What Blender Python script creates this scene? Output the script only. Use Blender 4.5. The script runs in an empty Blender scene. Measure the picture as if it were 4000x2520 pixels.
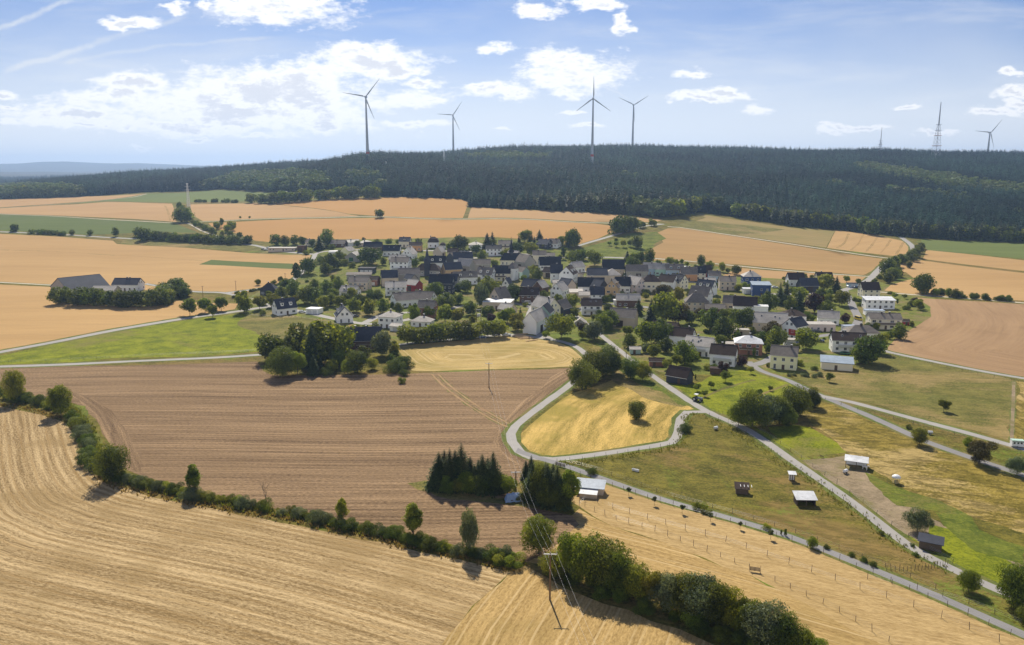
import bpy, math, random
import numpy as np
from mathutils import Vector, Matrix
from mathutils.geometry import delaunay_2d_cdt

random.seed(7); rng = np.random.default_rng(7)
SC = bpy.context.scene
COL = SC.collection
R = math.radians

# ------------------------------------------------------------------ camera
CAM_H = 80.0
FS = 3111.0                     # focal length in pixels of the 4000 px wide photograph
PITCH = math.atan((1260 - 665) / FS)
cd = bpy.data.cameras.new('camera'); cam = bpy.data.objects.new('camera', cd); COL.objects.link(cam)
cd.sensor_width = 36; cd.lens = 36 * FS / 4000; cd.clip_start = 1; cd.clip_end = 60000
cam.location = (0, 0, CAM_H); cam.rotation_euler = (math.pi / 2 - PITCH, 0, 0)
SC.camera = cam
SC.render.resolution_x = 1024; SC.render.resolution_y = 645
# ------------------------------------------------------------------ colour management
SC.view_settings.view_transform = 'Standard'; SC.view_settings.look = 'None'
SC.view_settings.gamma = 1; SC.view_settings.exposure = EXPOSURE = 0.33
SC.cycles.max_bounces = 6; SC.cycles.diffuse_bounces = 2; SC.cycles.glossy_bounces = 2
SC.cycles.transmission_bounces = 3; SC.cycles.volume_bounces = 0; SC.cycles.transparent_max_bounces = 8
SC.cycles.caustics_reflective = False; SC.cycles.caustics_refractive = False
# ------------------------------------------------------------------ node helper
class NT:
    def __init__(s, tree): s.t = tree; s.t.nodes.clear()
    def n(s, typ, **kw):
        nd = s.t.nodes.new(typ)
        ins = kw.pop('ins', {})
        for k, v in kw.items(): setattr(nd, k, v)
        for k, v in ins.items():
            if hasattr(v, 'is_output'): s.t.links.new(v, nd.inputs[k])
            else: nd.inputs[k].default_value = v
        return nd
    def m(s, op, a, b=None, c=None, clamp=False):
        nd = s.t.nodes.new('ShaderNodeMath'); nd.operation = op; nd.use_clamp = clamp
        for i, v in enumerate((a, b, c)):
            if v is None: continue
            if hasattr(v, 'is_output'): s.t.links.new(v, nd.inputs[i])
            else: nd.inputs[i].default_value = v
        return nd.outputs[0]
    def ss(s, v, a, b, lo=0.0, hi=1.0):
        nd = s.n('ShaderNodeMapRange', interpolation_type='SMOOTHSTEP', ins={0: v, 1: a, 2: b, 3: lo, 4: hi}); return nd.outputs[0]
    def mix(s, f, a, b, mode='MIX'):
        nd = s.t.nodes.new('ShaderNodeMix'); nd.data_type = 'RGBA'; nd.blend_type = mode
        for i, v in ((0, f), (6, a), (7, b)):
            if hasattr(v, 'is_output'): s.t.links.new(v, nd.inputs[i])
            else: nd.inputs[i].default_value = (tuple(v) + (1,) if isinstance(v, tuple) and len(v) == 3 else v)
        return nd.outputs[2]
    def noise(s, vec, scale, detail=3, rough=.55, out=0, dist=0):
        nd = s.n('ShaderNodeTexNoise', ins={'Scale': scale, 'Detail': detail, 'Roughness': rough, 'Distortion': dist})
        if vec is not None: s.t.links.new(vec, nd.inputs['Vector'])
        return nd.outputs[out]

# ------------------------------------------------------------------ sun direction, world sky
SUN_EL, SUN_AZ = R(43), R(-9)           # azimuth measured from +Y towards +X (negative = left)
S_DIR = Vector((math.sin(SUN_AZ) * math.cos(SUN_EL), math.cos(SUN_AZ) * math.cos(SUN_EL), math.sin(SUN_EL)))
sl = bpy.data.lights.new('sun', 'SUN'); so = bpy.data.objects.new('sun', sl); COL.objects.link(so)
sl.energy = 5.0; sl.angle = R(.53); sl.color = (1, .92, .77); so.location = (0, 0, 600)
so.rotation_euler = (-S_DIR).to_track_quat('-Z', 'Y').to_euler()

def ray(px, py, s=1.0):
    """direction of the view through pixel (px,py) of the 4000x2520 photograph"""
    dx = (px - 2000) / FS; dy = -(py - 1260) / FS
    c, n = math.cos(PITCH), math.sin(PITCH)
    return dx, c + dy * n, -n + dy * c
def DP(x, y): return x / .602, y / .602          # overview pixels (2408 wide) -> source pixels
def uvdir(x, y):
    d = ray(*DP(x, y)); return d[0] / d[1], d[2] / d[1]

W = bpy.data.worlds.new('World'); SC.world = W; W.use_nodes = True
w = NT(W.node_tree)
sky = w.n('ShaderNodeTexSky', sky_type='NISHITA', sun_disc=False, sun_elevation=SUN_EL, sun_rotation=SUN_AZ,
          altitude=500, air_density=1.0, dust_density=.6, ozone_density=3.0)
tc = w.n('ShaderNodeTexCoord').outputs['Generated']
sp = w.n('ShaderNodeSeparateXYZ', ins={0: tc})
yy = w.m('MAXIMUM', sp.outputs[1], .05)
U = w.m('DIVIDE', sp.outputs[0], yy); V = w.m('DIVIDE', sp.outputs[2], yy)
uv = w.n('ShaderNodeCombineXYZ', ins={0: U, 1: V}).outputs[0]
CLOUDS = [(640,14,118,34),(560,8,50,12),(850,142,118,28),(930,160,62,16),(800,125,60,18),
 (600,215,215,52),(700,190,150,38),(480,225,120,34),(330,195,80,22),(260,228,90,22),(560,270,270,34),(200,272,170,20),(120,282,95,16),(420,295,210,18),(720,280,160,30),(380,250,120,30),
 (1340,168,92,40),(1375,142,48,24),(1300,182,50,22),(1330,214,52,13),(1165,214,80,17),(1130,205,40,12),(1163,117,36,9),
 (1003,194,46,10),(955,236,75,17),(1010,228,45,12),(968,297,62,8),(1630,171,38,13),(1792,253,30,12),(1700,226,70,9),(1640,236,60,7),
 (2022,297,58,6),(2345,262,60,8),(2385,214,44,13),(2378,172,22,7),(2136,250,26,5),(325,56,48,10),(408,22,22,8),(475,8,28,12),
 (1275,22,40,18),(1395,10,58,14),(1465,45,14,26),(730,297,24,5),(1385,297,36,6),(1180,306,24,5),(1955,313,24,6),(610,318,36,5),(340,352,30,4),(40,258,28,5),(10,228,24,9),(2190,303,40,5),(1335,265,26,5),(560,292,90,12),(640,295,40,9),(30,289,60,10),(200,300,50,6),(470,330,30,4),(2400,240,20,10)]
wv = w.n('ShaderNodeVectorMath', operation='SUBTRACT', ins={0: w.noise(w.n('ShaderNodeMapping', ins={'Vector': uv, 'Scale': (1, 1.8, 1)}).outputs[0], 14, 4, .6, out=1), 1: (.5, .5, .5)}).outputs[0]
uvw = w.n('ShaderNodeVectorMath', operation='MULTIPLY_ADD', ins={0: wv, 1: (.075, .040, 0), 2: uv}).outputs[0]
acc = None
for (cx, cy, rx, ry) in CLOUDS:
    u0, v0 = uvdir(cx, cy); u1, v1 = uvdir(cx + rx * 1.12, cy - ry * 1.12)
    sx, sy = 1 / abs(u1 - u0), 1 / abs(v1 - v0)
    q = w.n('ShaderNodeVectorMath', operation='MULTIPLY_ADD', ins={0: uvw, 1: (sx, sy, 0), 2: (-u0 * sx, -v0 * sy, 0)}).outputs[0]
    L = w.n('ShaderNodeVectorMath', operation='LENGTH', ins={0: q}).outputs['Value']
    acc = L if acc is None else w.m('SMOOTH_MIN', acc, L, .18)
uvs = w.n('ShaderNodeMapping', ins={'Vector': uv, 'Scale': (1, 2.3, 1)}).outputs[0]
n1 = w.noise(uvs, 9, 6, .62); n2 = w.noise(uvs, 38, 5, .66)
edge = w.m('ADD', w.m('MULTIPLY', w.m('SUBTRACT', n1, .5), 2.9), w.m('MULTIPLY', w.m('SUBTRACT', n2, .5), 2.3))
dens = w.m('ADD', w.m('SUBTRACT', 1.34, acc), edge)
cmask = w.ss(dens, -.12, .72)
# high cirrus streaks and three old vapour trails
cir_v = w.n('ShaderNodeMapping', ins={'Vector': uv, 'Scale': (1.1, 7.5, 1), 'Rotation': (0, 0, R(-7))}).outputs[0]
cir = w.ss(w.noise(cir_v, 3.6, 9, .6, dist=.35), .42, .78, 0, .48)
cir2 = w.ss(w.noise(uvs, 2.1, 5, .5), .35, .7, 0, .34)
cir = w.m('ADD', cir, cir2)
wob = w.m('MULTIPLY', w.m('SUBTRACT', w.noise(uv, 16, 4, .6), .5), .016)
for (x0, y0, x1, y1, wd, st) in ((-60, 95, 170, -4, .0040, .60), (10, 168, 230, 100, .0042, .62), (225, 101, 440, 38, .0038, .38), (150, 143, 400, 108, .0034, .35), (400, 108, 640, 90, .0026, .30), (1250,130,1345,175,.0018,.4), (1400,190,1480,228,.0016,.42), (1500, 235, 2050, 182, .005, .15), (640, 62, 980, 18, .003, .16)):
    a = uvdir(x0, y0); b = uvdir(x1, y1); dx, dy = b[0] - a[0], b[1] - a[1]; L = math.hypot(dx, dy)
    t = w.m('DIVIDE', w.m('ADD', w.m('MULTIPLY', w.m('SUBTRACT', U, a[0]), dx / L), w.m('MULTIPLY', w.m('SUBTRACT', V, a[1]), dy / L)), L)
    d = w.m('ABSOLUTE', w.m('ADD', wob, w.m('SUBTRACT', w.m('MULTIPLY', w.m('SUBTRACT', V, a[1]), dx / L), w.m('MULTIPLY', w.m('SUBTRACT', U, a[0]), dy / L))))
    k = w.m('MULTIPLY', w.ss(d, wd * 1.3, 0, 0, st), w.m('MULTIPLY', w.ss(t, -.04, .06), w.ss(t, 1.06, .9)))
    cir = w.m('ADD', cir, w.m('MULTIPLY', k, w.ss(w.noise(uvs, 40, 4, .6), .3, .6, .55, 1)))
front = w.m('MULTIPLY', w.ss(sp.outputs[1], .30, .55), w.ss(sp.outputs[2], .62, .35))
cir = w.m('MULTIPLY', w.m('MINIMUM', cir, .9), front)
SKYW = (6.0, 6.5, 7.4)
ccol = w.mix(w.ss(w.m('MULTIPLY', w.m('ADD', n1, w.m('MULTIPLY', n2, .5)), w.ss(dens, .2, 1.5)), .40, .85), (9.4, 9.4, 9.5), (6.9, 7.1, 7.7))
skyc = w.mix(1.0, sky.outputs[0], (.40, .50, .72), 'MULTIPLY')
c0 = w.mix(w.m('MULTIPLY', cir, 1.0), skyc, SKYW)
c1 = w.mix(w.m('MULTIPLY', w.ss(V, .21, .0, 0, .92), front), c0, (8.2, 8.45, 8.8))           # milky air low over the horizon
c2 = w.mix(w.m('MULTIPLY', w.m('MULTIPLY', cmask, front), w.ss(V, -.005, .05, .35, 1)), c1, ccol)
# bright clouds added low behind the camera, unseen, to brighten shaded walls
oc = w.ss(w.noise(tc, 3.2, 5, .6), .48, .62)
fill_mask = w.m('MULTIPLY', w.ss(w.noise(tc, 3.2, 5, .6), .40, .52), w.m('MULTIPLY', w.m('MULTIPLY', w.ss(sp.outputs[2], -.02, .04), w.ss(sp.outputs[2], .62, .40)), w.ss(sp.outputs[1], .0, -.30)))
c2 = w.mix(fill_mask, c2, (10.5, 10.3, 10.0))
bg = w.n('ShaderNodeBackground', ins={'Color': c2, 'Strength': .093})
w.n('ShaderNodeOutputWorld', ins={0: bg.outputs[0]})

# ------------------------------------------------------------------ terrain height
YS = [0, 450, 550, 650, 800, 900, 1100, 1340, 1500, 1750, 2000, 2300, 3000, 4500, 6500, 8000, 11000, 14000, 20000]
TPX = [-500, 0, 170, 400, 640, 860, 1200, 1500, 2000, 2408, 2900]
TAB = {-500: [0,0,2,6,18,23,28,28,26,20,16,16,24,48,72,50,140,120,60],
 0:   [0,0,2,6,18,23,28,30,28,23,19,18,26,50,76,50,150,120,60],
 170: [0,0,2,6,18,24,30,34,38,42,44,40,26,48,80,50,186,120,60],
 400: [0,0,2,6,18,25,33,38,44,54,62,66,50,40,70,60,166,120,60],
 640: [0,0,2,7,19,27,35,44,54,68,78,80,60,40,50,60,120,100,60],
 860: [0,0,3,10,23,33,52,86,94,94,88,82,70,50,50,50,100,90,60],
 1200:[0,0,3,11,28,37,54,68,80,106,121,120,90,50,50,50,80,80,60],
 1500:[0,0,3,11,27,34,49,66,80,107,123,121,90,50,50,50,80,80,60],
 2000:[0,0,0,3,11,16,36,60,76,100,113,110,80,50,50,50,80,80,60],
 2408:[0,0,0,1,9,15,32,54,70,92,105,104,80,50,50,50,80,80,60],
 2900:[0,0,0,1,9,15,32,54,70,92,105,104,80,50,50,50,80,80,60]}
_t = np.array([(p - 1204) / 1873 / .982 for p in TPX])
_gy = np.concatenate([np.arange(-400, 3000, 20.), np.arange(3000, 20001, 250.)])
_gt = np.linspace(-.95, .95, 191)
_a = np.array([np.interp(_gy, YS, TAB[p]) for p in TPX])
_H = np.array([np.interp(_gt, _t, _a[:, j]) for j in range(len(_gy))])     # [y, t]
for _ in range(3):
    _H[1:-1] = (_H[:-2] + 2 * _H[1:-1] + _H[2:]) / 4
for _ in range(20):
    _H[:, 1:-1] = (_H[:, :-2] + 2 * _H[:, 1:-1] + _H[:, 2:]) / 4
def hgt(X, Y):
    X = np.asarray(X, float); Y = np.asarray(Y, float)
    t = np.clip(X / np.maximum(Y, 150.), -.949, .949)
    ti = (t + .95) / .01; i = np.clip(ti.astype(int), 0, 189); ft = ti - i
    yi = np.interp(Y, _gy, np.arange(len(_gy))); j = np.clip(yi.astype(int), 0, len(_gy) - 2); fy = yi - j
    z = (_H[j, i] * (1 - ft) + _H[j, i + 1] * ft) * (1 - fy) + (_H[j + 1, i] * (1 - ft) + _H[j + 1, i + 1] * ft) * fy
    z = z + np.interp(Y, [6000, 9500, 11000, 12500], [0, 0, 1, 0]) * (55 * np.exp(-((t + .56) / .07) ** 2) + 25 * np.exp(-((t + .49) / .10) ** 2) - 20)
    z = z + .7 * np.sin(X / 47 + 1.3) * np.sin(Y / 61 + .4) + .35 * np.sin(X / 19 + Y / 31)
    far = np.clip((Y - 2600) / 2000, 0, 1)
    return z + far * (14 * np.sin(X / 420 + Y / 900) + 8 * np.sin(X / 170 + 2.1) * np.sin(Y / 600))
_ls = np.concatenate([np.linspace(.6, 60, 1)[:0], np.geomspace(60, 16000, 700)])
def ground(px, py):
    """where the sight line through source pixel (px,py) meets the terrain"""
    d = ray(px, py)
    X = d[0] * _ls; Y = d[1] * _ls; Z = CAM_H + d[2] * _ls
    f = Z - hgt(X, Y)
    k = np.argmax(f < 0)
    if f[k] >= 0: k = len(_ls) - 1
    a, b = _ls[max(k - 1, 0)], _ls[k]
    for _ in range(18):
        m = (a + b) / 2
        if CAM_H + d[2] * m - float(hgt(d[0] * m, d[1] * m)) < 0: b = m
        else: a = m
    m = (a + b) / 2
    return d[0] * m, d[1] * m
def gD(x, y): return ground(*DP(x, y))
def to_px(X, Y, Z):
    """world -> overview pixel (2408 wide)"""
    c, n = math.cos(PITCH), math.sin(PITCH)
    dep = Y * c - (Z - CAM_H) * n; up = Y * n + (Z - CAM_H) * c
    return (2000 + FS * X / dep) * .602, (1260 - FS * up / dep) * .602
def depth_at(X, Y): return float(Y * math.cos(PITCH) - (hgt(X, Y) - CAM_H) * math.sin(PITCH))

# ------------------------------------------------------------------ object helpers
def mesh(name, V, F, mats, midx=None, uvs=None, tint=None, smooth=False):
    me = bpy.data.meshes.new(name); me.from_pydata([tuple(v) for v in V], [], [tuple(f) for f in F])
    for m in (mats if isinstance(mats, (list, tuple)) else [mats]): me.materials.append(m)
    if midx is not None: me.polygons.foreach_set('material_index', np.asarray(midx, dtype=np.int32))
    if uvs is not None:
        l = me.uv_layers.new(name='UVMap'); vi = np.empty(len(me.loops), dtype=np.int32); me.loops.foreach_get('vertex_index', vi)
        l.data.foreach_set('uv', np.asarray(uvs, dtype=np.float32)[vi].ravel())
    if tint is not None:
        a = me.attributes.new('tint', 'FLOAT', 'POINT'); a.data.foreach_set('value', np.asarray(tint, dtype=np.float32))
    if smooth: me.polygons.foreach_set('use_smooth', np.ones(len(me.polygons), dtype=bool))
    me.update(); return me
def fastmesh(name, V, nper, mats, midx=None, tint=None):
    """V: (n*nper,3) array, n separate polygons of nper corners"""
    V = np.asarray(V, dtype=np.float32); n = len(V) // nper
    me = bpy.data.meshes.new(name); me.vertices.add(len(V)); me.vertices.foreach_set('co', V.ravel())
    me.loops.add(len(V)); me.loops.foreach_set('vertex_index', np.arange(len(V), dtype=np.int32))
    me.polygons.add(n); me.polygons.foreach_set('loop_start', np.arange(0, n * nper, nper, dtype=np.int32))
    me.polygons.foreach_set('loop_total', np.full(n, nper, dtype=np.int32))
    for m in mats: me.materials.append(m)
    if midx is not None: me.polygons.foreach_set('material_index', np.asarray(midx, dtype=np.int32))
    if tint is not None:
        a = me.attributes.new('tint', 'FLOAT', 'POINT'); a.data.foreach_set('value', np.asarray(tint, dtype=np.float32))
    me.update(calc_edges=True); return me
def obj(name, me, parent=None, loc=None, rz=None, scale=None):
    o = bpy.data.objects.new(name, me); COL.objects.link(o)
    if parent is not None: o.parent = parent
    if loc is not None: o.location = loc
    if rz is not None: o.rotation_euler = (0, 0, rz)
    if scale is not None: o.scale = (scale,) * 3 if isinstance(scale, (int, float)) else scale
    return o
def thing(name, label, cat, loc=(0, 0, 0), rz=0, group=None, me=None):
    o = bpy.data.objects.new(name, me); COL.objects.link(o); o.location = loc; o.rotation_euler = (0, 0, rz)
    if me is None: o.empty_display_size = .5
    o['label'] = label; o['category'] = cat
    if group: o['group'] = group
    return o
class MB:
    """collects simple solids into one mesh"""
    def __init__(s): s.V = []; s.F = []; s.M = []
    def add(s, V, F, mi=0):
        b = len(s.V); s.V += [tuple(v) for v in V]; s.F += [tuple(i + b for i in f) for f in F]; s.M += [mi] * len(F)
    def box(s, x0, x1, y0, y1, z0, z1, mi=0):
        s.add([(x0,y0,z0),(x1,y0,z0),(x1,y1,z0),(x0,y1,z0),(x0,y0,z1),(x1,y0,z1),(x1,y1,z1),(x0,y1,z1)],
              [(0,3,2,1),(4,5,6,7),(0,1,5,4),(1,2,6,5),(2,3,7,6),(3,0,4,7)], mi)
    def tube(s, P, rad, n=6, mi=0, cap=True):
        P = [Vector(p) for p in P]; rings = []
        for i, p in enumerate(P):
            d = (P[min(i + 1, len(P) - 1)] - P[max(i - 1, 0)]).normalized()
            a = d.orthogonal().normalized() if abs(d.z) < .9 else Vector((1, 0, 0)).cross(d).normalized()
            b = d.cross(a); r = rad[i] if isinstance(rad, (list, tuple)) else rad
            rings.append([p + (a * math.cos(2 * math.pi * k / n) + b * math.sin(2 * math.pi * k / n)) * r for k in range(n)])
        V = [v for r_ in rings for v in r_]; F = []
        for i in range(len(P) - 1):
            for k in range(n): F.append((i*n+k, i*n+(k+1) % n, (i+1)*n+(k+1) % n, (i+1)*n+k))
        if cap: F.append(tuple(range(n))[::-1]); F.append(tuple((len(P)-1)*n+k for k in range(n)))
        s.add(V, F, mi)
    def build(s, name, mats, parent=None, smooth=False, **kw):
        return obj(name, mesh(name, s.V, s.F, mats, s.M, smooth=smooth), parent, **kw)
# ------------------------------------------------------------------ materials
def simple(name, col, rough=.8, var=.12, scale=1.0, metal=0, spec=.3, bump=0, stripe=None):
    m = bpy.data.materials.new(name); m.use_nodes = True; t = NT(m.node_tree)
    p0 = t.n('ShaderNodeTexCoord').outputs['Object']
    p = t.n('ShaderNodeVectorMath', operation='ADD', ins={0: p0, 1: t.m('MULTIPLY', t.n('ShaderNodeObjectInfo').outputs['Random'], 90)}).outputs[0]
    n = t.noise(p, scale, 4, .6); n2 = t.noise(p, scale * .22, 2)
    f = t.m('ADD', t.m('MULTIPLY', t.m('SUBTRACT', n, .5), 2 * var), t.m('ADD', 1, t.m('MULTIPLY', t.m('SUBTRACT', n2, .5), 1.6 * var)))
    if stripe:
        wv = t.n('ShaderNodeTexWave', wave_type='BANDS', bands_direction=stripe[0], ins={'Vector': p, 'Scale': stripe[1], 'Distortion': .4, 'Detail': 1})
        f = t.m('MULTIPLY', f, t.m('ADD', 1 - stripe[2], t.m('MULTIPLY', wv.outputs[1], 2 * stripe[2])))
    c = t.n('ShaderNodeVectorMath', operation='SCALE', ins={0: tuple(col), 3: f}).outputs[0]
    b = t.n('ShaderNodeBsdfPrincipled', ins={'Base Color': c, 'Roughness': rough, 'Metallic': metal, 'Specular IOR Level': spec})
    if bump:
        bp = t.n('ShaderNodeBump', ins={'Strength': bump, 'Distance': .1, 'Height': n}); t.t.links.new(bp.outputs[0], b.inputs['Normal'])
    t.n('ShaderNodeOutputMaterial', ins={0: b.outputs[0]}); return m

FK = {'ripe_wheat': (1.12, 1.02, .91), 'orange_grain': (1.16, 1.09, .93), 'dry_ploughed_soil': (1.22, 1.19, 1.09), 'pale_ploughed_soil': (1.08, 1.03, .92), 'dry_paddock_turf': (1.18, 1.16, 1.0),
      'pinkish_stubble': (1.15, 1.06, .9), 'ripe_grain_near': (1.06, 1.02, .95), 'mown_hay_meadow': (1.24, 1.12, .78), 'mown_golden_grass': (1.1, 1.06, .9), 'mown_stubble': (1.05, 1.0, .85), 'tan_stubble': (1.0, .98, .84)}
def field_mat(name, c1, c2, c3, broad=.9, fine=.5, grain=.5, patch=(.5, .7, .5), pscale=.02, tram=None, bump=.35, gs=1.6, bs=.10, fs=.7, uu=.004, rows=None):
    """c1 dark row, c2 light row, c3 patches; uses UV = (along row, across rows) in metres"""
    if name in FK: c1, c2, c3 = [tuple(a * b for a, b in zip(c, FK[name])) for c in (c1, c2, c3)]
    m = bpy.data.materials.new(name); m.use_nodes = True; t = NT(m.node_tree)
    uv = t.n('ShaderNodeUVMap', uv_map='UVMap').outputs[0]
    pos = t.n('ShaderNodeNewGeometry').outputs['Position']
    a = t.n('ShaderNodeMapping', ins={'Vector': uv, 'Scale': (uu, bs, 1)}).outputs[0]
    b = t.n('ShaderNodeMapping', ins={'Vector': uv, 'Scale': (uu * 8, fs, 1)}).outputs[0]
    g = t.n('ShaderNodeMapping', ins={'Vector': uv, 'Scale': (.5, 1.3, 1)}).outputs[0]
    na = t.noise(a, 1, 4, .6); nb = t.noise(b, 1, 4, .65); ng = t.noise(g, gs, 3, .7); npz = t.noise(pos, pscale, 5, .6); npl = t.noise(pos, .006, 2)
    sh = t.m('ADD', t.m('MULTIPLY', t.m('SUBTRACT', na, .5), broad * 2.2), t.m('MULTIPLY', t.m('SUBTRACT', nb, .5), fine * 2.2))
    sh = t.m('ADD', sh, t.m('MULTIPLY', t.m('SUBTRACT', ng, .5), grain * 2.2))
    sh = t.m('ADD', t.m('ADD', sh, .5), t.m('MULTIPLY', t.m('SUBTRACT', npl, .5), .7))
    if rows:
        v1 = t.n('ShaderNodeSeparateXYZ', ins={0: uv}).outputs[1]
        ph = t.m('ADD', t.m('MULTIPLY', v1, 6.2832 / rows[0]), t.m('MULTIPLY', t.noise(b, .35, 3), 5))
        sh = t.m('ADD', sh, t.m('MULTIPLY', t.m('SINE', ph), t.m('MULTIPLY', t.ss(na, .3, .6, .3, 1), rows[1])))
        ph2 = t.m('ADD', t.m('MULTIPLY', v1, 6.2832 / (rows[0] * 4.7)), t.m('MULTIPLY', t.noise(a, 1.5, 3), 4))
        sh = t.m('ADD', sh, t.m('MULTIPLY', t.m('SINE', ph2), rows[1] * .4))
    col = t.mix(t.m('MINIMUM', t.m('MAXIMUM', sh, 0), 1), c1, c2)
    pm = t.m('MULTIPLY', t.ss(t.m('ADD', npz, t.m('MULTIPLY', t.m('SUBTRACT', ng, .5), .25)), patch[0], patch[1]), patch[2])
    col = t.mix(pm, col, c3)
    if tram:
        per, wd, tcol, amt, pair = tram
        vv = t.n('ShaderNodeSeparateXYZ', ins={0: uv}).outputs[1]
        vv = t.m('ADD', vv, t.m('MULTIPLY', t.noise(pos, .02, 2), 3))
        fr = t.m('MULTIPLY', t.m('ABSOLUTE', t.m('SUBTRACT', t.m('FRACT', t.m('DIVIDE', vv, per)), .5)), per)
        msk = t.ss(t.m('ABSOLUTE', t.m('SUBTRACT', fr, pair)), wd, wd * .4, 0, amt)
        msk = t.m('MULTIPLY', msk, t.ss(t.noise(b, .6, 3), .32, .55))
        col = t.mix(msk, col, tcol)
    bs_ = t.n('ShaderNodeBsdfPrincipled', ins={'Base Color': col, 'Roughness': .95, 'Specular IOR Level': .08})
    hh = t.m('ADD', ng, t.m('MULTIPLY', nb, .8))
    bp = t.n('ShaderNodeBump', ins={'Strength': bump, 'Distance': .35, 'Height': hh}); t.t.links.new(bp.outputs[0], bs_.inputs['Normal'])
    t.n('ShaderNodeOutputMaterial', ins={0: bs_.outputs[0]}); return m

def grass_mat(name, g1, g2, dry, drypatch=(.5, .65, .8), pscale=.03, bump=.6, ll=(.3, .3), lush=None, cl=0):
    m = bpy.data.materials.new(name); m.use_nodes = True; t = NT(m.node_tree)
    uv = t.n('ShaderNodeUVMap', uv_map='UVMap').outputs[0]
    pos = t.n('ShaderNodeNewGeometry').outputs['Position']
    n1 = t.noise(pos, .12, 6, .65); n2 = t.noise(pos, 1.5, 4, .7); n3 = t.noise(pos, pscale, 6, .62, dist=.6)
    st = t.n('ShaderNodeMapping', ins={'Vector': uv, 'Scale': (.01, .22, 1)}).outputs[0]
    n4 = t.noise(st, 1, 4, .6)
    sh = t.m('ADD', t.m('ADD', .5, t.m('MULTIPLY', t.m('SUBTRACT', n1, .5), 2.6)), t.m('MULTIPLY', t.m('SUBTRACT', n2, .5), 2.6))
    col = t.mix(t.m('MINIMUM', t.m('MAXIMUM', sh, 0), 1), g1, g2)
    dd = t.m('ADD', t.m('ADD', n3, t.m('MULTIPLY', t.m('SUBTRACT', n4, .5), ll[0])), t.m('MULTIPLY', t.m('SUBTRACT', n2, .5), ll[1]))
    dcol = t.mix(t.ss(n1, .3, .7), dry, tuple(x * .72 for x in dry))
    col = t.mix(t.m('MULTIPLY', t.ss(dd, drypatch[0], drypatch[1]), drypatch[2]), col, dcol)
    if lush:
        n5 = t.noise(pos, .022, 5, .68, dist=.8)
        col = t.mix(t.m('MULTIPLY', t.ss(t.m('ADD', n5, t.m('MULTIPLY', t.m('SUBTRACT', n2, .5), .35)), .54, .68), lush[3]), col, lush[:3])
    if cl:
        cv = t.n('ShaderNodeMapping', ins={'Vector': uv, 'Scale': (.16, .42, 1)}).outputs[0]
        n6 = t.noise(cv, 1.0, 5, .7, dist=1.2)
        col = t.mix(t.m('MULTIPLY', t.ss(n6, .56, .40), cl), col, tuple(x * .45 for x in g1))
    b = t.n('ShaderNodeBsdfPrincipled', ins={'Base Color': col, 'Roughness': .95, 'Specular IOR Level': .08})
    bp = t.n('ShaderNodeBump', ins={'Strength': bump, 'Distance': .6, 'Height': t.m('ADD', n2, n1)}); t.t.links.new(bp.outputs[0], b.inputs['Normal'])
    t.n('ShaderNodeOutputMaterial', ins={0: b.outputs[0]}); return m

def leaf_mat(name, dark, light, rand=.35, trans=.35, spec=.22, big=False):
    m = bpy.data.materials.new(name); m.use_nodes = True; t = NT(m.node_tree)
    ti = t.n('ShaderNodeAttribute', attribute_name='tint').outputs['Fac']
    rn = t.n('ShaderNodeObjectInfo').outputs['Random']
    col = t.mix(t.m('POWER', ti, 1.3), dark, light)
    f = t.m('ADD', 1 - rand, t.m('MULTIPLY', rn, 2 * rand))
    if big: f = t.m('MULTIPLY', f, t.ss(t.noise(t.n('ShaderNodeNewGeometry').outputs['Position'], .007, 3, .6), .35, .65, .55, 1.5))
    col = t.n('ShaderNodeVectorMath', operation='SCALE', ins={0: col, 3: f}).outputs[0]
    hs = t.n('ShaderNodeHueSaturation', ins={'Hue': t.m('ADD', .48, t.m('MULTIPLY', t.m('FRACT', t.m('MULTIPLY', rn, 7.3)), .04)), 'Saturation': 1, 'Value': 1, 'Color': col}).outputs[0]
    a = t.n('ShaderNodeBsdfPrincipled', ins={'Base Color': hs, 'Roughness': .6, 'Specular IOR Level': spec})
    tcol = t.mix(1, hs, (1.5, 1.35, .5), 'MULTIPLY')
    b = t.n('ShaderNodeBsdfTranslucent', ins={'Color': tcol})
    s = t.n('ShaderNodeMixShader', ins={0: trans, 1: a.outputs[0], 2: b.outputs[0]})
    t.n('ShaderNodeOutputMaterial', ins={0: s.outputs[0]}); return m

M = {}
M['wheat'] = field_mat('ripe_wheat', (.31,.205,.088), (.49,.345,.165), (.37,.25,.115), .35, .4, .4, (.5,.75,.45), .012, (24,.45,(.37,.25,.12),.45,1.1), .2, bs=.05)
M['wheat_orange'] = field_mat('orange_grain', (.32,.185,.070), (.43,.26,.108), (.375,.225,.09), .3, .3, .3, (.5,.75,.4), .006, None, .15, bs=.03)
M['wheat_near'] = field_mat('ripe_grain_near', (.205,.140,.062), (.53,.400,.222), (.275,.195,.09), .55, .70, 1.15, (.48,.64,.7), .035, (5.2,.42,(.34,.22,.09),.5,.9), .8, gs=1.7, bs=.16, fs=.85, uu=.006, rows=(1.9, .22))
M['plough'] = field_mat('dry_ploughed_soil', (.090,.057,.033), (.315,.215,.128), (.155,.102,.058), .55, .85, 1.0, (.48,.7,.45), .012, None, .7, gs=2.0, bs=.11, fs=.8, uu=.003, rows=(2.0, .11))
M['plough_light'] = field_mat('pale_ploughed_soil', (.21,.135,.078), (.39,.265,.155), (.18,.115,.065), .45, .4, .3, (.55,.7,.4), .012, None, .4, bs=.09, fs=.5)
M['tan'] = field_mat('tan_stubble', (.30,.18,.078), (.46,.295,.135), (.30,.20,.085), .5, .45, .4, (.48,.7,.5), .008, None, .2, bs=.05, fs=.3)
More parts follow.
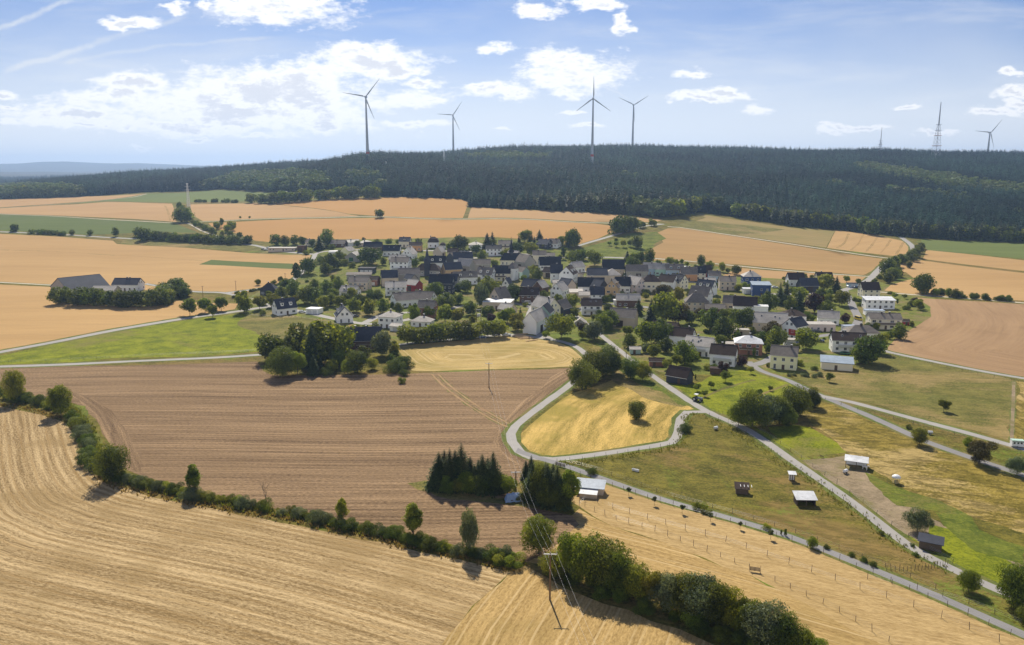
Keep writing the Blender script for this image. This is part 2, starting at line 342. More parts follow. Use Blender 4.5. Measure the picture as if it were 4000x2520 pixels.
M['pink'] = field_mat('pinkish_stubble', (.31,.20,.10), (.43,.295,.155), (.35,.24,.12), .4, .3, .3, (.5,.75,.4), .008, None, .15, bs=.03)
M['stubble'] = field_mat('mown_stubble', (.27,.205,.075), (.56,.42,.20), (.235,.20,.06), .5, .7, .8, (.45,.65,.6), .03, (7,.5,(.70,.54,.30),.35,1.0), .4, bs=.12, fs=.6)
M['hay'] = field_mat('mown_hay_meadow', (.17,.145,.040), (.50,.375,.165), (.20,.185,.045), 1.15, .65, .9, (.50,.62,.7), .03, None, .5, bs=.14, fs=.5, uu=.012)
M['mown'] = field_mat('mown_golden_grass', (.225,.150,.060), (.49,.345,.165), (.22,.165,.06), .3, .6, .95, (.5,.68,.5), .03, (6,.3,(.62,.46,.24),.5,.8), .5, gs=1.8, bs=.22, fs=1.1, uu=.008, rows=(1.7, .09))
M['paddock'] = field_mat('dry_paddock_turf', (.26,.175,.080), (.46,.33,.175), (.28,.19,.08), .45, .8, .9, (.5,.7,.5), .03, None, .5, gs=1.6, bs=.2, fs=.9, uu=.02)
M['olive'] = field_mat('olive_dry_meadow', (.22,.165,.055), (.37,.27,.105), (.21,.19,.055), .5, .4, .5, (.45,.65,.6), .012, None, .2)
M['pasture'] = grass_mat('pasture_grass', (.080,.078,.013), (.235,.195,.035), (.31,.205,.070), (.48,.64,.8), .02, lush=(.16,.22,.028,.95), cl=.4)
M['green'] = grass_mat('green_meadow', (.075,.105,.014), (.195,.215,.030), (.26,.20,.07), (.50,.66,.75), .025, cl=.3)
M['lush'] = grass_mat('lush_green_grass', (.090,.120,.008), (.27,.285,.016), (.24,.20,.06), (.50,.66,.75), .022)
M['drygrass'] = grass_mat('dry_meadow', (.105,.105,.024), (.235,.205,.052), (.40,.285,.115), (.47,.62,.8), .02, lush=(.16,.18,.035,.5), cl=.3)
M['gold'] = grass_mat('golden_tall_grass', (.17,.135,.022), (.38,.28,.060), (.62,.45,.18), (.46,.60,.85), .035, .9, lush=(.17,.165,.03,.6), cl=.65)
M['sandy'] = grass_mat('bare_sandy_ground', (.22,.17,.10), (.38,.29,.185), (.20,.185,.055), (.48,.62,.7), .05, cl=.25)
M['crop'] = field_mat('green_crop', (.090,.120,.026), (.165,.195,.050), (.12,.15,.05), .4, .3, .3, (.5,.75,.4), .01, None, .2)
M['crop_dark'] = field_mat('dark_green_crop', (.070,.100,.022), (.135,.165,.042), (.16,.17,.07), .3, .3, .5, (.5,.7,.3), .02, None, .4)
M['verge'] = grass_mat('verge_grass', (.085,.11,.024), (.17,.19,.045), (.27,.20,.08), (.47,.62,.7), .06)
M['village'] = grass_mat('village_gardens', (.085,.11,.018), (.24,.25,.042), (.30,.22,.10), (.48,.6,.75), .045, lush=(.15,.21,.03,.7), cl=.3)
M['forest_floor'] = simple('forest_floor', (.035,.035,.02), .95, .4, .05)
M['asphalt'] = simple('asphalt', (.33,.31,.285), .85, .14, .35, spec=.25)
M['asphalt_dark'] = simple('dark_asphalt', (.235,.225,.22), .85, .18, .3, spec=.25)
M['gravel'] = simple('pale_gravel', (.55,.47,.37), .95, .15, .3)
M['yard'] = simple('paved_yard', (.36,.32,.27), .9, .15, .15)

WALL = {'w': (.90,.90,.88), 'c': (.80,.73,.56), 'b': (.60,.50,.39), 'g': (.36,.34,.31), 'k': (.055,.06,.075), 'r': (.30,.145,.10), 'o': (.52,.36,.19),
        'y': (.88,.84,.52), 'u': (.42,.55,.66), 'm': (.42,.62,.50), 'R': (.45,.05,.04), 'n': (.13,.075,.05), 'U': (.045,.085,.22), 'G': (.38,.52,.46), 'p': (.72,.60,.55), 'O': (.62,.33,.16)}
WN = {'w': 'white', 'c': 'cream', 'b': 'beige', 'g': 'grey', 'k': 'slate', 'r': 'brick', 'o': 'ochre', 'y': 'yellow', 'u': 'pale_blue', 'm': 'mint', 'R': 'red', 'n': 'brown_wood', 'U': 'deep_blue', 'G': 'pale_green', 'p': 'pinkish', 'O': 'orange'}
MW = {k: simple(WN[k] + '_wall', v, .85, .07, .4, stripe=('Z', 1.2, .12) if k in 'rkn' else None) for k, v in WALL.items()}
ROOF = {'d': ((.055,.060,.078), .6), 'g': ((.20,.175,.150), .65), 'b': ((.060,.043,.036), .7), 'l': ((.42,.385,.34), .6), 'm': ((.30,.35,.42), .35), 'W': ((.62,.63,.64), .5), 'B': ((.25,.31,.38), .35), 'D': ((.030,.032,.042), .5)}
RN = {'d': 'dark_slate', 'g': 'grey_tile', 'b': 'brown_tile', 'l': 'pale_tile', 'm': 'sheet_metal', 'W': 'white_membrane', 'B': 'blue_metal', 'D': 'black_slate'}
MR = {k: simple(RN[k] + '_roof', v[0], max(v[1], .55) + (.2 if k in 'dgbD' else 0), .38, .9, spec=.12 if k in 'dgbDl' else .3, bump=.25, stripe=('X', 1.1, .10) if k in 'mB' else ('Y', 1.7, .14)) for k, v in ROOF.items()}
def glass_mat():
    m = bpy.data.materials.new('window_glass'); m.use_nodes = True; t = NT(m.node_tree)
    rn = t.n('ShaderNodeObjectInfo').outputs['Random']
    c = t.mix(t.ss(rn, .55, .95), (.02,.026,.035), (.20,.21,.22))
    b = t.n('ShaderNodeBsdfPrincipled', ins={'Base Color': c, 'Roughness': .08, 'Specular IOR Level': .6}); t.n('ShaderNodeOutputMaterial', ins={0: b.outputs[0]}); return m
M['glass'] = glass_mat()
M['frame'] = simple('white_frame', (.75,.75,.74), .5, .03)
M['trim'] = simple('roof_trim', (.55,.55,.53), .5, .05)
M['chim'] = simple('chimney_brick', (.10,.085,.08), .8, .2, 2)
M['door'] = simple('brown_door', (.11,.07,.045), .6, .1, 1)
M['gdoor'] = simple('garage_door', (.62,.62,.62), .5, .05, 1)
M['bdoor'] = simple('barn_door_wood', (.07,.05,.04), .8, .2, 1)
M['greendoor'] = simple('green_door', (.03,.13,.05), .6, .1, 1)
M['wood'] = simple('weathered_wood', (.13,.095,.07), .85, .25, 2)
M['plank'] = simple('fresh_timber', (.60,.42,.24), .8, .1, 2)
M['pole'] = simple('pole_wood', (.19,.12,.06), .85, .2, 2)
M['metal'] = simple('galvanised_metal', (.48,.49,.50), .45, .08, 1, metal=.3)
M['insul'] = simple('insulator', (.35,.28,.25), .3, .05)
M['wire'] = simple('wire', (.55,.55,.55), .45, .0, 1)
M['turb'] = simple('turbine_white', (.44,.46,.48), .5, .03, .05)
M['turbred'] = simple('turbine_red', (.50,.07,.05), .5, .03)
M['mast'] = simple('mast_grey', (.40,.41,.44), .6, .05)
M['mastred'] = simple('mast_red', (.40,.12,.10), .6, .05)
M['bark'] = simple('bark', (.10,.078,.06), .9, .3, 2)
M['tyre'] = simple('tyre_rubber', (.02,.02,.02), .8, .1)
M['black'] = simple('black_metal', (.03,.03,.035), .5, .1)
M['white'] = simple('white_paint', (.80,.80,.79), .4, .04)
M['carglass'] = simple('car_glass', (.02,.025,.03), .1, 0, spec=.6)
M['skin'] = simple('skin', (.45,.27,.19), .6, .05)
M['jeans'] = simple('dark_blue_trousers', (.04,.05,.09), .9, .1)
M['shirt'] = simple('dark_shirt', (.06,.05,.06), .9, .1)
M['tarp'] = simple('blue_tarpaulin', (.25,.36,.55), .5, .25, 1.5)
M['stone'] = simple('garden_stone', (.42,.39,.33), .9, .2, 2)
M['straw'] = simple('straw', (.45,.36,.16), .9, .3, 3)
M['hair_white'] = simple('white_coat', (.78,.75,.70), .8, .05)
LEAF = {
 'o': leaf_mat('dark_broadleaf', (.020,.046,.008), (.20,.25,.030), .30),
 'l': leaf_mat('mid_broadleaf', (.040,.075,.008), (.30,.34,.035), .28, .42),
 'Y': leaf_mat('bright_broadleaf', (.080,.135,.010), (.34,.38,.035), .15, .42),
 'y': leaf_mat('yellowing_broadleaf', (.11,.115,.016), (.27,.24,.04), .18, .42),
 's': leaf_mat('conifer_needles', (.014,.032,.010), (.100,.130,.040), .28, .15, .08),
 'w': leaf_mat('silver_broadleaf', (.050,.078,.034), (.23,.27,.14), .18, .30),
 'p': leaf_mat('purple_broadleaf', (.030,.014,.016), (.085,.035,.032), .15, .22),
 'n': leaf_mat('brownish_broadleaf', (.050,.042,.014), (.12,.095,.028), .15, .25),
 'F': leaf_mat('forest_needles', (.006,.022,.019), (.042,.085,.058), .45, .12, .02, True),
 'f': leaf_mat('forest_broadleaf', (.055,.09,.036), (.19,.245,.10), .30, .25, .08)}

# ------------------------------------------------------------------ ground: fields and roads
def cr(P, step):
    """Catmull-Rom through world points"""
    P = [np.array(p) for p in P]; P = [2 * P[0] - P[1]] + P + [2 * P[-1] - P[-2]]; out = []
    for i in range(1, len(P) - 2):
        n = max(1, int(np.linalg.norm(P[i + 1] - P[i]) / step))
        for k in range(n):
            t = k / n
            out.append(.5 * ((2 * P[i]) + (P[i+1] - P[i-1]) * t + (2*P[i-1] - 5*P[i] + 4*P[i+1] - P[i+2]) * t*t + (3*P[i] - P[i-1] - 3*P[i+1] + P[i+2]) * t**3))
    out.append(P[-2]); return np.array(out)
def subdiv(P, closed=True, rough=False):
    out = []; n = len(P); ph = rng.random(4) * 6
    for i in range(n if closed else n - 1):
        a = np.array(P[i]); b = np.array(P[(i + 1) % n]); L = np.linalg.norm(b - a); d = max(120., (a[1] + b[1]) / 2)
        k = max(1, int(L / (d * (.012 if rough and d < 450 else .03))))
        for j in range(k):
            q = a + (b - a) * j / k
            if j: q = q + rng.normal(0, min(.35, L / k * .08), 2)
            if rough: q = q + np.array([math.sin(q[0] * .31 + ph[0]) + math.sin(q[1] * .17 + ph[1]), math.sin(q[1] * .29 + ph[2]) + math.sin(q[0] * .13 + ph[3])]) * .9
            out.append(q)
    if not closed: out.append(np.array(P[-1]))
    return np.array(out)
FIELDS = [  # object name, material, row direction (degrees, or a guide line in overview pixels), outline in overview pixels
 ('village_ground','village',0,[(600,600),(700,560),(1000,556),(1300,566),(1380,600),(1560,612),(1800,640),(2060,660),(2200,700),(2190,760),(2060,860),(1800,885),(1560,880),(1400,800),(1250,795),(900,800),(640,790),(560,720),(640,660)]),
 ('wheat_field','wheat',0,[(-90,547),(0,550),(130,556),(265,566),(275,574),(440,583),(620,597),(740,600),(728,622),(698,655),(640,672),(560,692),(440,686),(300,680),(150,671),(0,664),(-90,660)]),
 ('wheat_field','wheat',2,[(-90,667),(0,669),(140,676),(150,690),(130,703),(160,716),(340,722),(395,705),(470,712),(560,714),(552,727),(430,748),(300,769),(150,797),(0,824),(-90,840)]),
 ('dry_strip','drygrass',0,[(290,565),(330,560),(500,566),(630,578),(625,592),(440,582),(280,573)]),
 ('green_crop_strip','crop_dark',-3,[(497,611),(690,620),(688,633),(468,622)]),
 ('green_meadow','lush',8,[(-90,848),(0,836),(150,806),(300,776),(440,752),(560,738),(640,733),(700,742),(740,790),(690,815),(612,828),(440,838),(200,849),(0,858),(-90,862)]),
 ('dry_meadow','drygrass',5,[(575,740),(640,728),(700,745),(790,760),(900,770),(930,800),(900,812),(800,800),(700,812),(620,790),(560,765)]),
 ('ploughed_field','plough',1.5,[(-90,868),(0,866),(300,860),(605,850),(618,872),(640,882),(880,881),(1000,877),(1200,870),(1345,865),(1336,903),(1266,955),(1207,1001),(1194,1020),(1196,1042),(1212,1064),(1243,1082),(1245,1110),(1205,1150),(1180,1185),(1260,1196),(1345,1212),(1362,1232),(1300,1290),(1240,1322),(1180,1312),(1100,1290),(960,1262),(800,1232),(640,1195),(480,1160),(340,1122),(300,1106),(262,1046),(240,1020),(225,985),(180,950),(60,925),(-90,900)]),
 ('ploughed_headland','plough',[(170,930),(215,960),(245,1000),(262,1046),(285,1100)],[(155,925),(185,940),(222,972),(240,1010),(262,1050),(292,1100),(330,1112),(322,1060),(298,1010),(262,965),(215,935),(170,922)]),
 ('ploughed_headland','plough',[(1345,868),(1270,915),(1180,1000),(1172,1030),(1185,1065),(1232,1100)],[(1345,865),(1337,903),(1266,955),(1207,1001),(1194,1020),(1196,1042),(1212,1064),(1243,1082),(1243,1104),(1190,1078),(1160,1040),(1166,1010),(1215,955),(1280,905),(1300,880)]),
 ('dry_grass_wedge','drygrass',0,[(962,1136),(1010,1130),(1060,1150),(1180,1170),(1240,1175),(1235,1195),(1170,1185),(1060,1170),(1000,1150)]),
 ('stubble_field','stubble',[(945,835),(1000,865),(1200,862),(1340,852),(1330,830),(1240,812),(1000,812)],[(935,812),(1000,808),(1100,799),(1200,789),(1290,797),(1336,814),(1370,842),(1358,861),(1200,867),(1000,873),(968,871),(948,840)]),
 ('mown_meadow','hay',[(1222,1040),(1275,975),(1345,925),(1450,885),(1560,862)],[(1236,1060),(1226,1040),(1226,1018),(1275,975),(1345,925),(1450,890),(1500,880),(1560,912),(1645,960),(1612,965),(1598,978),(1592,1000),(1578,1035),(1540,1044),(1420,1062),(1300,1072),(1260,1070)]),
 ('grass_slope','drygrass',-50,[(1380,800),(1420,812),(1490,865),(1560,915),(1620,950),(1600,955),(1520,935),(1440,900),(1400,850)]),
 ('green_slope','green',-50,[(1402,800),(1432,815),(1500,872),(1560,912),(1640,958),(1600,950),(1500,900),(1440,858)]),
 ('grain_field','wheat_near',[(165,960),(190,1030),(215,1085),(260,1135),(330,1160),(480,1190),(700,1232),(950,1285),(1200,1345)],[(-90,948),(0,955),(60,968),(130,985),(165,1010),(190,1060),(205,1095),(250,1138),(350,1168),(480,1192),(700,1236),(950,1288),(1090,1318),(1200,1345),(1150,1392),(1085,1460),(1030,1530),(960,1700),(-800,1700),(-620,948)]),
 ('mown_grass_field','mown',[(1040,1600),(1110,1470),(1180,1380),(1250,1290)],[(1200,1345),(1235,1330),(1290,1360),(1420,1420),(1600,1480),(1760,1560),(1900,1700),(960,1700),(1030,1530),(1085,1460),(1150,1392)]),
 ('mown_grass_field','mown',-33,[(1362,1234),(1345,1212),(1362,1196),(1440,1238),(1560,1275),(1700,1333),(1763,1352),(1900,1423),(2060,1508),(2200,1600),(1960,1640),(1900,1540),(1700,1440),(1480,1340),(1370,1300),(1290,1330),(1240,1322),(1300,1290)]),
 ('dry_paddock','paddock',-22,[(1330,1170),(1350,1125),(1420,1133),(1560,1182),(1700,1222),(1860,1272),(2060,1353),(2200,1412),(2560,1565),(2400,1700),(2200,1600),(2060,1508),(1900,1423),(1763,1352),(1700,1333),(1560,1275),(1440,1238),(1370,1196)]),
 ('orchard_meadow','lush',20,[(1560,905),(1620,905),(1700,880),(1765,868),(1850,900),(1920,935),(1880,950),(1780,1000),(1730,995),(1670,965)]),
 ('bright_grass','lush',0,[(1818,1005),(1870,998),(1905,1005),(1985,1060),(1960,1070),(1890,1078),(1850,1050)]),
 ('verge_strip','lush',0,[(1668,955),(1740,985),(1800,1012),(1850,1040),(1905,1082),(1990,1145),(2085,1212),(2160,1258),(2240,1290),(2330,1340),(2400,1375),(2360,1392),(2240,1330),(2130,1262),(1990,1165),(1875,1075),(1765,1005)]),
 ('tall_grass','gold',-20,[(1880,958),(1915,945),(1990,955),(2070,1000),(2180,1045),(2290,1085),(2500,1150),(2560,1290),(2408,1260),(2280,1215),(2130,1150),(2060,1110),(1992,1060),(1910,1005)]),
 ('sandy_paddock','sandy',-30,[(1880,1082),(1950,1078),(1995,1072),(2050,1105),(2075,1140),(2130,1180),(2200,1215),(2300,1275),(2420,1330),(2420,1350),(2300,1310),(2235,1262),(2150,1272),(2080,1225),(1980,1150),(1905,1100)]),
 ('green_paddock','green',-20,[(2050,1112),(2130,1152),(2280,1218),(2300,1250),(2200,1205),(2110,1190),(2075,1160)]),
 ('green_corner','lush',-20,[(2190,1236),(2240,1252),(2330,1302),(2420,1350),(2420,1412),(2340,1382),(2240,1329),(2180,1287)]),
 ('pasture_corner','green',-20,[(2190,1200),(2300,1240),(2420,1290),(2420,1330),(2300,1290),(2210,1230)]),
 ('dry_meadow','drygrass',-12,[(1865,888),(1960,868),(2080,835),(2230,862),(2385,893),(2380,1040),(2230,998),(2000,940),(1925,912)]),
 ('golden_strip','gold',80,[(2388,895),(2560,930),(2560,1070),(2384,1040)]),
 ('ploughed_field','plough_light',[(2200,706),(2230,745),(2200,780),(2120,815),(2200,840),(2480,892)],[(2155,700),(2200,703),(2480,720),(2560,724),(2560,910),(2300,872),(2080,826),(2110,792),(2190,745),(2188,722)]),
 ('wheat_field','wheat',-4,[(2080,683),(2095,670),(2150,655),(2130,640),(2095,636),(2140,612),(2165,612),(2560,658),(2560,716),(2300,702),(2150,694)]),
 ('wheat_field','wheat',-4,[(2178,588),(2300,600),(2560,628),(2560,652),(2170,609)]),
 ('green_crop_field','crop',-4,[(2165,563),(2300,568),(2560,582),(2560,622),(2180,588)]),
 ('wheat_field','wheat',40,[(1965,543),(2030,547),(2120,566),(2140,578),(2134,596),(2100,602),(1945,583)]),
 ('stubble_field','tan',-2,[(1545,548),(1570,537),(1600,536),(1760,561),(1940,589),(2085,610),(2060,632),(2030,647),(1900,637),(1740,622),(1560,613),(1490,612),(1520,592),(1560,570)]),
 ('stubble_strip','pink',-2,[(1735,630),(1900,642),(2048,652),(2038,668),(1840,656),(1700,648)]),
 ('dry_meadow_field','olive',-5,[(1595,533),(1660,512),(1640,503),(1860,535),(1963,543),(1943,582),(1760,557)]),
 ('green_meadow_field','drygrass',-5,[(1575,535),(1620,520),(1680,522),(1850,540),(1760,556),(1600,534)]),
 ('grain_field','wheat_orange',0,[(490,525),(700,515),(900,512),(1100,517),(1400,526),(1445,532),(1435,548),(1380,575),(1290,567),(1160,557),(1000,560),(860,563),(700,563),(640,570),(600,566),(560,550),(500,535)]),
 ('grain_field','wheat_orange',0,[(640,479),(880,465),(1080,468),(1103,476),(1088,513),(900,509),(820,503)]),
 ('grain_field','pink',0,[(445,481),(600,478),(640,480),(820,504),(850,509),(700,512),(480,522),(455,508)]),
 ('stubble_field','pink',0,[(1108,487),(1200,493),(1400,501),(1560,516),(1540,523),(1400,522),(1100,513)]),
 ('stubble_field','pink',0,[(-90,491),(0,490),(100,484),(250,475),(405,479),(415,522),(300,514),(0,502),(-90,500)]),
 ('stubble_field','pink',0,[(-90,471),(0,470),(250,461),(340,456),(265,468),(0,488),(-90,490)]),
 ('green_crop_field','crop',0,[(235,473),(300,464),(345,455),(420,454),(520,447),(720,452),(610,472),(440,476),(300,474)]),
 ('green_crop_field','crop_dark',0,[(-90,504),(0,504),(200,514),(410,525),(465,547),(330,547),(200,552),(0,541),(-90,537)]),
 ('village_meadow','green',0,[(1340,590),(1420,570),(1480,549),(1540,545),(1562,560),(1530,585),(1490,606),(1420,606),(1360,602)]),
 ('hedge_strip','green',-60,[(160,950),(190,955),(212,985),(236,1035),(265,1090),(250,1110),(225,1060),(195,1000)]),
]
ROADS = [  # name, material, width m, verge m, centre line in overview pixels
 ('road','asphalt',4.8,2.6,[(-90,846),(0,828),(150,800),(300,771),(440,748),(560,732),(640,722),(720,735),(800,752),(880,762),(990,745),(1080,720)]),
 ('lane','asphalt',3.6,1.6,[(-90,864),(0,862),(200,855),(440,844),(640,832),(760,825),(880,818),(1000,803),(1100,795),(1200,787),(1290,797)]),
 ('lane','asphalt',3.4,1.0,[(345,668),(450,685),(520,688),(560,696),(600,706),(640,722)]),
 ('lane','asphalt',4,1.2,[(530,689),(600,680),(660,668),(700,650),(735,610),(760,592),(900,588),(1050,590),(1200,596),(1300,600)]),
 ('lane','asphalt',4,1.2,[(340,562),(500,570),(600,577),(640,588),(735,598)]),
 ('loop_lane','asphalt',3.0,1.2,[(1200,790),(1290,797),(1350,813),(1383,840),(1381,858),(1345,900),(1275,952),(1212,1002),(1201,1020),(1204,1038),(1222,1062),(1250,1076),(1300,1080),(1400,1069),(1540,1048),(1580,1040),(1596,1015),(1600,985),(1615,969),(1662,968)]),
 ('lane','asphalt_dark',2.5,1.0,[(1222,1062),(1270,1078),(1330,1095),(1400,1120),(1560,1175),(1700,1214),(1860,1263),(2060,1342),(2200,1400),(2420,1498),(2520,1545)]),
 ('lane','asphalt',2.8,1.3,[(1345,735),(1390,770),(1430,802),(1500,858),(1580,915),(1660,966),(1760,1012),(1870,1088),(2000,1178),(2130,1278),(2230,1333),(2345,1386),(2500,1445)]),
 ('lane','asphalt_dark',3.0,1.3,[(1760,850),(1790,872),(1850,893),(1910,922),(1970,947),(2060,985),(2170,1035),(2280,1075),(2370,1105),(2460,1135)]),
 ('lane','asphalt',3.2,1.3,[(1935,932),(2000,945),(2150,985),(2300,1025),(2420,1060),(2520,1090)]),
 ('street','asphalt_dark',4.5,.4,[(1985,680),(2005,720),(2018,755),(1985,780),(1930,790),(1880,800),(1800,850),(1765,858)]),
 ('road','asphalt',5.0,1.5,[(1985,682),(2040,660),(2066,635),(2090,615),(2135,602),(2147,583),(2125,562),(2110,550)]),
 ('field_track','gravel',3.0,.5,[(1570,533),(1600,535),(1760,559),(1940,586),(2088,607)]),
 ('field_track','gravel',2.6,1.0,[(1500,606),(1700,622),(1900,640),(2040,650)]),
 ('field_track','gravel',3.0,1.0,[(2040,684),(2110,690),(2300,704),(2520,722)]),
 ('field_track','asphalt',3.0,1.4,[(2060,815),(2090,828),(2300,871),(2500,905)]),
 ('field_track','gravel',2.4,2.5,[(440,525),(480,521),(700,513),(900,510),(1100,515),(1400,524),(1560,527)]),
 ('field_track','gravel',2.2,1.2,[(-90,501),(0,503),(200,513),(400,524),(440,525),(475,543),(520,558)]),
 ('field_track','gravel',2.4,1.0,[(-90,494),(0,490),(270,468),(345,456)]),
 ('road','asphalt',4.4,2.0,[(-90,542),(0,545),(200,555),(330,562),(345,562)]),
 ('field_track','gravel',2.2,1.2,[(-90,662),(0,664),(150,672),(250,677)]),
 ('lane','asphalt',3.6,1.5,[(1360,578),(1410,563),(1470,545),(1500,535),(1560,527)]),
 ('lane','asphalt',3.4,1.0,[(1330,605),(1420,605),(1480,607),(1460,618),(1430,640)]),
 ('street','asphalt_dark',4.5,.3,[(1080,720),(1200,712),(1290,735),(1345,735),(1400,715),(1500,720),(1600,735)]),
 ('street','asphalt',5.0,.3,[(1290,797),(1245,772),(1248,740),(1268,712),(1330,690),(1400,700)]),
 ('street','asphalt',4.5,.3,[(860,758),(900,740),(960,735),(1010,740)]),
 ('street','asphalt',4.0,.3,[(1010,660),(1100,665),(1200,655),(1350,640),(1450,640),(1560,655),(1680,670),(1800,690),(1900,690),(1985,682)]),
 ('wheel_track','plough_light',.9,.2,[(1015,879),(1040,905),(1098,950),(1155,985),(1192,1004)]),
 ('wheel_track','plough_light',.9,.2,[(1030,879),(1056,905),(1110,946),(1165,979),(1196,996)]),
 ('worn_path','sandy',1.0,.3,[(2384,897),(2382,960),(2379,1036)]),
 ('dry_strip','drygrass',1.4,.2,[(1648,938),(1690,918),(1740,902),(1775,893)]),
 ('dry_strip','drygrass',1.4,.2,[(1745,950),(1790,928),(1850,905)]),
 ('crop_line','tan',.9,.2,[(-40,586),(200,596),(330,603),(476,613)]),
 ('tramline','tan',1.3,.2,[(1996,549),(1985,572),(1968,583)]),('tramline','tan',1.3,.2,[(2030,552),(2019,572),(2001,588)]),('tramline','tan',1.3,.2,[(2064,557),(2053,573),(2036,592)]),
 ('tramline','tan',1.3,.2,[(2095,563),(2087,576),(2070,596)]),('tramline','tan',1.3,.2,[(2124,570),(2119,580),(2106,599)]),
 ('tramline','tan',1.2,.2,[(388,484),(395,498),(400,519)]),
 ('street','asphalt',4.0,.3,[(960,610),(1100,608),(1200,600),(1330,605)]),
]
polys = []
def widen(P):
    # carry fields that leave the photograph on beyond its left and right edges
    out = []
    for i, p in enumerate(P):
        q = P[(i + 1) % len(P)]; out.append(p)
        if p[0] <= -60 and q[0] <= -60 and max(p[1], q[1]) < 950: out += [(-560, p[1]), (-560, q[1])]
        if p[0] >= 2480 and q[0] >= 2480 and max(p[1], q[1]) < 1300: out += [(p[0] + 420, p[1] + 40), (q[0] + 420, q[1] + 40)]
    return out
for (nm, mt, guide, P) in FIELDS:
    P = widen(P)
    wp = [gD(*p) for p in P]
    g = guide if isinstance(guide, (int, float)) else np.array(cr([gD(*p) for p in guide], 8))
    polys.append([nm, mt, g, subdiv(wp, True, mt in ('lush', 'green', 'gold', 'sandy', 'drygrass'))])
# forest floor outline
FEDGE = [(-120,470),(0,468),(100,466),(250,459),(345,452),(400,451),(520,444),(560,446),(700,449),(760,455),(905,462),(1000,465),(1080,467),(1100,472),(1104,486),(1200,491),(1400,499),(1500,507),(1560,512),(1600,506),(1650,498),(1700,506),(1860,531),(1965,540),(2080,552),(2150,559),(2300,566),(2480,572),(2600,574)]
fw = [gD(*p) for p in FEDGE]
polys.insert(0, ['forest_floor', 'forest_floor', 0, subdiv(fw + [(8600, 11800), (-8600, 11800)])])
roads = []
for (nm, mt, wd, vg, P) in ROADS:
    c = cr([gD(*p) for p in P], 5 if P[0][1] > 640 else 12)
    d = np.gradient(c, axis=0); d /= np.linalg.norm(d, axis=1)[:, None]; nrm = np.stack([-d[:, 1], d[:, 0]], 1)
    roads.append([nm, mt, wd, vg, c, nrm])
# constrained triangulation of everything at once: one seamless ground
V2 = []; E2 = []
def chain(P, closed):
    b = len(V2); V2.extend([tuple(map(float, p)) for p in P]); n = len(P)
    E2.extend([(b + i, b + (i + 1) % n) for i in range(n if closed else n - 1)])
for p in polys: chain(p[3], True)
for (nm, mt, wd, vg, c, nr) in roads:
    for h in (wd / 2, wd / 2 + vg):
        j = rng.normal(0, .05 if h == wd / 2 else .25, len(c))[:, None]
        chain(np.concatenate([c + nr * (h + j), (c - nr * (h + j))[::-1]]), True)
rows = [-300., -100., 40.]; y = 70.
while y < 2500: rows.append(y); y *= 1.028
while y < 13000: rows.append(y); y *= 1.10
rows = np.array(rows)
for k, y in enumerate(rows):
    lm = 1.3 if y < 6000 else 1.0; tt = np.arange(-lm, lm + .001, .0155 if y < 2500 else .03) + (.007 if k % 2 else 0)
    xx = tt * max(y, 200.)
    jit = rng.normal(0, .15, (len(xx), 2)) * min(max(y, 100) * .004, 3)
    V2.extend([(float(a + j[0]), float(y + j[1])) for a, j in zip(xx, jit)])
res = delaunay_2d_cdt([Vector(v) for v in V2], E2, [], 0, 1e-4, False)
GV = np.array([(v[0], v[1]) for v in res[0]]); GF = np.array([f for f in res[2] if len(f) == 3])
GZ = hgt(GV[:, 0], GV[:, 1]); G3 = np.column_stack([GV, GZ])
a_, b_, c_ = GV[GF[:, 0]], GV[GF[:, 1]], GV[GF[:, 2]]
cr_ = (b_[:, 0]-a_[:, 0])*(c_[:, 1]-a_[:, 1]) - (b_[:, 1]-a_[:, 1])*(c_[:, 0]-a_[:, 0])
GF[cr_ < 0] = GF[cr_ < 0][:, ::-1]; GF = GF[np.abs(cr_) > 1e-6]
CEN = GV[GF].mean(1)
def inside(P, Q):
    x, y = Q[:, 0], Q[:, 1]; r = np.zeros(len(Q), bool)
    for i in range(len(P)):
        x0, y0 = P[i]; x1, y1 = P[(i + 1) % len(P)]
        if y0 == y1: continue
        k = ((y0 > y) != (y1 > y)) & (x < (x1 - x0) * (y - y0) / (y1 - y0) + x0); r ^= k
    return r
def linedist(c, Q, ext=True):
    """distance, arc length, signed side to a polyline"""
    best = np.full(len(Q), 1e9); S = np.zeros(len(Q)); sg = np.ones(len(Q)); acc_ = 0
    for i in range(len(c) - 1):
        a, b = c[i], c[i + 1]; d = b - a; L = float(np.hypot(*d)) or 1e-6
        lo = 0 if i or not ext else -1e9; hi = 1 if i < len(c) - 2 or not ext else 1e9
        t = np.clip(((Q - a) @ d) / L**2, lo, hi); q = a + t[:, None] * d; ds = np.hypot(*(Q - q).T)
        k = ds < best; best[k] = ds[k]; S[k] = (acc_ + t * L)[k]; sg[k] = np.sign(d[0]*(Q[:, 1]-a[1]) - d[1]*(Q[:, 0]-a[0]))[k]; acc_ += L
    return best, S, sg
cls = np.zeros(len(GF), int)
for i, p in enumerate(polys):
    lo, hi = p[3].min(0), p[3].max(0)
    k = np.where((CEN >= lo).all(1) & (CEN <= hi).all(1))[0]
    k = k[inside(p[3], CEN[k])]; cls[k] = i + 1
NB = len(polys) + 1
for part in (0, 1):
    for i, (nm, mt, wd, vg, c, nr) in enumerate(roads):
        lim = wd / 2 + (vg if part == 0 else 0)
        lo, hi = c.min(0) - 8, c.max(0) + 8
        k = np.where((CEN >= lo).all(1) & (CEN <= hi).all(1))[0]
        if len(k) == 0: continue
        bd, s_, g_ = linedist(c, CEN[k], False); k = k[bd < lim + .05]
        cls[k] = NB if part == 0 else NB + 1 + i
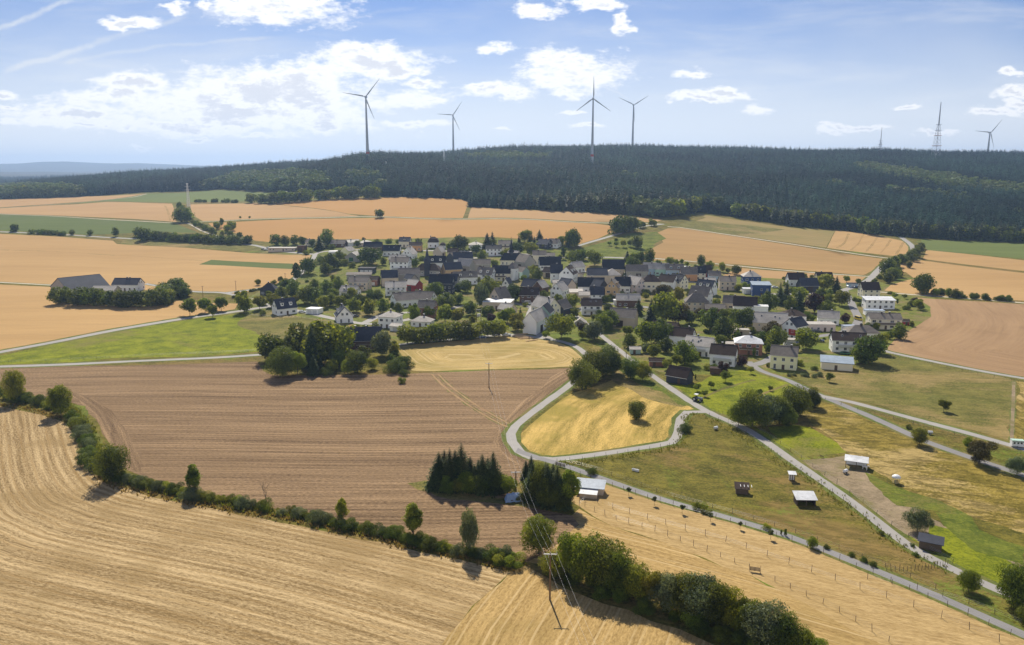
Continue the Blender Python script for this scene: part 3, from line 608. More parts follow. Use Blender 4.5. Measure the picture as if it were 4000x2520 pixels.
def ground_obj(name, mat, k, guide=0):
    if len(k) == 0: return
    F = GF[k]; idx, inv = np.unique(F, return_inverse=True); inv = inv.reshape(F.shape)
    Q = GV[idx]
    if isinstance(guide, (int, float)):
        a = R(guide); uvv = np.column_stack([Q[:, 0]*math.cos(a) + Q[:, 1]*math.sin(a), -Q[:, 0]*math.sin(a) + Q[:, 1]*math.cos(a)])
    else:
        b, s_, g_ = linedist(guide, Q); uvv = np.column_stack([s_, b * g_])
    me = mesh(name, G3[idx], inv, mat, uvs=uvv, smooth=True); o = obj(name, me); o['kind'] = 'structure'
ground_obj('ground', M['pasture'], np.where(cls == 0)[0], -20)
ground_obj('grass_verge', M['verge'], np.where(cls == NB)[0])
for i, p in enumerate(polys): ground_obj(p[0], M[p[1]], np.where(cls == i + 1)[0], p[2])
for i, r_ in enumerate(roads): ground_obj(r_[0], M[r_[1]], np.where(cls == NB + 1 + i)[0])
ROADC = [(r_[4], r_[2]) for r_ in roads]
def H(x, y): return float(hgt(x, y))
# ------------------------------------------------------------------ tree prototypes (unit height)
def diamonds(C, Nrm, s, asp, g):
    n = len(C)
    a = g.normal(size=(n, 3)); a -= (a * Nrm).sum(1)[:, None] * Nrm; a /= np.linalg.norm(a, axis=1)[:, None] + 1e-9
    b = np.cross(Nrm, a); s = np.asarray(s)[:, None] if np.ndim(s) else s
    return np.stack([C - a * s, C - b * s * asp, C + a * s, C + b * s * asp], 1).reshape(-1, 3)
def unit(v): return v / (np.linalg.norm(v, axis=-1, keepdims=True) + 1e-9)
def crown_pts(n, w, hb, nl, g, top=1.0, droop=0, kind='round'):
    """leaf centres, normals, tint"""
    cz, rz = (top + hb) / 2, (top - hb) / 2
    k_ = np.arange(nl); ph = np.arccos(1 - 2 * (k_ + .5) / nl); th = k_ * 2.39996 + g.random() * 6
    L = np.stack([np.cos(th) * np.sin(ph), np.sin(th) * np.sin(ph), np.cos(ph)], 1) * (.50 + .20 * g.random((nl, 1))) + g.normal(0, .09, (nl, 3))
    lobes = L * [w / 2, w / 2, rz] + [0, 0, cz]
    if kind == 'tall':
        k = np.clip((lobes[:, 2] - hb) / (top - hb), 0, 1); lobes[:, :2] *= (1.15 - .9 * k ** 1.5)[:, None]
    lr = (.30 + .22 * g.random(nl)); lt = g.random(nl)
    li = g.integers(0, nl, n)
    d = unit(g.normal(size=(n, 3)) + [0, 0, .25]); rr = 1 - .45 * g.random(n) ** 2
    sc = np.array([w / 2, w / 2, rz * (.8 if kind != 'tall' else .6)])
    k = 1.0
    if kind == 'tall':
        kk = np.clip((lobes[li, 2] - hb) / (top - hb), 0, 1); k = (1.1 - .6 * kk)[:, None]
    P = lobes[li] + d * (lr[li] * rr)[:, None] * 1.15 * sc * k
    q = np.sin(P[:, 0] * 23 + lt[li] * 9) * np.sin(P[:, 1] * 19 + 2) * np.sin(P[:, 2] * 21)
    P = P + d * (q * .06)[:, None] + g.normal(0, .012, (n, 3))
    P[:, 2] = np.clip(P[:, 2], .01, 1.03)
    N = unit(d * 1.0 + g.normal(size=(n, 3)) * .65)
    t = np.clip(.12 + .50 * lt[li] + .35 * g.random(n) + .2 * q, 0, 1)
    return P, N, t
def trunk_mesh(name, hb, w, g, r0=.020, limbs=5):
    m = MB(); lean = g.normal(size=2) * .015
    m.tube([(0, 0, -.04), (0, 0, .02), (lean[0] * .5, lean[1] * .5, hb * .6 + .05), (lean[0], lean[1], hb + .22)], [r0 * 1.5, r0, r0 * .8, r0 * .45], 7)
    for i in range(limbs):
        a = 2 * math.pi * i / limbs + g.random(); z = hb * (.75 + .3 * g.random()) + .04; q = .28 * w * (1 + g.random() * .5)
        m.tube([(lean[0]*.6, lean[1]*.6, z), (math.cos(a)*q*.5, math.sin(a)*q*.5, z + .13), (math.cos(a)*q, math.sin(a)*q, z + .26 + .15*g.random())], [r0 * .5, r0 * .35, r0 * .12], 5, cap=False)
    return mesh(name, m.V, m.F, [M['bark']])
def conifer_pts(levels, nb, seg, w, g, hb=.04):
    C, N, T, S = [], [], [], []
    for i in range(levels):
        k = (i + .5) / levels; z = hb + (1 - hb) * k; r = w / 2 * (1 - k) ** .68 * (.82 + .3 * g.random()) + .006
        m_ = max(3, int(nb * (1 - .55 * k))); a0 = g.random() * 6.28; tl = g.random()
        for j in range(m_):
            a = a0 + 6.283 * j / m_ + g.normal() * .15; rl = r * (.75 + .4 * g.random()); tt = np.clip(.2 + .4 * tl + .4 * g.random(), 0, 1)
            for q in range(seg):
                f = (q + .7) / seg; d = np.array([math.cos(a), math.sin(a), 0])
                c = d * rl * f + [0, 0, z + .018 * (1 - f) - rl * .38 * f * f]
                c = c + g.normal(size=3) * rl * (.05 if seg < 4 else .10)
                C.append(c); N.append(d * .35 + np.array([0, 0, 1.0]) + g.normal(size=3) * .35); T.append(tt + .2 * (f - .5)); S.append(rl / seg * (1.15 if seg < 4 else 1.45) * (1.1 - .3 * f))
    return np.array(C), unit(np.array(N)), np.clip(T, 0, 1), np.array(S)
def conifer_mesh(name, lf, levels, nb, seg, w, seed, trunk=True):
    g = np.random.default_rng(seed); C, N, T, S = conifer_pts(levels, nb, seg, w, g)
    # blades oriented along the branch
    D = C.copy(); D[:, 2] = 0; D = unit(D) + np.array([0, 0, -.45]); D = unit(D)
    Bv = unit(np.cross(N, D)); S_ = S[:, None]
    V = np.stack([C - D * S_ * .9, C - Bv * S_ * .55, C + D * S_ * 1.0, C + Bv * S_ * .55], 1).reshape(-1, 3)
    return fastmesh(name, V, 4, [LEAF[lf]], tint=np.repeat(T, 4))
KIND = {  # crown width, crown base, lobes, type, leaf material, noun, adjective
 'r': (.78, .22, 11, 'round', 'l', 'tree', 'round crowned roadside'), 'o': (1.0, -.04, 14, 'round', 'o', 'tree', 'dark green round'), 'l': (.90, .03, 13, 'round', 'l', 'tree', 'mid green leafy'),
 'Y': (.90, .14, 11, 'round', 'Y', 'tree', 'bright green'), 'y': (.80, .18, 9, 'round', 'y', 'tree', 'yellowing'),
 'w': (1.0, .03, 12, 'round', 'w', 'tree', 'silver green'), 'p': (.95, .03, 10, 'round', 'p', 'tree', 'purple leaved'),
 'n': (.92, .06, 10, 'round', 'n', 'tree', 'brownish'), 'c': (.36, .0, 8, 'tall', 'o', 'columnar_shrub', 'slim columnar'),
 'b': (1.45, -.25, 8, 'round', 'o', 'bush', 'low dark green'), 'g': (1.45, -.25, 8, 'round', 'l', 'bush', 'low green'), 'h': (1.5, -.25, 8, 'round', 'w', 'bush', 'low silvery'),
 'a': (.90, .26, 8, 'round', 'l', 'tree', 'little orchard'), 't': (.44, .10, 12, 'tall', 'Y', 'poplar', 'bright slender'),
 'B': (1.15, .12, 13, 'round', 'l', 'tree', 'broad spreading'), 's': (.62, 0, 0, 'con', 's', 'spruce', 'dark pointed'), 'C': (.40, -.02, 14, 'tall', 's', 'cypress', 'huge dark conical'),
 'T': (.40, .12, 12, 'tall', 'l', 'tree', 'slender young'), 'S': (.55, .45, 5, 'round', 'w', 'sapling', 'staked young')}
PROTO = {}
def proto(kind, lod, v):
    key = (kind, lod, v)
    if key in PROTO: return PROTO[key]
    w, hb, nl, typ, lf, noun, adj = KIND[kind]; seed = sum(map(ord, kind)) * 31 + lod * 7 + v
    g = np.random.default_rng(seed)
    if typ == 'con':
        cm = conifer_mesh(noun + '_crown', lf, (40, 20, 12)[2 - lod], (16, 12, 9)[2 - lod], (9, 4, 3)[2 - lod], w * (.9 + .1 * v), seed); hb = .05
        tm = trunk_mesh(noun + '_trunk', .7, w, g, .013, 0)
    else:
        n, s = ((11500, .0190), (2500, .044), (850, .072))[2 - lod]
        if typ == 'tall': n = int(n * .7); s *= .85
        if kind in 'bgh': n = int(n * .8); s *= 1.25
        P, N, t = crown_pts(n, w, hb, nl + v, g, kind=typ)
        cm = fastmesh(noun + '_crown', diamonds(P, N, s * (.7 + .6 * g.random(n)), .62, g), 4, [LEAF[lf]], tint=np.repeat(t, 4))
        tm = trunk_mesh(noun + '_trunk', max(hb, .1), w, g, .018 if kind not in 'bghC' else .012, 5) if kind not in 'bgh' else None
    PROTO[key] = (cm, tm); return PROTO[key]
TREES = []      # (object, px, py, noun, adjective, height)
def plant(X, Y, h, kind, label=None, cat=None, group=None, wsc=1.0, lod=None, sx=None, sy=None, name=None):
    dep = depth_at(X, Y)
    if lod is None: lod = 2 if dep < 330 else (1 if dep < 720 else 0)
    v = random.randrange(3); cm, tm = proto(kind, lod, v)
    noun = KIND[kind][5]; adj = KIND[kind][6]
    o = thing(name or {'o': 'dark_broadleaf_tree', 'a': 'orchard_tree', 'w': 'silver_tree', 'p': 'purple_tree', 'n': 'olive_tree', 'h': 'bush'}.get(kind) or ({'bush': 'bush', 'spruce': 'spruce_tree', 'tree': 'broadleaf_tree', 'poplar': 'poplar_tree', 'cypress': 'cypress_tree', 'columnar_shrub': 'columnar_shrub', 'sapling': 'sapling'}[noun]), label or '', cat or noun.replace('_', ' ').replace('columnar ', ''), (X, Y, H(X, Y) - .05), random.random() * 6.28, group)
    o.scale = (h * wsc, h * wsc, h)
    obj('crown', cm, o)
    if tm is not None: obj('trunk', tm, o)
    if label is None:
        x_, y_ = to_px(X, Y, H(X, Y)); TREES.append((o, x_, y_, noun, adj, h))
    return o
WIN = {'A': (1000, 850, 3.01), 'B': (1700, 850, 3.01), 'C': (2400, 900, 3.01), 'D': (3000, 950, 3.01), 'E': (1200, 1250, 1.8967), 'R': (2200, 1250, 1.8967),
       'Q': (2800, 1250, 1.8967), 'L': (0, 650, 1.8967), 'K': (0, 1350, 1.8967), 'F': (1400, 1720, 1.8967), 'G': (2400, 1720, 1.8967), 'J': (3100, 1720, 1.8967), 'Z': (0, 0, .602)}
def wpx(win, x, y):
    a, b, k = WIN[win]; return a + x / k, b + y / k
def wg(win, x, y): return ground(*wpx(win, x, y))
TR = {
'A': "235 330 115 o;345 335 100 o;455 320 95 o;555 330 95 o;655 335 70 o;745 380 165 s 1.5;830 340 165 o;890 370 55 b;1420 345 75 o;1190 345 70 l;1265 262 30 b;1560 300 50 b;1670 298 40 b;1900 300 50 o;1942 300 50 c;480 765 265 C;620 665 170 o;790 540 85 b;870 615 160 o;980 500 95 o;965 605 95 o;1040 560 70 b;815 670 115 o;1340 560 185 o 1.25;1440 470 95 o;1500 560 80 l;1510 665 55 c;1860 590 100 o;1950 505 50 b;1785 510 55 b;600 760 30 b;905 745 65 l;1700 450 55 c;"
     "210 780 45 b;290 740 45 b;340 850 110 o;430 940 165 o;300 965 130 o;210 1055 150 l;45 1085 140 y;95 1030 100 l;150 930 65 l;590 1015 190 o;700 1025 165 o;690 850 105 o;830 885 125 o;970 885 155 o .8;900 965 125 l;470 1025 95 y;790 1075 140 l;880 1045 130 o;980 1060 130 l;1060 1015 110 o;1130 955 115 Y;1230 1055 145 o;1150 1115 155 l;1330 1155 175 l;1350 990 120 o;1440 985 115 o;1495 1125 150 l;1680 1125 100 o;1865 1225 185 l .8;1610 965 60 b;1600 1055 60 b;2040 1195 135 Y;2095 960 165 o 1.1;2230 1235 175 Y;2350 1230 130 l;2230 1085 165 o 1.2;1900 895 50 b;2385 865 85 l;1190 1305 45 g;1280 1300 40 g;680 1250 30 h;1400 1395 130 o;1295 1385 110 l",
'E': "20 265 215 s;100 255 180 l;210 190 150 o;560 275 170 w .75;240 350 115 l;370 395 150 o;480 370 80 l;50 415 150 s;140 412 60 b;185 390 85 l;655 388 90 b;715 352 80 b;642 255 90 l;622 300 45 b;335 262 70 p;745 182 130 l 1.2;850 182 115 l 1.3;945 168 130 l 1.2;1060 158 130 l 1.25;1165 152 120 o 1.25;1250 142 110 l 1.3;1340 132 120 l 1.2;1420 128 110 Y 1.2;800 172 90 b .8;900 165 90 b .8;1000 158 90 b .8;1110 150 80 b .8;1210 142 80 b .8;1560 108 105 y;300 400 90 l;420 300 90 o",
'Z': "640 852 58 o;665 888 62 o;700 882 48 Y;705 850 72 o;735 868 102 s;757 858 92 l;790 852 82 l 1.1;425 523 29 o;440 523 27 o .9;430 507 20 o .9;422 492 15 o .8;893 512 18 o 1.2;590 478 20 o;35 545 15 o;170 553 11 o;212 554 12 o;273 557 20 o .7;340 567 26 o;545 543 20 l;535 547 16 l;522 535 24 T;510 540 16 l;2167 690 40 o",
'B': "225 375 100 o;305 388 155 o;155 372 60 l;480 432 100 o;550 512 105 o;610 362 175 s 1.2;672 342 170 s 1.2;640 352 90 l;855 462 90 l;905 402 60 s;968 452 145 o;985 295 90 s;1055 292 130 l;1130 262 115 s;1110 312 125 s;1165 322 100 s;1225 262 118 s 1.3;1208 347 60 l;1275 362 50 l;1125 455 150 l;1335 432 35 b;1480 322 95 l;1495 342 100 c;1600 350 190 o .8;1560 352 135 s;1640 342 130 o;2135 195 165 o;2200 182 170 o;2265 172 160 o;2325 167 160 o;1505 492 140 c;1640 562 160 l;1730 502 105 o;1870 572 165 l;2255 522 125 s;2050 330 45 a;2125 300 50 a;2130 347 60 a;2210 352 75 a;2295 347 75 a;2375 362 120 o;2345 522 100 l;2300 592 110 o;2050 532 40 b;1555 482 40 b;1470 502 60 l;700 592 90 l;1150 682 110 l;1195 742 125 o;1040 752 70 l;750 832 75 l;620 932 200 o;500 782 75 l;350 882 130 o;540 1062 255 w .6;940 992 190 o .9;20 932 140 o;160 1062 150 o;270 1022 110 o;110 1232 170 Y;262 1242 145 y;410 1152 150 l;320 1162 90 c;640 1162 115 l;580 1152 85 o;440 1252 85 l;660 1232 90 p;780 1232 105 Y;850 1242 165 l;1000 1202 150 s;945 1322 175 y;1120 1212 35 b;1055 1045 45 g;1290 972 95 o;1440 1035 120 l;1250 962 80 o;1615 1062 150 l;1640 1172 100 l;1480 1432 260 B;1300 1422 80 Y;1870 1442 200 w;1730 1432 90 l;1730 1362 110 n;1860 1202 60 l;1980 1332 180 l;2050 1302 180 o;2265 1412 120 a;2290 1502 100 o;2010 1012 90 o;2030 1122 95 o;1940 1172 80 o;1340 835 40 b;700 880 60 l",
'C': "150 362 118 s;200 382 85 l;310 372 100 o;250 452 105 o;410 402 155 o .7;515 412 60 l;645 412 90 l;720 422 75 l;790 392 50 l;850 422 50 l;1020 422 108 o .8;1120 472 100 l;955 452 45 b;1265 492 105 l .7;1335 502 55 l;1435 522 100 o;355 542 70 l;600 582 40 b;680 575 36 b;1230 592 70 l;1450 722 80 l;1160 602 30 b;1370 812 60 l;2200 622 95 l;2065 652 70 l;2360 592 110 s;280 1002 200 s;430 1062 260 s;375 752 60 b;370 822 80 Y;240 772 50 b;560 802 150 n 1.2;600 1122 335 Y;760 882 185 y .7;700 852 110 s;750 1112 235 n;880 1102 145 o;990 1052 110 n;1200 902 90 l;1130 1182 225 o;1280 1292 230 o;1500 1162 225 o;1290 1052 120 l;1400 1062 130 l;1620 1232 90 l;1580 1122 100 o;1800 962 200 o;1940 882 270 s;2015 862 240 s;2160 962 260 s;2070 952 150 o;2350 982 215 p;2180 852 170 l;1660 852 80 l;1250 1362 125 l;1850 1282 180 n;1900 1382 210 o;1750 1332 125 o;1640 1500 120 c;2250 1402 220 l 1.15;1810 1442 90 l;380 1342 250 l;550 1332 235 o;160 1252 110 a;180 1392 150 o;360 1442 90 w;460 1502 150 l;600 1442 150 o;810 1502 150 o;1720 1290 60 b;1080 1210 50 b;1440 1250 60 b;900 1200 50 b;2270 1060 90 o",
'D': "190 450 55 a;400 470 110 l;555 420 90 s;660 562 180 l 1.15;800 582 190 s;920 472 75 a;1060 482 60 l;620 662 110 o;710 712 110 l;795 722 55 a;870 742 170 l;720 622 70 o;690 852 150 o;1020 682 45 b;1090 742 50 b;1080 692 40 b;1490 652 62 a;1610 657 55 a;1520 722 70 c;1690 742 65 b;1760 782 110 a;1630 782 60 b;1800 772 50 b;1725 722 70 p;900 945 100 p;520 922 75 l;740 1192 165 c;660 1132 25 b;1270 1022 80 l;1350 1172 105 l;1430 1132 85 l;1530 1132 160 o;1180 1422 295 o;1100 1420 240 o;1270 1302 190 o;1690 982 60 l;1810 602 210 o .7;1970 622 80 l;2120 632 95 l .7;2190 645 90 o;1390 372 160 o;1480 282 110 o;1560 242 95 o;1620 232 80 o;1440 402 105 l;1490 432 115 o;1250 462 45 b;1310 422 50 b;1730 172 110 o;1770 122 90 o;1800 72 70 o;1700 172 60 l;560 1490 35 b;650 700 60 b;1230 745 40 b;1430 600 35 b;580 420 30 b",
'R': "140 522 195 o;230 452 205 o;320 422 195 o;380 402 120 l;500 442 140 o;590 452 120 l;540 742 128 o;905 832 60 b;210 1147 50 b;770 372 75 a;840 362 90 a;900 335 145 o;1200 462 72 a;1180 402 80 p;1320 352 80 p;1070 372 40 g;990 532 55 a;1095 512 50 a;1050 572 45 a;1390 402 50 a;1455 562 45 a;1535 527 35 a;980 442 38 c;1400 802 235 o;1500 792 200 w;1600 782 185 o;1720 722 200 o;1830 652 125 o;1530 690 110 o;675 1377 58 S;485 1305 58 S;880 1437 62 S;1090 1497 62 S;1050 1432 40 g 1.4;1300 790 150 l;1660 790 130 o;1860 650 90 o",
'Q': "1500 932 112 l;1940 1077 165 n;2220 1152 125 w;1860 955 75 l;1680 682 82 a;835 462 60 a;1485 1580 160 w 1.05;720 372 30 b;1420 808 30 b",
'J': "1295 1132 145 l;1625 1255 310 o .8;1710 1362 120 o;650 700 30 b;430 860 30 b;520 900 35 b;590 935 35 b;905 860 30 b",
'G': "930 662 52 S;1157 738 65 S;1465 803 75 l;1130 662 42 g;1265 712 62 c;1235 702 42 c;1570 805 30 b",
'L': "1408 1107 115 r;1520 1087 100 r;1577 1122 90 r;1640 1072 95 r;1810 1087 145 l .85;1925 1067 100 y;1912 882 42 l;1945 1105 35 b;1060 548 58 o;110 485 48 o;1780 390 18 a;1850 390 18 a",
'F': "600 372 275 s 1.2;680 382 310 s 1.1;765 372 340 s 1.15;830 362 235 s 1.2;920 392 280 s 1.1;1000 402 310 s 1.15;640 350 270 s 1.2;890 380 230 s 1.2;570 372 190 s 1.2;800 395 140 l .9;870 400 120 o;660 400 110 o;960 400 120 o;740 400 100 l;1040 408 150 o .9;720 372 290 s 1.1;860 385 200 s 1.2;960 385 250 s 1.1;1330 440 230 s 1.2;1440 470 285 s 1.2;1500 525 170 o .9;1420 510 170 o;1300 440 160 o;830 402 125 l;1110 415 130 Y;1280 302 185 s;1290 462 290 s;1350 480 250 o .7;1385 462 290 s 1.1;1500 515 245 s 1.2;1400 492 310 s;1470 505 310 s;1240 300 150 s;1560 528 310 t;1210 452 60 b;1335 862 255 l;410 745 290 T 1.35;825 865 315 w .45",
'K': "120 432 215 l .65;455 522 205 l .75;845 1015 255 o .85;1440 1122 250 T 1.2"}
for win in TR:
    for e in TR[win].split(';'):
        q = e.split(); x, y, hp = float(q[0]), float(q[1]), float(q[2]); ws = float(q[4]) if len(q) > 4 else 1.0
        X, Y = wg(win, x, y); dep = depth_at(X, Y); hm = hp / WIN[win][2] * dep / FS * (1.17 if q[3] not in 'sCT' else 1.05)
        kk = q[3]; shift = min(hm * .3, 4) if kk not in 'bghcCS' else hm * .3
        Y2 = Y + shift * .5; plant(X * Y2 / Y, Y2, hm, kk, wsc=ws)
# poplar in the hedge right of the middle
X, Y = wg('E', 262, 1500); plant(X, Y, 220 / 1.8967 * depth_at(X, Y) / FS, 't', 'bright green slender poplar growing out of the hedge below the ploughed field', 'poplar', wsc=1.0)

def ORDN(i):
    u = ['first','second','third','fourth','fifth','sixth','seventh','eighth','ninth','tenth','eleventh','twelfth','thirteenth','fourteenth','fifteenth','sixteenth','seventeenth','eighteenth','nineteenth','twentieth']
    return u[i] if i < 20 else ('twenty-' + u[i - 20] if i < 29 else 'thirtieth')
def row_of(path, n, hmin, hmax, kinds, label, cat, group, wj=.5, lod=None, wsc=(.8, 1.2), name=None, curve=True):
    """individual plants along a line given in overview pixels"""
    P = cr([gD(*p) for p in path], 1.0) if curve else np.array([gD(*p) for p in path])
    s = np.concatenate([[0], np.cumsum(np.hypot(*np.diff(P, axis=0).T))])
    made = []
    for i in range(n):
        q = s[-1] * (i + .5 + random.uniform(-.3, .3)) / n
        X = np.interp(q, s, P[:, 0]) + random.gauss(0, wj); Y = np.interp(q, s, P[:, 1]) + random.gauss(0, wj)
        made.append((to_px(X, Y, H(X, Y))[0], plant(X, Y, random.uniform(hmin, hmax), random.choice(kinds), label, cat, group, random.uniform(*wsc), lod, name=name)))
    if n > 1:
        for i, (_, o) in enumerate(sorted(made, key=lambda q: q[0])): o['label'] = ' '.join(label.split()[:11]) + ', ' + ORDN(i) + ' from left'
hg = 'bushes of the hedge between grain field and ploughed field'
row_of([(-20,928),(10,935),(60,945),(120,962),(150,968)], 12, 2.2, 4.2, 'bbg', 'dark bush in the far left end of the hedge', 'bush', hg, .5)
row_of([(165,985),(185,1010),(200,1050),(205,1080),(225,1105),(245,1120)], 13, 2.6, 4.4, 'bhb', 'rounded bush on the steep left bend of the hedge', 'bush', hg, .5)
row_of([(280,1128),(330,1142),(390,1155),(460,1172),(560,1188),(640,1203)], 22, 1.6, 3.0, 'bbgh', 'low bush in the narrow left stretch of the hedge', 'bush', hg, .4)
row_of([(650,1206),(740,1222),(830,1246),(900,1258),(960,1275)], 17, 1.7, 2.9, 'bgbh', 'low bush in the middle stretch of the hedge', 'bush', hg, .4)
row_of([(965,1277),(1040,1295),(1110,1305),(1160,1318),(1215,1330)], 14, 1.9, 3.2, 'bghb', 'leafy bush in the right end of the hedge', 'bush', hg, .4)
for (x, y, h) in ((745,1228,3.4), (1185,1318,3.6), (570,1192,3.0), (330,1143,3.3)):
    X, Y = gD(x, y); plant(X, Y, h, 'h', {745:'big silvery round bush beside the bright poplar in the hedge',1185:'largest silvery bush at the right end of the hedge',570:'silvery bush left of the bare tree in the hedge',330:'large silvery bush right of the dark hedge tree'}[x], 'bush', wsc=.8)
hb2 = 'trees of the tall hedge at the lower right'
for (x, y, h, k, ws, lb) in ((1300,1352,5,'l',1.1,'small green tree at the left tip of the tall hedge beside the power pole'), (1345,1362,9.6,'Y',.75,'bright topped tree at the left end of the tall hedge'), (1385,1375,10.4,'l',.8,'second tree from the left in the tall hedge, green and full'), (1428,1388,10.2,'o',.85,'third tree from the left in the tall hedge, dark and dense'), (1458,1400,8.8,'o',.7,'dark lower tree closing the first clump of the tall hedge'),
    (1495,1412,7.4,'l',.8,'green rounded tree just left of the yellowing one in the tall hedge'), (1535,1425,7.2,'y',.75,'yellowing tree in the middle of the tall hedge'), (1572,1438,7.6,'w',.8,'grey green tree right of the yellowing one in the tall hedge'), (1610,1448,8.8,'o',.75,'dark tree in the thick middle of the tall hedge'), (1650,1458,9.0,'w',.85,'tallest silvery tree in the middle of the tall hedge'), (1688,1470,8.4,'o',.8,'dark tree right of the tallest silvery one in the tall hedge'),
    (1722,1484,7.6,'l',.8,'yellow green tree between the two silvery ones of the tall hedge'), (1760,1500,7.6,'l',.8,'full green tree left of the right silvery tree in the hedge'), (1800,1520,8.2,'w',.95,'broad silvery tree towards the right end of the tall hedge'), (1840,1536,7.2,'o',.8,'dark tree right of the broad silvery one in the tall hedge'), (1880,1550,5.6,'l',1.0,'low green tree near the right end of the tall hedge'), (1920,1566,4.6,'Y',1.1,'bright low tree at the right tip of the tall hedge')):
    X, Y = gD(x, y); plant(X, Y, h, k, lb, 'tree', hb2, ws * 1.08)
row_of([(1300,1358),(1400,1392),(1480,1418),(1600,1462),(1700,1500),(1800,1545)], 14, 1.8, 3.2, 'bog', 'undergrowth bush on the shaded side of the tall hedge', 'bush', 'undergrowth bushes of the tall hedge', .8)
row_of([(1340,1342),(1440,1370),(1520,1402),(1640,1436),(1760,1480),(1880,1530)], 12, 1.8, 3.2, 'bol', 'undergrowth bush on the sunny side of the tall hedge', 'bush', 'undergrowth bushes of the tall hedge', .8)
# hedges and rows further away
row_of([(160,712),(200,716),(250,719),(300,721),(345,722),(375,716),(400,700),(430,692)], 30, 7.5, 11, 'oolo', 'dark tree in the thick screen around the farm in the grain', 'tree', 'trees screening the farm in the grain', 2, wsc=(1.0, 1.3), name='hedge_tree')
row_of([(385,722),(410,705),(440,695)], 5, 5, 8, 'ool', 'tree at the right corner of the farm screen', 'tree', 'trees screening the farm in the grain', 1.5)
row_of([(322,556),(380,564),(450,569),(520,572),(588,574)], 30, 6.5, 9, 'obo', 'dark tree in the long hedge behind the left grain field', 'tree', 'long hedge behind the left grain field', 1, wsc=(1, 1.35))
row_of([(72,549),(110,551),(155,554)], 8, 4, 5.5, 'b', 'bush in the short dark hedge by the far left road', 'bush', 'short dark hedge by the far left road', .6, lod=0)
row_of([(452,525),(480,540),(520,555),(580,562)], 12, 4, 7, 'ol', 'tree in the row slanting down to the long hedge', 'tree', 'row slanting down to the long hedge', .8)
row_of([(416,484),(424,494),(434,506),(442,516)], 5, 4, 7, 'o', 'dark tree in the clump beside the white lattice pylon', 'tree', 'clump beside the white lattice pylon', 2)
row_of([(455,476),(500,476),(560,477)], 9, 4, 7, 'b', 'low bush in the field hedge behind the lattice pylon', 'bush', 'field hedge behind the lattice pylon', 1, lod=0)
row_of([(612,478),(660,477),(720,473),(780,468),(840,466),(900,464)], 30, 11, 17, 'olo', 'tree in the wooded strip behind the orange field', 'tree', 'wooded strip behind the orange field', 3, lod=0, name='forest_edge_tree')
row_of([(1462,546),(1480,540),(1500,537),(1520,533),(1545,529)], 7, 5, 8, 'lo', 'small tree along the lane up to the forest', 'tree', 'small trees along the lane up to the forest', 1)
row_of([(2075,668),(2095,655),(2110,640),(2125,632),(2140,612),(2150,600)], 10, 5, 8, 'o', 'dark tree in the strip beside the winding road', 'tree', 'strip beside the winding road', 2)
row_of([(550,692),(600,684),(650,672),(690,658)], 24, 1.5, 2.2, 'b', 'clipped bush of the low hedge along the village lane', 'bush', 'clipped hedge along the village lane', .2)
row_of([(548,700),(590,712),(625,702)], 12, 1.5, 2.0, 'b', 'clipped bush of the low hedge around the cemetery', 'bush', 'clipped hedge around the cemetery', .2)
row_of([(2195,690),(2240,697),(2300,704),(2380,708)], 14, 2, 4.5, 'bo', 'bush on the bank above the right ploughed field', 'bush', 'bushes above the right ploughed field', .7)
row_of([(1900,1112),(2300,1395)], 1, .8, 1, 'b', 'tiny bush on the verge of the diagonal lane', 'bush', None, .2)
row_of([(1635,1196),(1665,1200)], 3, 1.6, 2.2, 'g', 'spreading bright bush beside the lower lane', 'bush', 'spreading bright bushes beside the lower lane', .3)
row_of([(945,905),(948,880),(940,850),(930,830)], 6, 2, 4, 'gb', 'garden bush at the edge of the big slate farmhouse garden', 'bush', 'bushes edging the slate farmhouse garden', .6)
row_of([(1800,862),(1850,865),(1860,845)], 5, 1.5, 2.5, 'gb', 'bramble bush on the bank below the yellow house', 'bush', 'brambles below the yellow house', .6)
row_of([(1850,885),(1880,884),(1910,888),(1930,884)], 6, 1.4, 2.2, 'h', 'grey bramble bush on the dry bank beside the forked lane', 'bush', 'brambles beside the forked lane', .6)
# broadleaf trees along the forest edge, each a thing of its own
ef = 'broadleaf trees along the forest edge'
row_of([(5,466),(60,466),(120,464),(170,462),(230,458)], 22, 15, 22, 'of', 'big dark tree on the far left forest edge', 'tree', ef, 6, 0, (.9, 1.2)) if False else None
EDGE = [([(0,463),(60,464),(120,462),(180,458)], 20, 15, 22, 'ool', 'dark broadleaf tree at the far left end of the forest edge'),
        ([(560,442),(620,443),(680,445),(740,446)], 22, 9, 13, 'ool', 'broadleaf tree at the forest edge behind the green crop'),
        ([(1490,497),(1530,503),(1570,508),(1610,500),(1645,492),(1650,480)], 26, 11, 19, 'llo', 'pale broadleaf tree in the forest corner above the lane'),
        ([(1395,492),(1440,494),(1480,497)], 14, 10, 16, 'lwo', 'broadleaf tree in the loose edge above the pink stubble'),
        ([(1740,508),(1800,517),(1860,526),(1920,533)], 22, 12, 18, 'olo', 'broadleaf tree at the forest edge above the olive meadow'),
        ([(1920,533),(1985,540),(2060,549),(2120,554)], 24, 10, 17, 'lol', 'broadleaf tree at the forest edge behind the curved grain field'),
        ([(2160,555),(2240,560),(2330,565),(2430,570)], 24, 9, 15, 'ool', 'broadleaf tree at the far right forest edge')]
for P, n, a, b, k, lb in EDGE: row_of(P, n, a, b, k, lb, 'tree', ef, 5, 0, (.9, 1.15), name='forest_edge_tree')
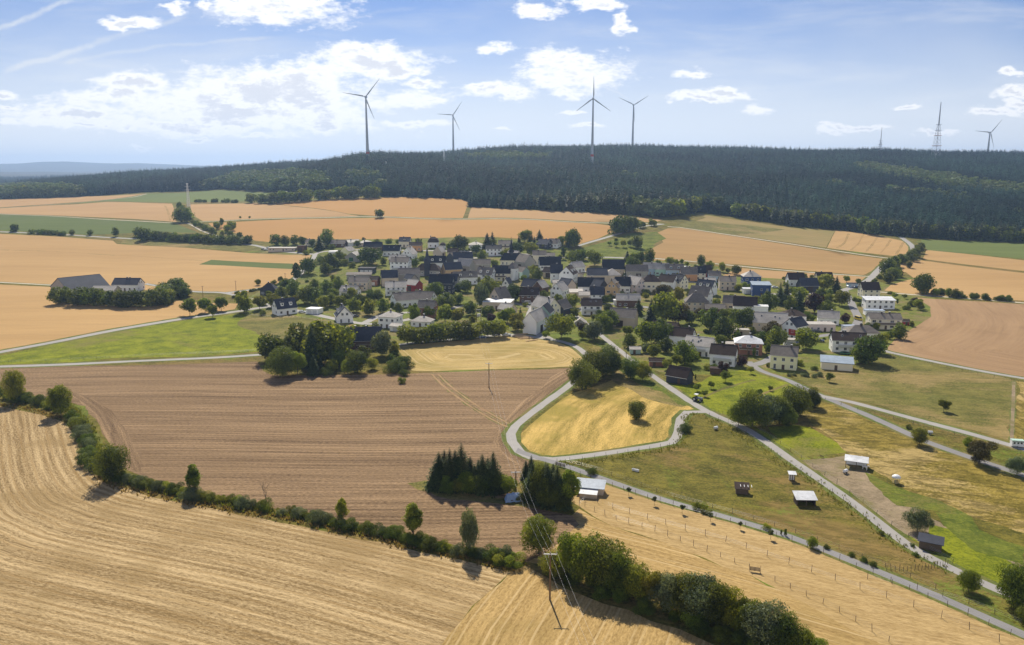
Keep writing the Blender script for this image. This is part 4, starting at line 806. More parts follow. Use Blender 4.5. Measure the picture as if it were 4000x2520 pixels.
# bare dead tree in the hedge
def bare_tree():
    g = random.Random(4); m = MB()
    def br(p, d, L, r, dep):
        q = p + d * L; mid = p + d * L * .5 + Vector((g.gauss(0, .05), g.gauss(0, .05), 0)) * L
        m.tube([p, mid, q], [r, r * .8, r * .6], 5, cap=False)
        if dep == 0: return
        for _ in range(3 if dep > 1 else 2):
            nd = (d + Vector((g.gauss(0, .55), g.gauss(0, .55), g.uniform(-.05, .45)))).normalized(); br(q, nd, L * g.uniform(.55, .8), r * .55, dep - 1)
    br(Vector((0, 0, -.1)), Vector((0, 0, 1)), 2.6, .11, 4)
    X, Y = gD(626, 1192); t = thing('bare_tree', 'leafless dead tree standing in the hedge below the ploughed field', 'tree', (X, Y, H(X, Y)))
    m.build('trunk', [M['bark']], t)
bare_tree()
# ------------------------------------------------------------------ houses
def window_mesh(wd, hh, name, glass=True):
    m = MB(); f = .09
    m.box(-wd/2, wd/2, -.06, .02, -hh/2, -hh/2 + f); m.box(-wd/2, wd/2, -.06, .02, hh/2 - f, hh/2)
    m.box(-wd/2, -wd/2 + f, -.06, .02, -hh/2 + f, hh/2 - f); m.box(wd/2 - f, wd/2, -.06, .02, -hh/2 + f, hh/2 - f)
    m.box(-.03, .03, -.05, .02, -hh/2 + f, hh/2 - f); m.box(-wd/2 - .08, wd/2 + .08, -.13, .02, -hh/2 - .06, -hh/2)
    if glass: m.box(-wd/2 + f, wd/2 - f, -.022, .02, -hh/2 + f, hh/2 - f, 1)
    return mesh(name, m.V, m.F, [M['frame'], M['glass']], m.M)
WMESH = {k: (window_mesh(*k, 'window', True), window_mesh(*k, 'window_frame', False)) for k in ((1.25, 1.35), (1.9, 1.3), (.9, .8), (1.0, 2.1))}
def pane_mesh(wd, hh):
    m = MB(); m.box(-wd/2 + .09, wd/2 - .09, -.022, .02, -hh/2 + .09, hh/2 - .09); return mesh('pane', m.V, m.F, [M['glass']])
PMESH = {k: pane_mesh(*k) for k in WMESH}
def panel_mesh(name, wd, hh, mat, ribs=0):
    m = MB(); m.box(-wd/2, wd/2, -.05, .02, 0, hh)
    for i in range(ribs): z = hh * (i + 1) / (ribs + 1); m.box(-wd/2, wd/2, -.065, -.05, z - .02, z + .02)
    return mesh(name, m.V, m.F, [mat])
DM = {'door': panel_mesh('door', 1.1, 2.1, M['door']), 'garage_door': panel_mesh('garage_door', 2.6, 2.2, M['gdoor'], 4), 'barn_door': panel_mesh('barn_door', 3.6, 3.4, M['bdoor'], 1), 'green_door': panel_mesh('barn_door', 3.4, 3.0, M['greendoor'], 1)}
hm_ = MB(); hm_.box(-.03, .03, -.1, -.05, -.02, .12); HANDLE = mesh('handle', hm_.V, hm_.F, [M['metal']])
sk_ = MB(); sk_.box(-.4, .4, -.55, .55, 0, .07, 0); sk_.box(-.32, .32, -.47, .47, .07, .085, 1); SKY = mesh('skylight', sk_.V, sk_.F, [M['trim'], M['glass']], sk_.M)
HOUSES = []
def house(win, x, y, L, Wd, hw, hr, rot, rt, wc, rc, st, desc, place=None):
    """walls, roof, chimney, windows and doors of one building; ridge along local X"""
    r = R(rot); near = wpx(win, x, y)[1] > 1235
    f_ = float(np.interp(wpx(win, x, y)[1], [980, 1100, 1220], [.94, .90, .85])) if win != 'L' else 1.0; L *= f_; Wd *= f_
    X, Y = place or wg(win, x, y)
    if place is None:
        back = .5 * (L * abs(math.sin(r)) + Wd * abs(math.cos(r))) * .85; X *= (Y + back) / Y; Y += back
    kind = {'h': ('house', 'house'), 'b': ('barn', 'barn'), 'g': ('garage', 'garage'), 's': ('shed', 'shed')}[st[0]]
    t = thing(kind[0], desc, kind[1], (X, Y, H(X, Y) - .05), r)
    sx, sy = wpx(win, x, y); HOUSES.append((sx * .602, sy * .602, desc, kind[0]))
    wm, rm = MW[wc], MR[rc]; l, w_ = L / 2, Wd / 2; base = -1.6
    m = MB()
    if rt in 'gG':
        V = [(s * l, yy_, z) for s in (-1, 1) for (yy_, z) in ((-w_, base), (w_, base), (w_, hw), (0, hw + hr), (-w_, hw))]
        m.add(V, [(4, 3, 2, 1, 0), (5, 6, 7, 8, 9), (0, 5, 9, 4), (1, 2, 7, 6)])
    elif rt in 'fs':
        zb = hw + (hr if rt == 's' else 0); za = hw
        V = [(-l,-w_,base),(l,-w_,base),(l,w_,base),(-l,w_,base),(-l,-w_,za),(l,-w_,za),(l,w_,zb),(-l,w_,zb)]
        m.add(V, [(0,1,5,4),(1,2,6,5),(2,3,7,6),(3,0,4,7)])
    else:
        V = [(-l,-w_,base),(l,-w_,base),(l,w_,base),(-l,w_,base),(-l,-w_,hw),(l,-w_,hw),(l,w_,hw),(-l,w_,hw)]
        m.add(V, [(0,1,5,4),(1,2,6,5),(2,3,7,6),(3,0,4,7)])
    wall = m.build('wall', [wm], t)
    m = MB(); ov = .45; th = .2
    if rt in 'gG':
        sl = hr / w_; e = w_ + ov; ze = hw - ov * sl; xo = l + .35
        prof = [(-e, ze), (0, hw + hr), (e, ze), (e, ze + th), (0, hw + hr + th * 1.15), (-e, ze + th)]
        V = [(-xo, a, b) for a, b in prof] + [(xo, a, b) for a, b in prof]
        m.add(V, [(0,1,4,5),(1,2,3,4)[::1], (6,11,10,7), (7,10,9,8), (5,4,10,11), (4,3,9,10), (0,6,7,1), (1,7,8,2), (0,5,11,6), (2,8,9,3)])
        m.box(-xo - .02, xo + .02, -.14, .14, hw + hr + th * 1.15 - .08, hw + hr + th * 1.15 + .06)
        m.box(-xo, xo, -e - .1, -e + .004, ze + .02, ze + .16, 1); m.box(-xo, xo, e - .004, e + .1, ze + .02, ze + .16, 1)
        sk = [(-xo, -e, ze, -xo, 0, hw + hr), (xo, -e, ze, xo, 0, hw + hr)]
    elif rt in 'fs':
        dz = hr if rt == 's' else 0; o_ = .5 if rt == 's' else .25
        k = dz / Wd * o_
        V = [(-l-o_,-w_-o_,hw-k),(l+o_,-w_-o_,hw-k),(l+o_,w_+o_,hw+dz+k),(-l-o_,w_+o_,hw+dz+k)]; V += [(a, b, c + .22) for a, b, c in V]
        m.add(V, [(0,3,2,1),(4,5,6,7),(0,1,5,4),(1,2,6,5),(2,3,7,6),(3,0,4,7)])
    else:
        e = .5; rl = max(l - w_ * (.95 if rt == 'h' else .55), .05); z0 = hw - .12
        if rt == 'M':
            k = .62; V = [(-l-e,-w_-e,z0),(l+e,-w_-e,z0),(l+e,w_+e,z0),(-l-e,w_+e,z0),(-l*.8,-w_*.72,z0+hr*k),(l*.8,-w_*.72,z0+hr*k),(l*.8,w_*.72,z0+hr*k),(-l*.8,w_*.72,z0+hr*k),(-l*.3,0,z0+hr),(l*.3,0,z0+hr)]
            m.add(V, [(0,3,2,1),(0,1,5,4),(1,2,6,5),(2,3,7,6),(3,0,4,7),(4,5,9,8),(5,6,9),(6,7,8,9),(7,4,8)])
        else:
            V = [(-l-e,-w_-e,z0),(l+e,-w_-e,z0),(l+e,w_+e,z0),(-l-e,w_+e,z0),(-l-e,-w_-e,z0+.14),(l+e,-w_-e,z0+.14),(l+e,w_+e,z0+.14),(-l-e,w_+e,z0+.14),(-rl,0,hw+hr),(rl,0,hw+hr)]
            m.add(V, [(0,3,2,1),(0,1,5,4),(1,2,6,5),(2,3,7,6),(3,0,4,7),(4,5,9,8),(5,6,9),(6,7,8,9),(7,4,8)])
    roof = m.build('roof', [rm, M['trim']], t)
    if st[0] == 'h' and rt in 'gGhM':
        for c in range(2 if L > 14 else 1):
            cx = random.uniform(-.35, .35) * L * .8 * (1 if rt != 'h' else .3); cy = random.choice((-.6, .6)); zt = hw + hr + .9
            m = MB(); m.box(cx - .35, cx + .35, cy - .3, cy + .3, hw + hr * .55, zt); m.box(cx - .42, cx + .42, cy - .37, cy + .37, zt, zt + .12, 1)
            m.build('chimney', [M['chim'], M['trim']], roof)
    if st[0] == 'h' and rt == 'g' and hr > 2.9 and random.random() < .22:
        s = -1 if math.cos(r) > -.2 else 1
        for q in ((-.22, .22) if L > 11 else (0,)):
            yb, yf = s * w_ * .35, s * w_ * .80; zt = hw + hr * .62; zb = hw + hr * .12; m = MB(); cx = q * L
            m.box(cx - .8, cx + .8, min(yb, yf), max(yb, yf), zb, zt); dm = m.build('dormer', [wm], roof)
            m = MB(); m.box(cx - 1.0, cx + 1.0, min(yb, yf) - .2, max(yb, yf) + .2, zt + .002, zt + .16); m.build('dormer_roof', [rm], roof)
            m = MB(); yy2 = yf + s * .03; m.box(cx - .45, cx + .45, min(yf, yy2), max(yf, yy2), zt - 1.15, zt - .3); m.build('dormer_window', [M['glass']], roof)
    if 'k' in st and rt in 'gG':
        for c in range(random.choice((2, 3))):
            px_ = random.uniform(-.35, .35) * L; f = random.uniform(.4, .65); an = math.atan2(hr, w_)
            s = -1 if math.cos(r) > -.2 else 1
            o = obj('skylight', SKY, roof, (px_, s * w_ * (1 - f), hw + hr * f + th * 1.15)); o.rotation_euler = (-s * an, 0, 0)
    # openings on walls seen from the camera side
    fl = max(1, int((hw + .35) / 2.7)); doors = 0
    for (nx, ny, ln, hx) in ((0, -1, L, w_), (0, 1, L, w_), (-1, 0, Wd, l), (1, 0, Wd, l)):
        wy = nx * math.sin(r) + ny * math.cos(r)
        if wy > .35: continue
        ang = math.atan2(nx, -ny) if ny <= 0 else math.pi
        if nx: ang = math.pi / 2 * nx
        def put(nm, me, u, z, off=.0):
            o = obj(nm, me, wall); tx, ty = -ny, nx
            o.location = (nx * (hx + off) + tx * u, ny * (hx + off) + ty * u, z); o.rotation_euler = (0, 0, ang); return o
        def win_(key, u, z):
            if near: o = put('window', WMESH[key][1], u, z); obj('pane', PMESH[key], o)
            else: put('window', WMESH[key][0], u, z)
        gable = nx != 0
        if st[0] == 'b' or st[0] == 's':
            if st[0] == 'b':
                if not doors and wy < -.3:
                    dn = 'green_door' if 'G' in st else 'barn_door'
                    if hw > 3.2: put('door', DM[dn], random.uniform(-.15, .15) * ln, 0); doors = 1
                for q in range(int(ln / 5)):
                    u = (q + .5 - int(ln / 5) / 2) * 5
                    if random.random() < .6 and hw > 2.6 and abs(u) > 2.6: win_((.9, .8), u, hw * .68)
            elif not doors and wy < -.2 and ln > 2: put('door', DM['door'], random.uniform(-.2, .2) * ln, 0); doors = 1
            continue
        if st[0] == 'g':
            if not doors and wy < -.3:
                k = max(1, int(ln / 3.4)); doors = 1
                for q in range(k): put('door', DM['garage_door'], (q + .5 - k / 2) * 3.2, 0)
            continue
        n = max(1, int((ln - .8) / 2.75))
        for f in range(fl):
            for q in range(n):
                u = (q + .5 - n / 2) * (ln / n) * .96
                if f == 0 and not doors and wy < -.2 and q == n // 2:
                    d = put('door', DM['door'], u, 0); obj('handle', HANDLE, d, (.4, 0, 1.05)); doors = 1; continue
                if random.random() < .14: continue
                key = (1.25, 1.35) if random.random() < .8 else (1.9, 1.3)
                if f == 0 and near and random.random() < .2: key = (1.0, 2.1)
                win_(key, u, 1.55 + 2.7 * f if key[1] < 2 else 1.2 + 2.7 * f)
        if gable and rt in 'gG' and hr > 2.0:
            for u in ((-1.2, 1.2) if Wd > 7.5 else (0,)): win_((.9, .8) if hr < 3 else (1.25, 1.35), u, hw + min(hr * .3, 1.0))
    if 'r' in st:
        m = MB(); m.box(-l - .05, -l - .003, -w_ + .1, w_ * .05, 2.3, 5.2); m.build('red_panel', [MW['R']], wall)
    if 'B' in st:   # balcony along the camera side
        m = MB(); m.box(-l * .7, l * .7, -w_ - 1.5, -w_ - .01, 2.65, 2.82); 
        bal = m.build('balcony', [M['trim']], t); m = MB()
        m.box(-l * .7, l * .7, -w_ - 1.5, -w_ - 1.44, 2.82, 3.7); m.build('railing', [M['wood'] if wc != 'w' else M['trim']], bal)
    return t
HL = [
('A',320,400,25,9,2.8,.4,-2,'f','b','l','h','long low white hall with flat roof beside parked cars'),
('A',545,402,7,8,4.6,.3,-2,'f','n','b','b','boxy brown annex at the end of the long low hall'),
('A',640,330,8,7,3.2,2,0,'g','c','g','h','small house with grey roof hidden behind garden trees'),
('A',975,347,13,9,2.9,2.6,-3,'g','n','g','h','dark bungalow with wide grey roof at the village edge'),
('A',1140,335,11,9,2.8,2,25,'g','w','l','h','white bungalow with pale gabled roof facing the orange field'),
('A',1290,338,12,9,2.8,2,0,'h','b','l','h','beige bungalow with pale hipped roof facing the orange field'),
('A',930,445,10,7,3.0,.3,0,'f','w','W','g','white flat-roofed garage at the lane end'),
('A',1085,440,9,8,3.2,3,60,'g','y','l','s','small yellow timber lodge with steep gable'),
('A',1160,522,14,12,3.6,3.4,82,'g','g','l','bG','grey machine hall with green gable door'),
('A',1380,402,16,9,4.0,3.6,0,'g','n','D','b','long black roofed barn behind the big round tree'),
('A',1600,455,15,10,4.2,4.2,-3,'g','w','D','hk','white house under a huge black roof'),
('A',1755,352,10,9,5.0,3.2,-6,'g','c','d','h','cream house with slate roof below the orange field'),
('A',1880,395,11,8,4.6,2.4,-2,'g','O','b','h','orange plastered house with brown roof'),
('A',2087,355,9.5,9,4.4,4.6,0,'M','w','b','h','white house with tall brown mansard roof'),
('A',2197,366,5,6,2.6,2.6,0,'M','w','b','g','small garage with brown mansard roof'),
('A',1805,497,13,10,4.2,5,78,'g','w','l','h','white house turning its steep pale gable forward'),
('A',1672,545,14,9,3.4,3,-4,'g','g','l','h','grey house with weathered pale roof above the white one'),
('A',1705,652,15,10,7.8,3,-10,'g','w','g','hB','tall white three storey house with balconies'),
('A',1310,655,13,8,3.4,.3,-3,'f','k','D','g','black flat-roofed garage block on the lawn'),
('A',1215,725,19,6,2.9,1.0,6,'s','g','g','s','long grey lean-to shed behind the beige house'),
('A',1225,862,15,10,5.6,2.8,-9,'g','b','g','hB','large beige house with shallow grey roof'),
('A',1395,800,7,7,4,2,-10,'g','r','b','g','brick annex beside the large beige house'),
('A',1570,805,12,11,5.5,4.4,14,'g','b','d','b','beige stone barn with slate roof and gable to the left'),
('A',1800,765,16,10,5.8,3.4,12,'g','g','g','b','long grey barn adjoining the beige stone barn'),
('A',1645,917,15,10,5.2,3,10,'g','w','l','hB','white house with pale patchy roof and balcony'),
('A',1860,872,10,8,4.4,2.6,-35,'g','R','l','b','red walled annex with low pale roof'),
('A',1820,800,8,7,4.4,2.6,-40,'g','g','d','b','narrow slate roofed link behind the red annex'),
('A',1745,1062,16,12,4.4,3.6,28,'g','w','g','h','white community hall with wide grey brown roof'),
('A',1985,1040,14,11,4.2,3.6,-20,'g','w','g','h','right wing of the white community hall'),
('A',2020,1192,11,9,6.4,3.2,-12,'g','r','g','h','tall brick house with black gable end'),
('A',1585,1305,11.5,10,6.0,2.4,-18,'h','w','l','h','white cube house with pale hipped roof'),
('A',1665,1342,7,6,2.8,1.0,-20,'g','w','l','g','low white garage beside the cube house'),
('A',1960,1290,12,9,2.9,2.4,-14,'h','w','l','h','low bungalow half hidden by the row of trees'),
('A',1035,1240,13,10,3.8,4.6,108,'g','w','d','h','white house with dark roof sloping to the left'),
('A',340,1150,13.5,10,3.9,4.6,38,'g','w','d','hk','white house with slate roof alone at the lane bend'),
('A',690,1135,9,7,2.8,.2,-14,'f','w','W','g','white flat-roofed double garage behind the parked car'),
('A',160,915,11,9,3.6,4,0,'h','k','D','h','black slate cemetery chapel with hipped roof'),
('A',1110,932,13,9,3.2,3,-18,'g','w','l','h','white house with pale roof hidden in the round trees'),
('E',415,225,20,11,4.6,5.0,8,'g','n','d','hB','big slate roofed farmhouse among dark trees'),
('E',270,235,10,9,3.0,2.4,8,'g','k','d','g','low slate roofed wing of the big farmhouse'),
('B',475,372,12,10,3.4,2.2,0,'h','w','l','h','white bungalow with pale hipped roof by the spruces'),
('B',690,447,13.5,9,5.2,2.6,-3,'g','w','D','h','white two storey house with flat black gable roof'),
('B',825,387,12.5,9,5.2,2.6,0,'g','c','g','hB','cream house with long balcony below the orange field'),
('B',1290,368,12,10,3.4,3.6,-35,'g','k','d','h','dark timber house with several slate gables'),
('B',1400,360,10,9,3.4,3.6,-30,'g','w','g','h','white fronted house beside the dark timber house'),
('B',1225,558,11,9,7.6,3.0,-3,'g','c','g','h','tall cream house with three storeys'),
('B',1356,514,7,7,4.6,1.6,0,'g','g','g','b','grey boarded annex next to the tall cream house'),
('B',925,515,11,8,4.2,3.4,-40,'g','g','l','b','grey barn with pale roof behind the church'),
('B',1055,617,14,11,5.6,4.8,-55,'g','g','g','b','large grey barn with rounded pale roof by the church'),
('B',1015,717,10,8,4.6,3,-45,'g','G','g','b','pale green barn right of the church tower'),
('B',1345,657,17,11,6.0,5.4,4,'g','w','D','h','white house with steep black roof in the village centre'),
('B',1355,714,10,8,4.0,3,-25,'g','b','b','b','low brown roofed barn below the steep black roof'),
('B',1565,802,15,11,7.6,5,72,'g','w','b','h','tall plain white gable house'),
('B',1425,762,9,9,6.6,5.2,0,'g','w','d','h','white house with steep slate roof left of the plain gable'),
('B',1445,846,8,6,4.6,1.4,0,'g','w','l','h','small white extension below the steep slate roof'),
('B',1660,652,11,9,4.0,3.4,35,'g','w','l','h','white house with pale hipped gable behind the plain gable'),
('B',1695,757,6,6,5.4,1.6,0,'f','c','b','hB','cream annex with roof terrace right of the plain gable'),
('B',2090,692,17,12,5.4,6.0,-3,'g','b','D','b','big barn with tall black roof at the field edge'),
('B',1900,787,15,12,6.4,4.0,0,'g','b','d','b','beige barn with slate roof and blank wall'),
('B',2075,787,12,12,6.2,4.2,0,'h','b','l','b','beige barn with pale half hipped roof'),
('B',2365,715,17,10,5.0,4,0,'g','g','g','b','grey rendered barn with slate roof left of the terrace'),
('B',1830,890,19,10,4.4,5.0,-4,'g','w','D','h','long white house under a black roof'),
('B',2200,880,11,10,4.4,5.0,-6,'g','w','D','h','white gabled house under a black roof beside the ochre gable'),
('B',2085,957,13,9,7.0,4.2,75,'g','o','g','h','ochre gable house with pale roof'),
('B',1925,915,9,9,5.2,4.2,-50,'g','k','d','b','slate clad gable left of the ochre house'),
('B',1655,930,9,7,2.8,1.0,0,'s','b','l','s','cluster shed with rusty pale roof'),
('B',1762,1003,9,8,4.8,1.6,0,'g','b','l','b','low beige barn with flat pale roof'),
('B',1895,1003,9,9,5.2,4.2,0,'g','w','d','h','white house with slate roof right of the flat pale barn'),
('B',1835,1148,13,10,5.4,3.2,-4,'g','w','b','hBk','half timbered white house with wooden balconies'),
('B',1460,977,12,9,6.4,4.0,62,'g','w','l','h','white gable house with pale roof by the walnut tree'),
('B',1545,892,11,9,4.8,4,-50,'g','b','d','b','slate roofed barn behind the white gable house'),
('B',1150,890,15,10,4.0,4.2,-30,'g','n','d','b','dark barn with slate roof above the village street'),
('B',1110,1012,13,10,5.2,4.0,-8,'g','n','b','hk','dark brown shingled house behind the white van'),
('B',1240,905,9,8,4.6,3.6,55,'g','n','l','b','brown barn with pale roof slope'),
('B',745,1085,19,15,4.2,.3,-10,'f','b','W','h','wide hall with brilliant white flat roof'),
('B',762,1040,12,10,4.4,5.8,52,'g','b','g','h','steep grey roofed house rising from the white flat roof'),
('B',850,900,8,6,6.0,4,70,'g','w','d','h','narrow white gable behind the steep grey roof'),
('B',850,1150,10,8,3.2,2.6,-40,'g','b','l','h','low house with pale roof in front of the hall'),
('B',1300,1195,16,11,6.2,4.6,-52,'g','c','l','h','large cream house with pale roof at the street'),
('B',1490,1177,10,8,5.2,4,55,'g','k','g','b','grey boarded barn beside the large cream house'),
('B',1180,1368,20,8.5,6.4,4.2,68,'g','w','l','b','narrow white barn with blank gable beside the timber pile'),
('B',1295,1290,12,8,7.6,3.6,75,'g','G','D','b','pale green side wing of the narrow white barn'),
('B',200,702,14,10,5.4,4.4,22,'g','o','d','b','ochre barn with slate roof and big left gable'),
('B',360,660,12,9,5.6,4.6,-25,'g','g','l','b','grey barn with bright pale roof behind the ochre barn'),
('B',350,792,18,9,5.0,3.4,14,'g','w','g','h','long white house with mottled grey roof'),
('B',600,762,13,10,5.2,4.4,-22,'g','w','g','h','white house with great mottled roof near the church tower'),
('B',780,745,14,10,5.4,4.8,-3,'g','c','D','hB','cream house with black roof and balcony'),
('B',550,622,14,10,4.6,3.2,0,'g','g','g','b','grey barn with dull roof behind the cream house'),
('B',325,567,16,10,5,4.6,10,'g','w','d','h','white gabled house with large slate roof'),
('B',205,562,10,9,5,4.4,70,'g','k','g','b','black slate gable with pale roof edge'),
('B',210,472,9,8,4.2,2.8,0,'g','b','b','b','small brown roofed house near the mansard garage'),
('B',80,902,17,11,7.0,5.0,-6,'g','k','D','h','huge black slate clad house above the big round tree'),
('B',200,850,9,8,6.0,4,-10,'g','g','d','b','slate roofed barn right of the black slate house'),
('B',20,600,15,9,4.6,4.4,0,'g','w','D','h','white house with black roof behind the chapel'),
('B',50,480,9,8,4.8,4.2,72,'g','b','l','b','pale gable barn by the upper village street'),
('B',2265,1052,16,9,4.2,3.0,-3,'g','n','l','h','long brown timber house with pale roof'),
('B',2140,1033,5,5,3.0,.3,0,'f','w','W','h','white glazed porch at the end of the timber house'),
('B',2210,1290,16,11,5.4,3.6,-20,'g','b','g','b','big grey and white barn above the green lawn'),
('B',2350,892,13,10,5.6,4.6,-55,'g','p','l','h','pinkish white house with bright pale roof'),
('B',1705,1275,7,6,1.8,1.8,80,'g','g','l','s','small greenhouse with grey panes above the olive tree'),
('C',415,527,10.5,9,4.8,3.6,-4,'g','u','l','h','pale blue terrace house at the left end of the terrace'),
('C',550,534,11,9,4.8,3.6,-4,'g','m','l','h','mint green house in the terrace'),
('C',700,545,14,9,4.8,3.6,-4,'g','u','g','h','long pale blue house in the middle of the terrace'),
('C',868,594,12.5,9,4.8,4.2,-4,'g','O','g','h','orange house in the terrace'),
('C',1000,590,8,9,5.2,4.2,-4,'g','c','D','hk','cream house with dark dormer roof in the terrace'),
('C',1083,582,6,9,5.4,4.2,-4,'g','R','b','h','dark red house in the terrace'),
('C',1170,614,9,8,4.6,3,-4,'g','u','g','h','light blue house ending the terrace on the right'),
('C',905,585,6,4,3.0,1.4,0,'s','g','d','s','grey garden shed before the orange terrace house'),
('C',1320,706,12,10,6.0,2.8,-8,'g','b','g','h','beige house with orange gable end'),
('C',1600,652,13,11,6.2,3.4,-4,'h','U','l','h','dark blue house with pale pyramid roof'),
('C',1712,777,13,10,7.2,1.0,-8,'s','U','B','h','modern dark blue house with blue metal roof'),
('C',1562,748,7,7,3.2,.4,-8,'f','w','W','g','white annex of the modern blue house'),
('C',2120,657,12,10,4.8,4,-3,'g','w','b','h','white house with brown roof by the reddish stubble strip'),
('C',2268,722,13,10,4.2,4.4,0,'g','k','d','b','slate roofed barn among the tall spruces'),
('C',422,737,14,10,7.4,4.0,-4,'h','c','b','h','three storey cream schoolhouse with hipped brown roof'),
('C',630,690,13,10,4.6,4,-38,'g','w','b','h','white house with large brown roof right of the schoolhouse'),
('C',748,692,12,9,5.2,4,-52,'g','c','D','hk','cream house with black roof and bright skylight'),
('C',1075,770,13,10,4.6,4.8,-40,'g','w','d','h','white house with slate roof above the patchy pair'),
('C',1010,868,14,10,5.0,5.0,-35,'g','w','g','h','house with pale patchy roof, upper of the pair'),
('C',960,952,15,11,5.2,5.0,-5,'h','b','g','h','old house with patchy grey roof, lower of the pair'),
('C',1175,975,13,8,2.8,2.0,-6,'g','n','g','s','low grey roofed shed in the thicket'),
('C',1400,935,14,9,4.0,3.6,-20,'g','b','g','h','low farmhouse with grey brown roof by the garden'),
('C',1530,985,15,10,4.8,4.4,-14,'g','w','b','b','long white barn with brown roof'),
('C',1715,1000,9,8,5,.3,-14,'f','w','W','h','white flat-roofed annex of the long white barn'),
('C',2085,1108,14.5,11,4.8,2.6,-6,'h','w','b','hB','white house with brown hipped roof and outside stair'),
('C',1825,1202,19,13,4.8,4.2,-20,'g','b','l','bk','beige barn with three bright skylights'),
('C',2112,1292,11.5,9,6.6,3.4,38,'g','w','d','hr','white house with red front panel'),
('C',1565,1467,13.5,11,5.4,2.6,-12,'h','r','W','hB','brick house with gleaming pale hipped roof'),
('C',1385,1405,7,6,2.6,.4,-12,'f','n','l','g','brown carport beside the brick house'),
('C',1000,1487,14,10,4.8,3.0,-30,'g','w','l','hBk','white house with light grey roof and bay window'),
('C',790,1362,13,9,4.6,3.2,-28,'g','w','b','h','white gable house with brown roof among the trees'),
('C',600,1222,15,8,3,2.4,-28,'g','n','b','b','long low brown roofed shed in the trees'),
('C',1120,635,8,6,2.6,1.6,-5,'g','b','l','s','low garden house below the light blue terrace end'),
('C',1490,1240,9,5,2.8,.3,-10,'f','b','l','s','flat-roofed lean-to above the brick house'),
('R',1185,345,12,10,5.0,3.2,-22,'g','w','b','hB','white and brown house with balconies above the orchard'),
('R',860,482,10,6.5,3.0,3.0,-38,'g','k','b','s','black timber cabin with white gable by the diagonal lane'),
('R',690,345,7,4,2.3,.9,-5,'g','r','b','s','low reddish garden shed'),
('R',532,252,5.5,4,2.2,.7,-5,'g','G','l','s','small green garden shed behind the low wall'),
('R',1128,405,5,3.5,2.3,.3,-15,'f','n','b','s','small brown shed below the balcony house'),
('D',650,467,12,9,3.4,3.6,-3,'g','w','b','h','white house with brown roof behind the round tree'),
('D',985,522,7,6,2.6,.3,-5,'f','u','D','g','flat-roofed garage with two parked cars'),
('D',1180,640,12.5,10,5.2,4.2,-3,'g','c','b','h','cream house with steep brown roof by the winding road'),
('D',1290,777,19,9,5.2,1.0,-6,'s','w','W','h','long white house with white single pitch roof'),
('D',1240,850,12,6,2.6,.3,-8,'f','w','m','g','flat metal roofed garage above the yellow van'),
('D',1350,1015,18,10,5.4,2.4,-8,'g','c','g','hB','long cream house with grey roof and terrace'),
('D',700,962,12.5,9,3.8,3.0,-18,'g','w','l','h','white house with light roof above the paved yard'),
('D',600,1037,16,9,3.6,.3,-3,'f','p','l','h','flat-roofed pinkish workshop on the paved yard'),
('D',1090,1132,17,10,3.4,3.0,-6,'h','w','g','h','white bungalow with hipped grey roof and dark chimney'),
('D',950,1035,8,4,2.6,.3,8,'f','w','m','g','carport with sheet metal roof above the hipped bungalow'),
('D',930,1290,17,10,5.4,2.8,-12,'g','w','b','hBk','long white house with brown roof and trampoline lawn'),
('D',180,1492,12,9.5,6.0,3.0,-22,'g','y','g','h','pale yellow house with two garage doors'),
('D',1548,375,4.5,3,2.2,.2,0,'f','n','b','s','tiny field shed in the green bay of the grain'),
('D',1600,968,5,3.5,2.2,.7,-10,'g','R','b','s','small red brown hut at the garden edge'),
('D',250,1215,6,5,3.0,.3,-12,'f','w','l','g','low white garage below the red panel house'),
('D',800,1503,14,9,3.1,1.0,-20,'s','c','B','s','open horse stable with blue grey metal roof'),
('L',955,925,17,10,4.4,3.6,-2,'g','w','d','h','white farmhouse with slate roof inside the tree screen'),
('L',790,958,15,9,3.2,2.4,-3,'g','b','l','b','low farm shed with pale roof between barn and farmhouse'),
('L',600,955,26,25,3.6,6.4,52,'g','g','d','b','huge grey barn with sweeping roof in the grain'),
]
for h in HL: house(*h)
# ------------------------------------------------------------------ churches
def at(win, x, y, dy=0):
    X, Y = wg(win, x, y); X *= (Y + dy) / Y; Y += dy; return X, Y, H(X, Y)
def spire_mesh(m, r, z0, zt, n=8, mi=0, flare=1.25):
    prof = [(r * flare, z0), (r * .62, z0 + (zt - z0) * .22), (.05, zt)]
    V = [(rr * math.cos(2*math.pi*(k+.5)/n), rr * math.sin(2*math.pi*(k+.5)/n), z) for rr, z in prof for k in range(n)]
    m.add(V, [(i*n+k, i*n+(k+1) % n, (i+1)*n+(k+1) % n, (i+1)*n+k) for i in range(2) for k in range(n)] + [tuple(range(n))[::-1]], mi)
X, Y, Z = at('A', 2030, 695, 6)
t = thing('chapel', 'old chapel with brown hipped roof and slender dark spire', 'church', (X, Y, Z), R(-8))
HOUSES.append((DP(0,0)[0] + wpx('A',2030,695)[0]*.602, wpx('A',2030,695)[1]*.602, 'old chapel with slender dark spire', 'chapel'))
m = MB(); m.box(-9, 9, -5, 5, -1, 4.2); wl = m.build('wall', [MW['g']], t)
m = MB(); V = [(-9.5,-5.5,4),(9.5,-5.5,4),(9.5,5.5,4),(-9.5,5.5,4),(-5,0,8.6),(5,0,8.6)]; m.add(V, [(0,1,5,4),(1,2,5),(2,3,4,5),(3,0,4),(0,3,2,1)]); m.build('roof', [MR['b']], t)
m = MB(); m.box(-1.9, 1.9, -5.3, -1.4, 0, 11); tw = m.build('tower', [MR['d']], t)
m = MB(); spire_mesh(m, 2.3, 11, 21); o = m.build('spire', [MR['d']], tw); o.location = (0, -3.3, 0)
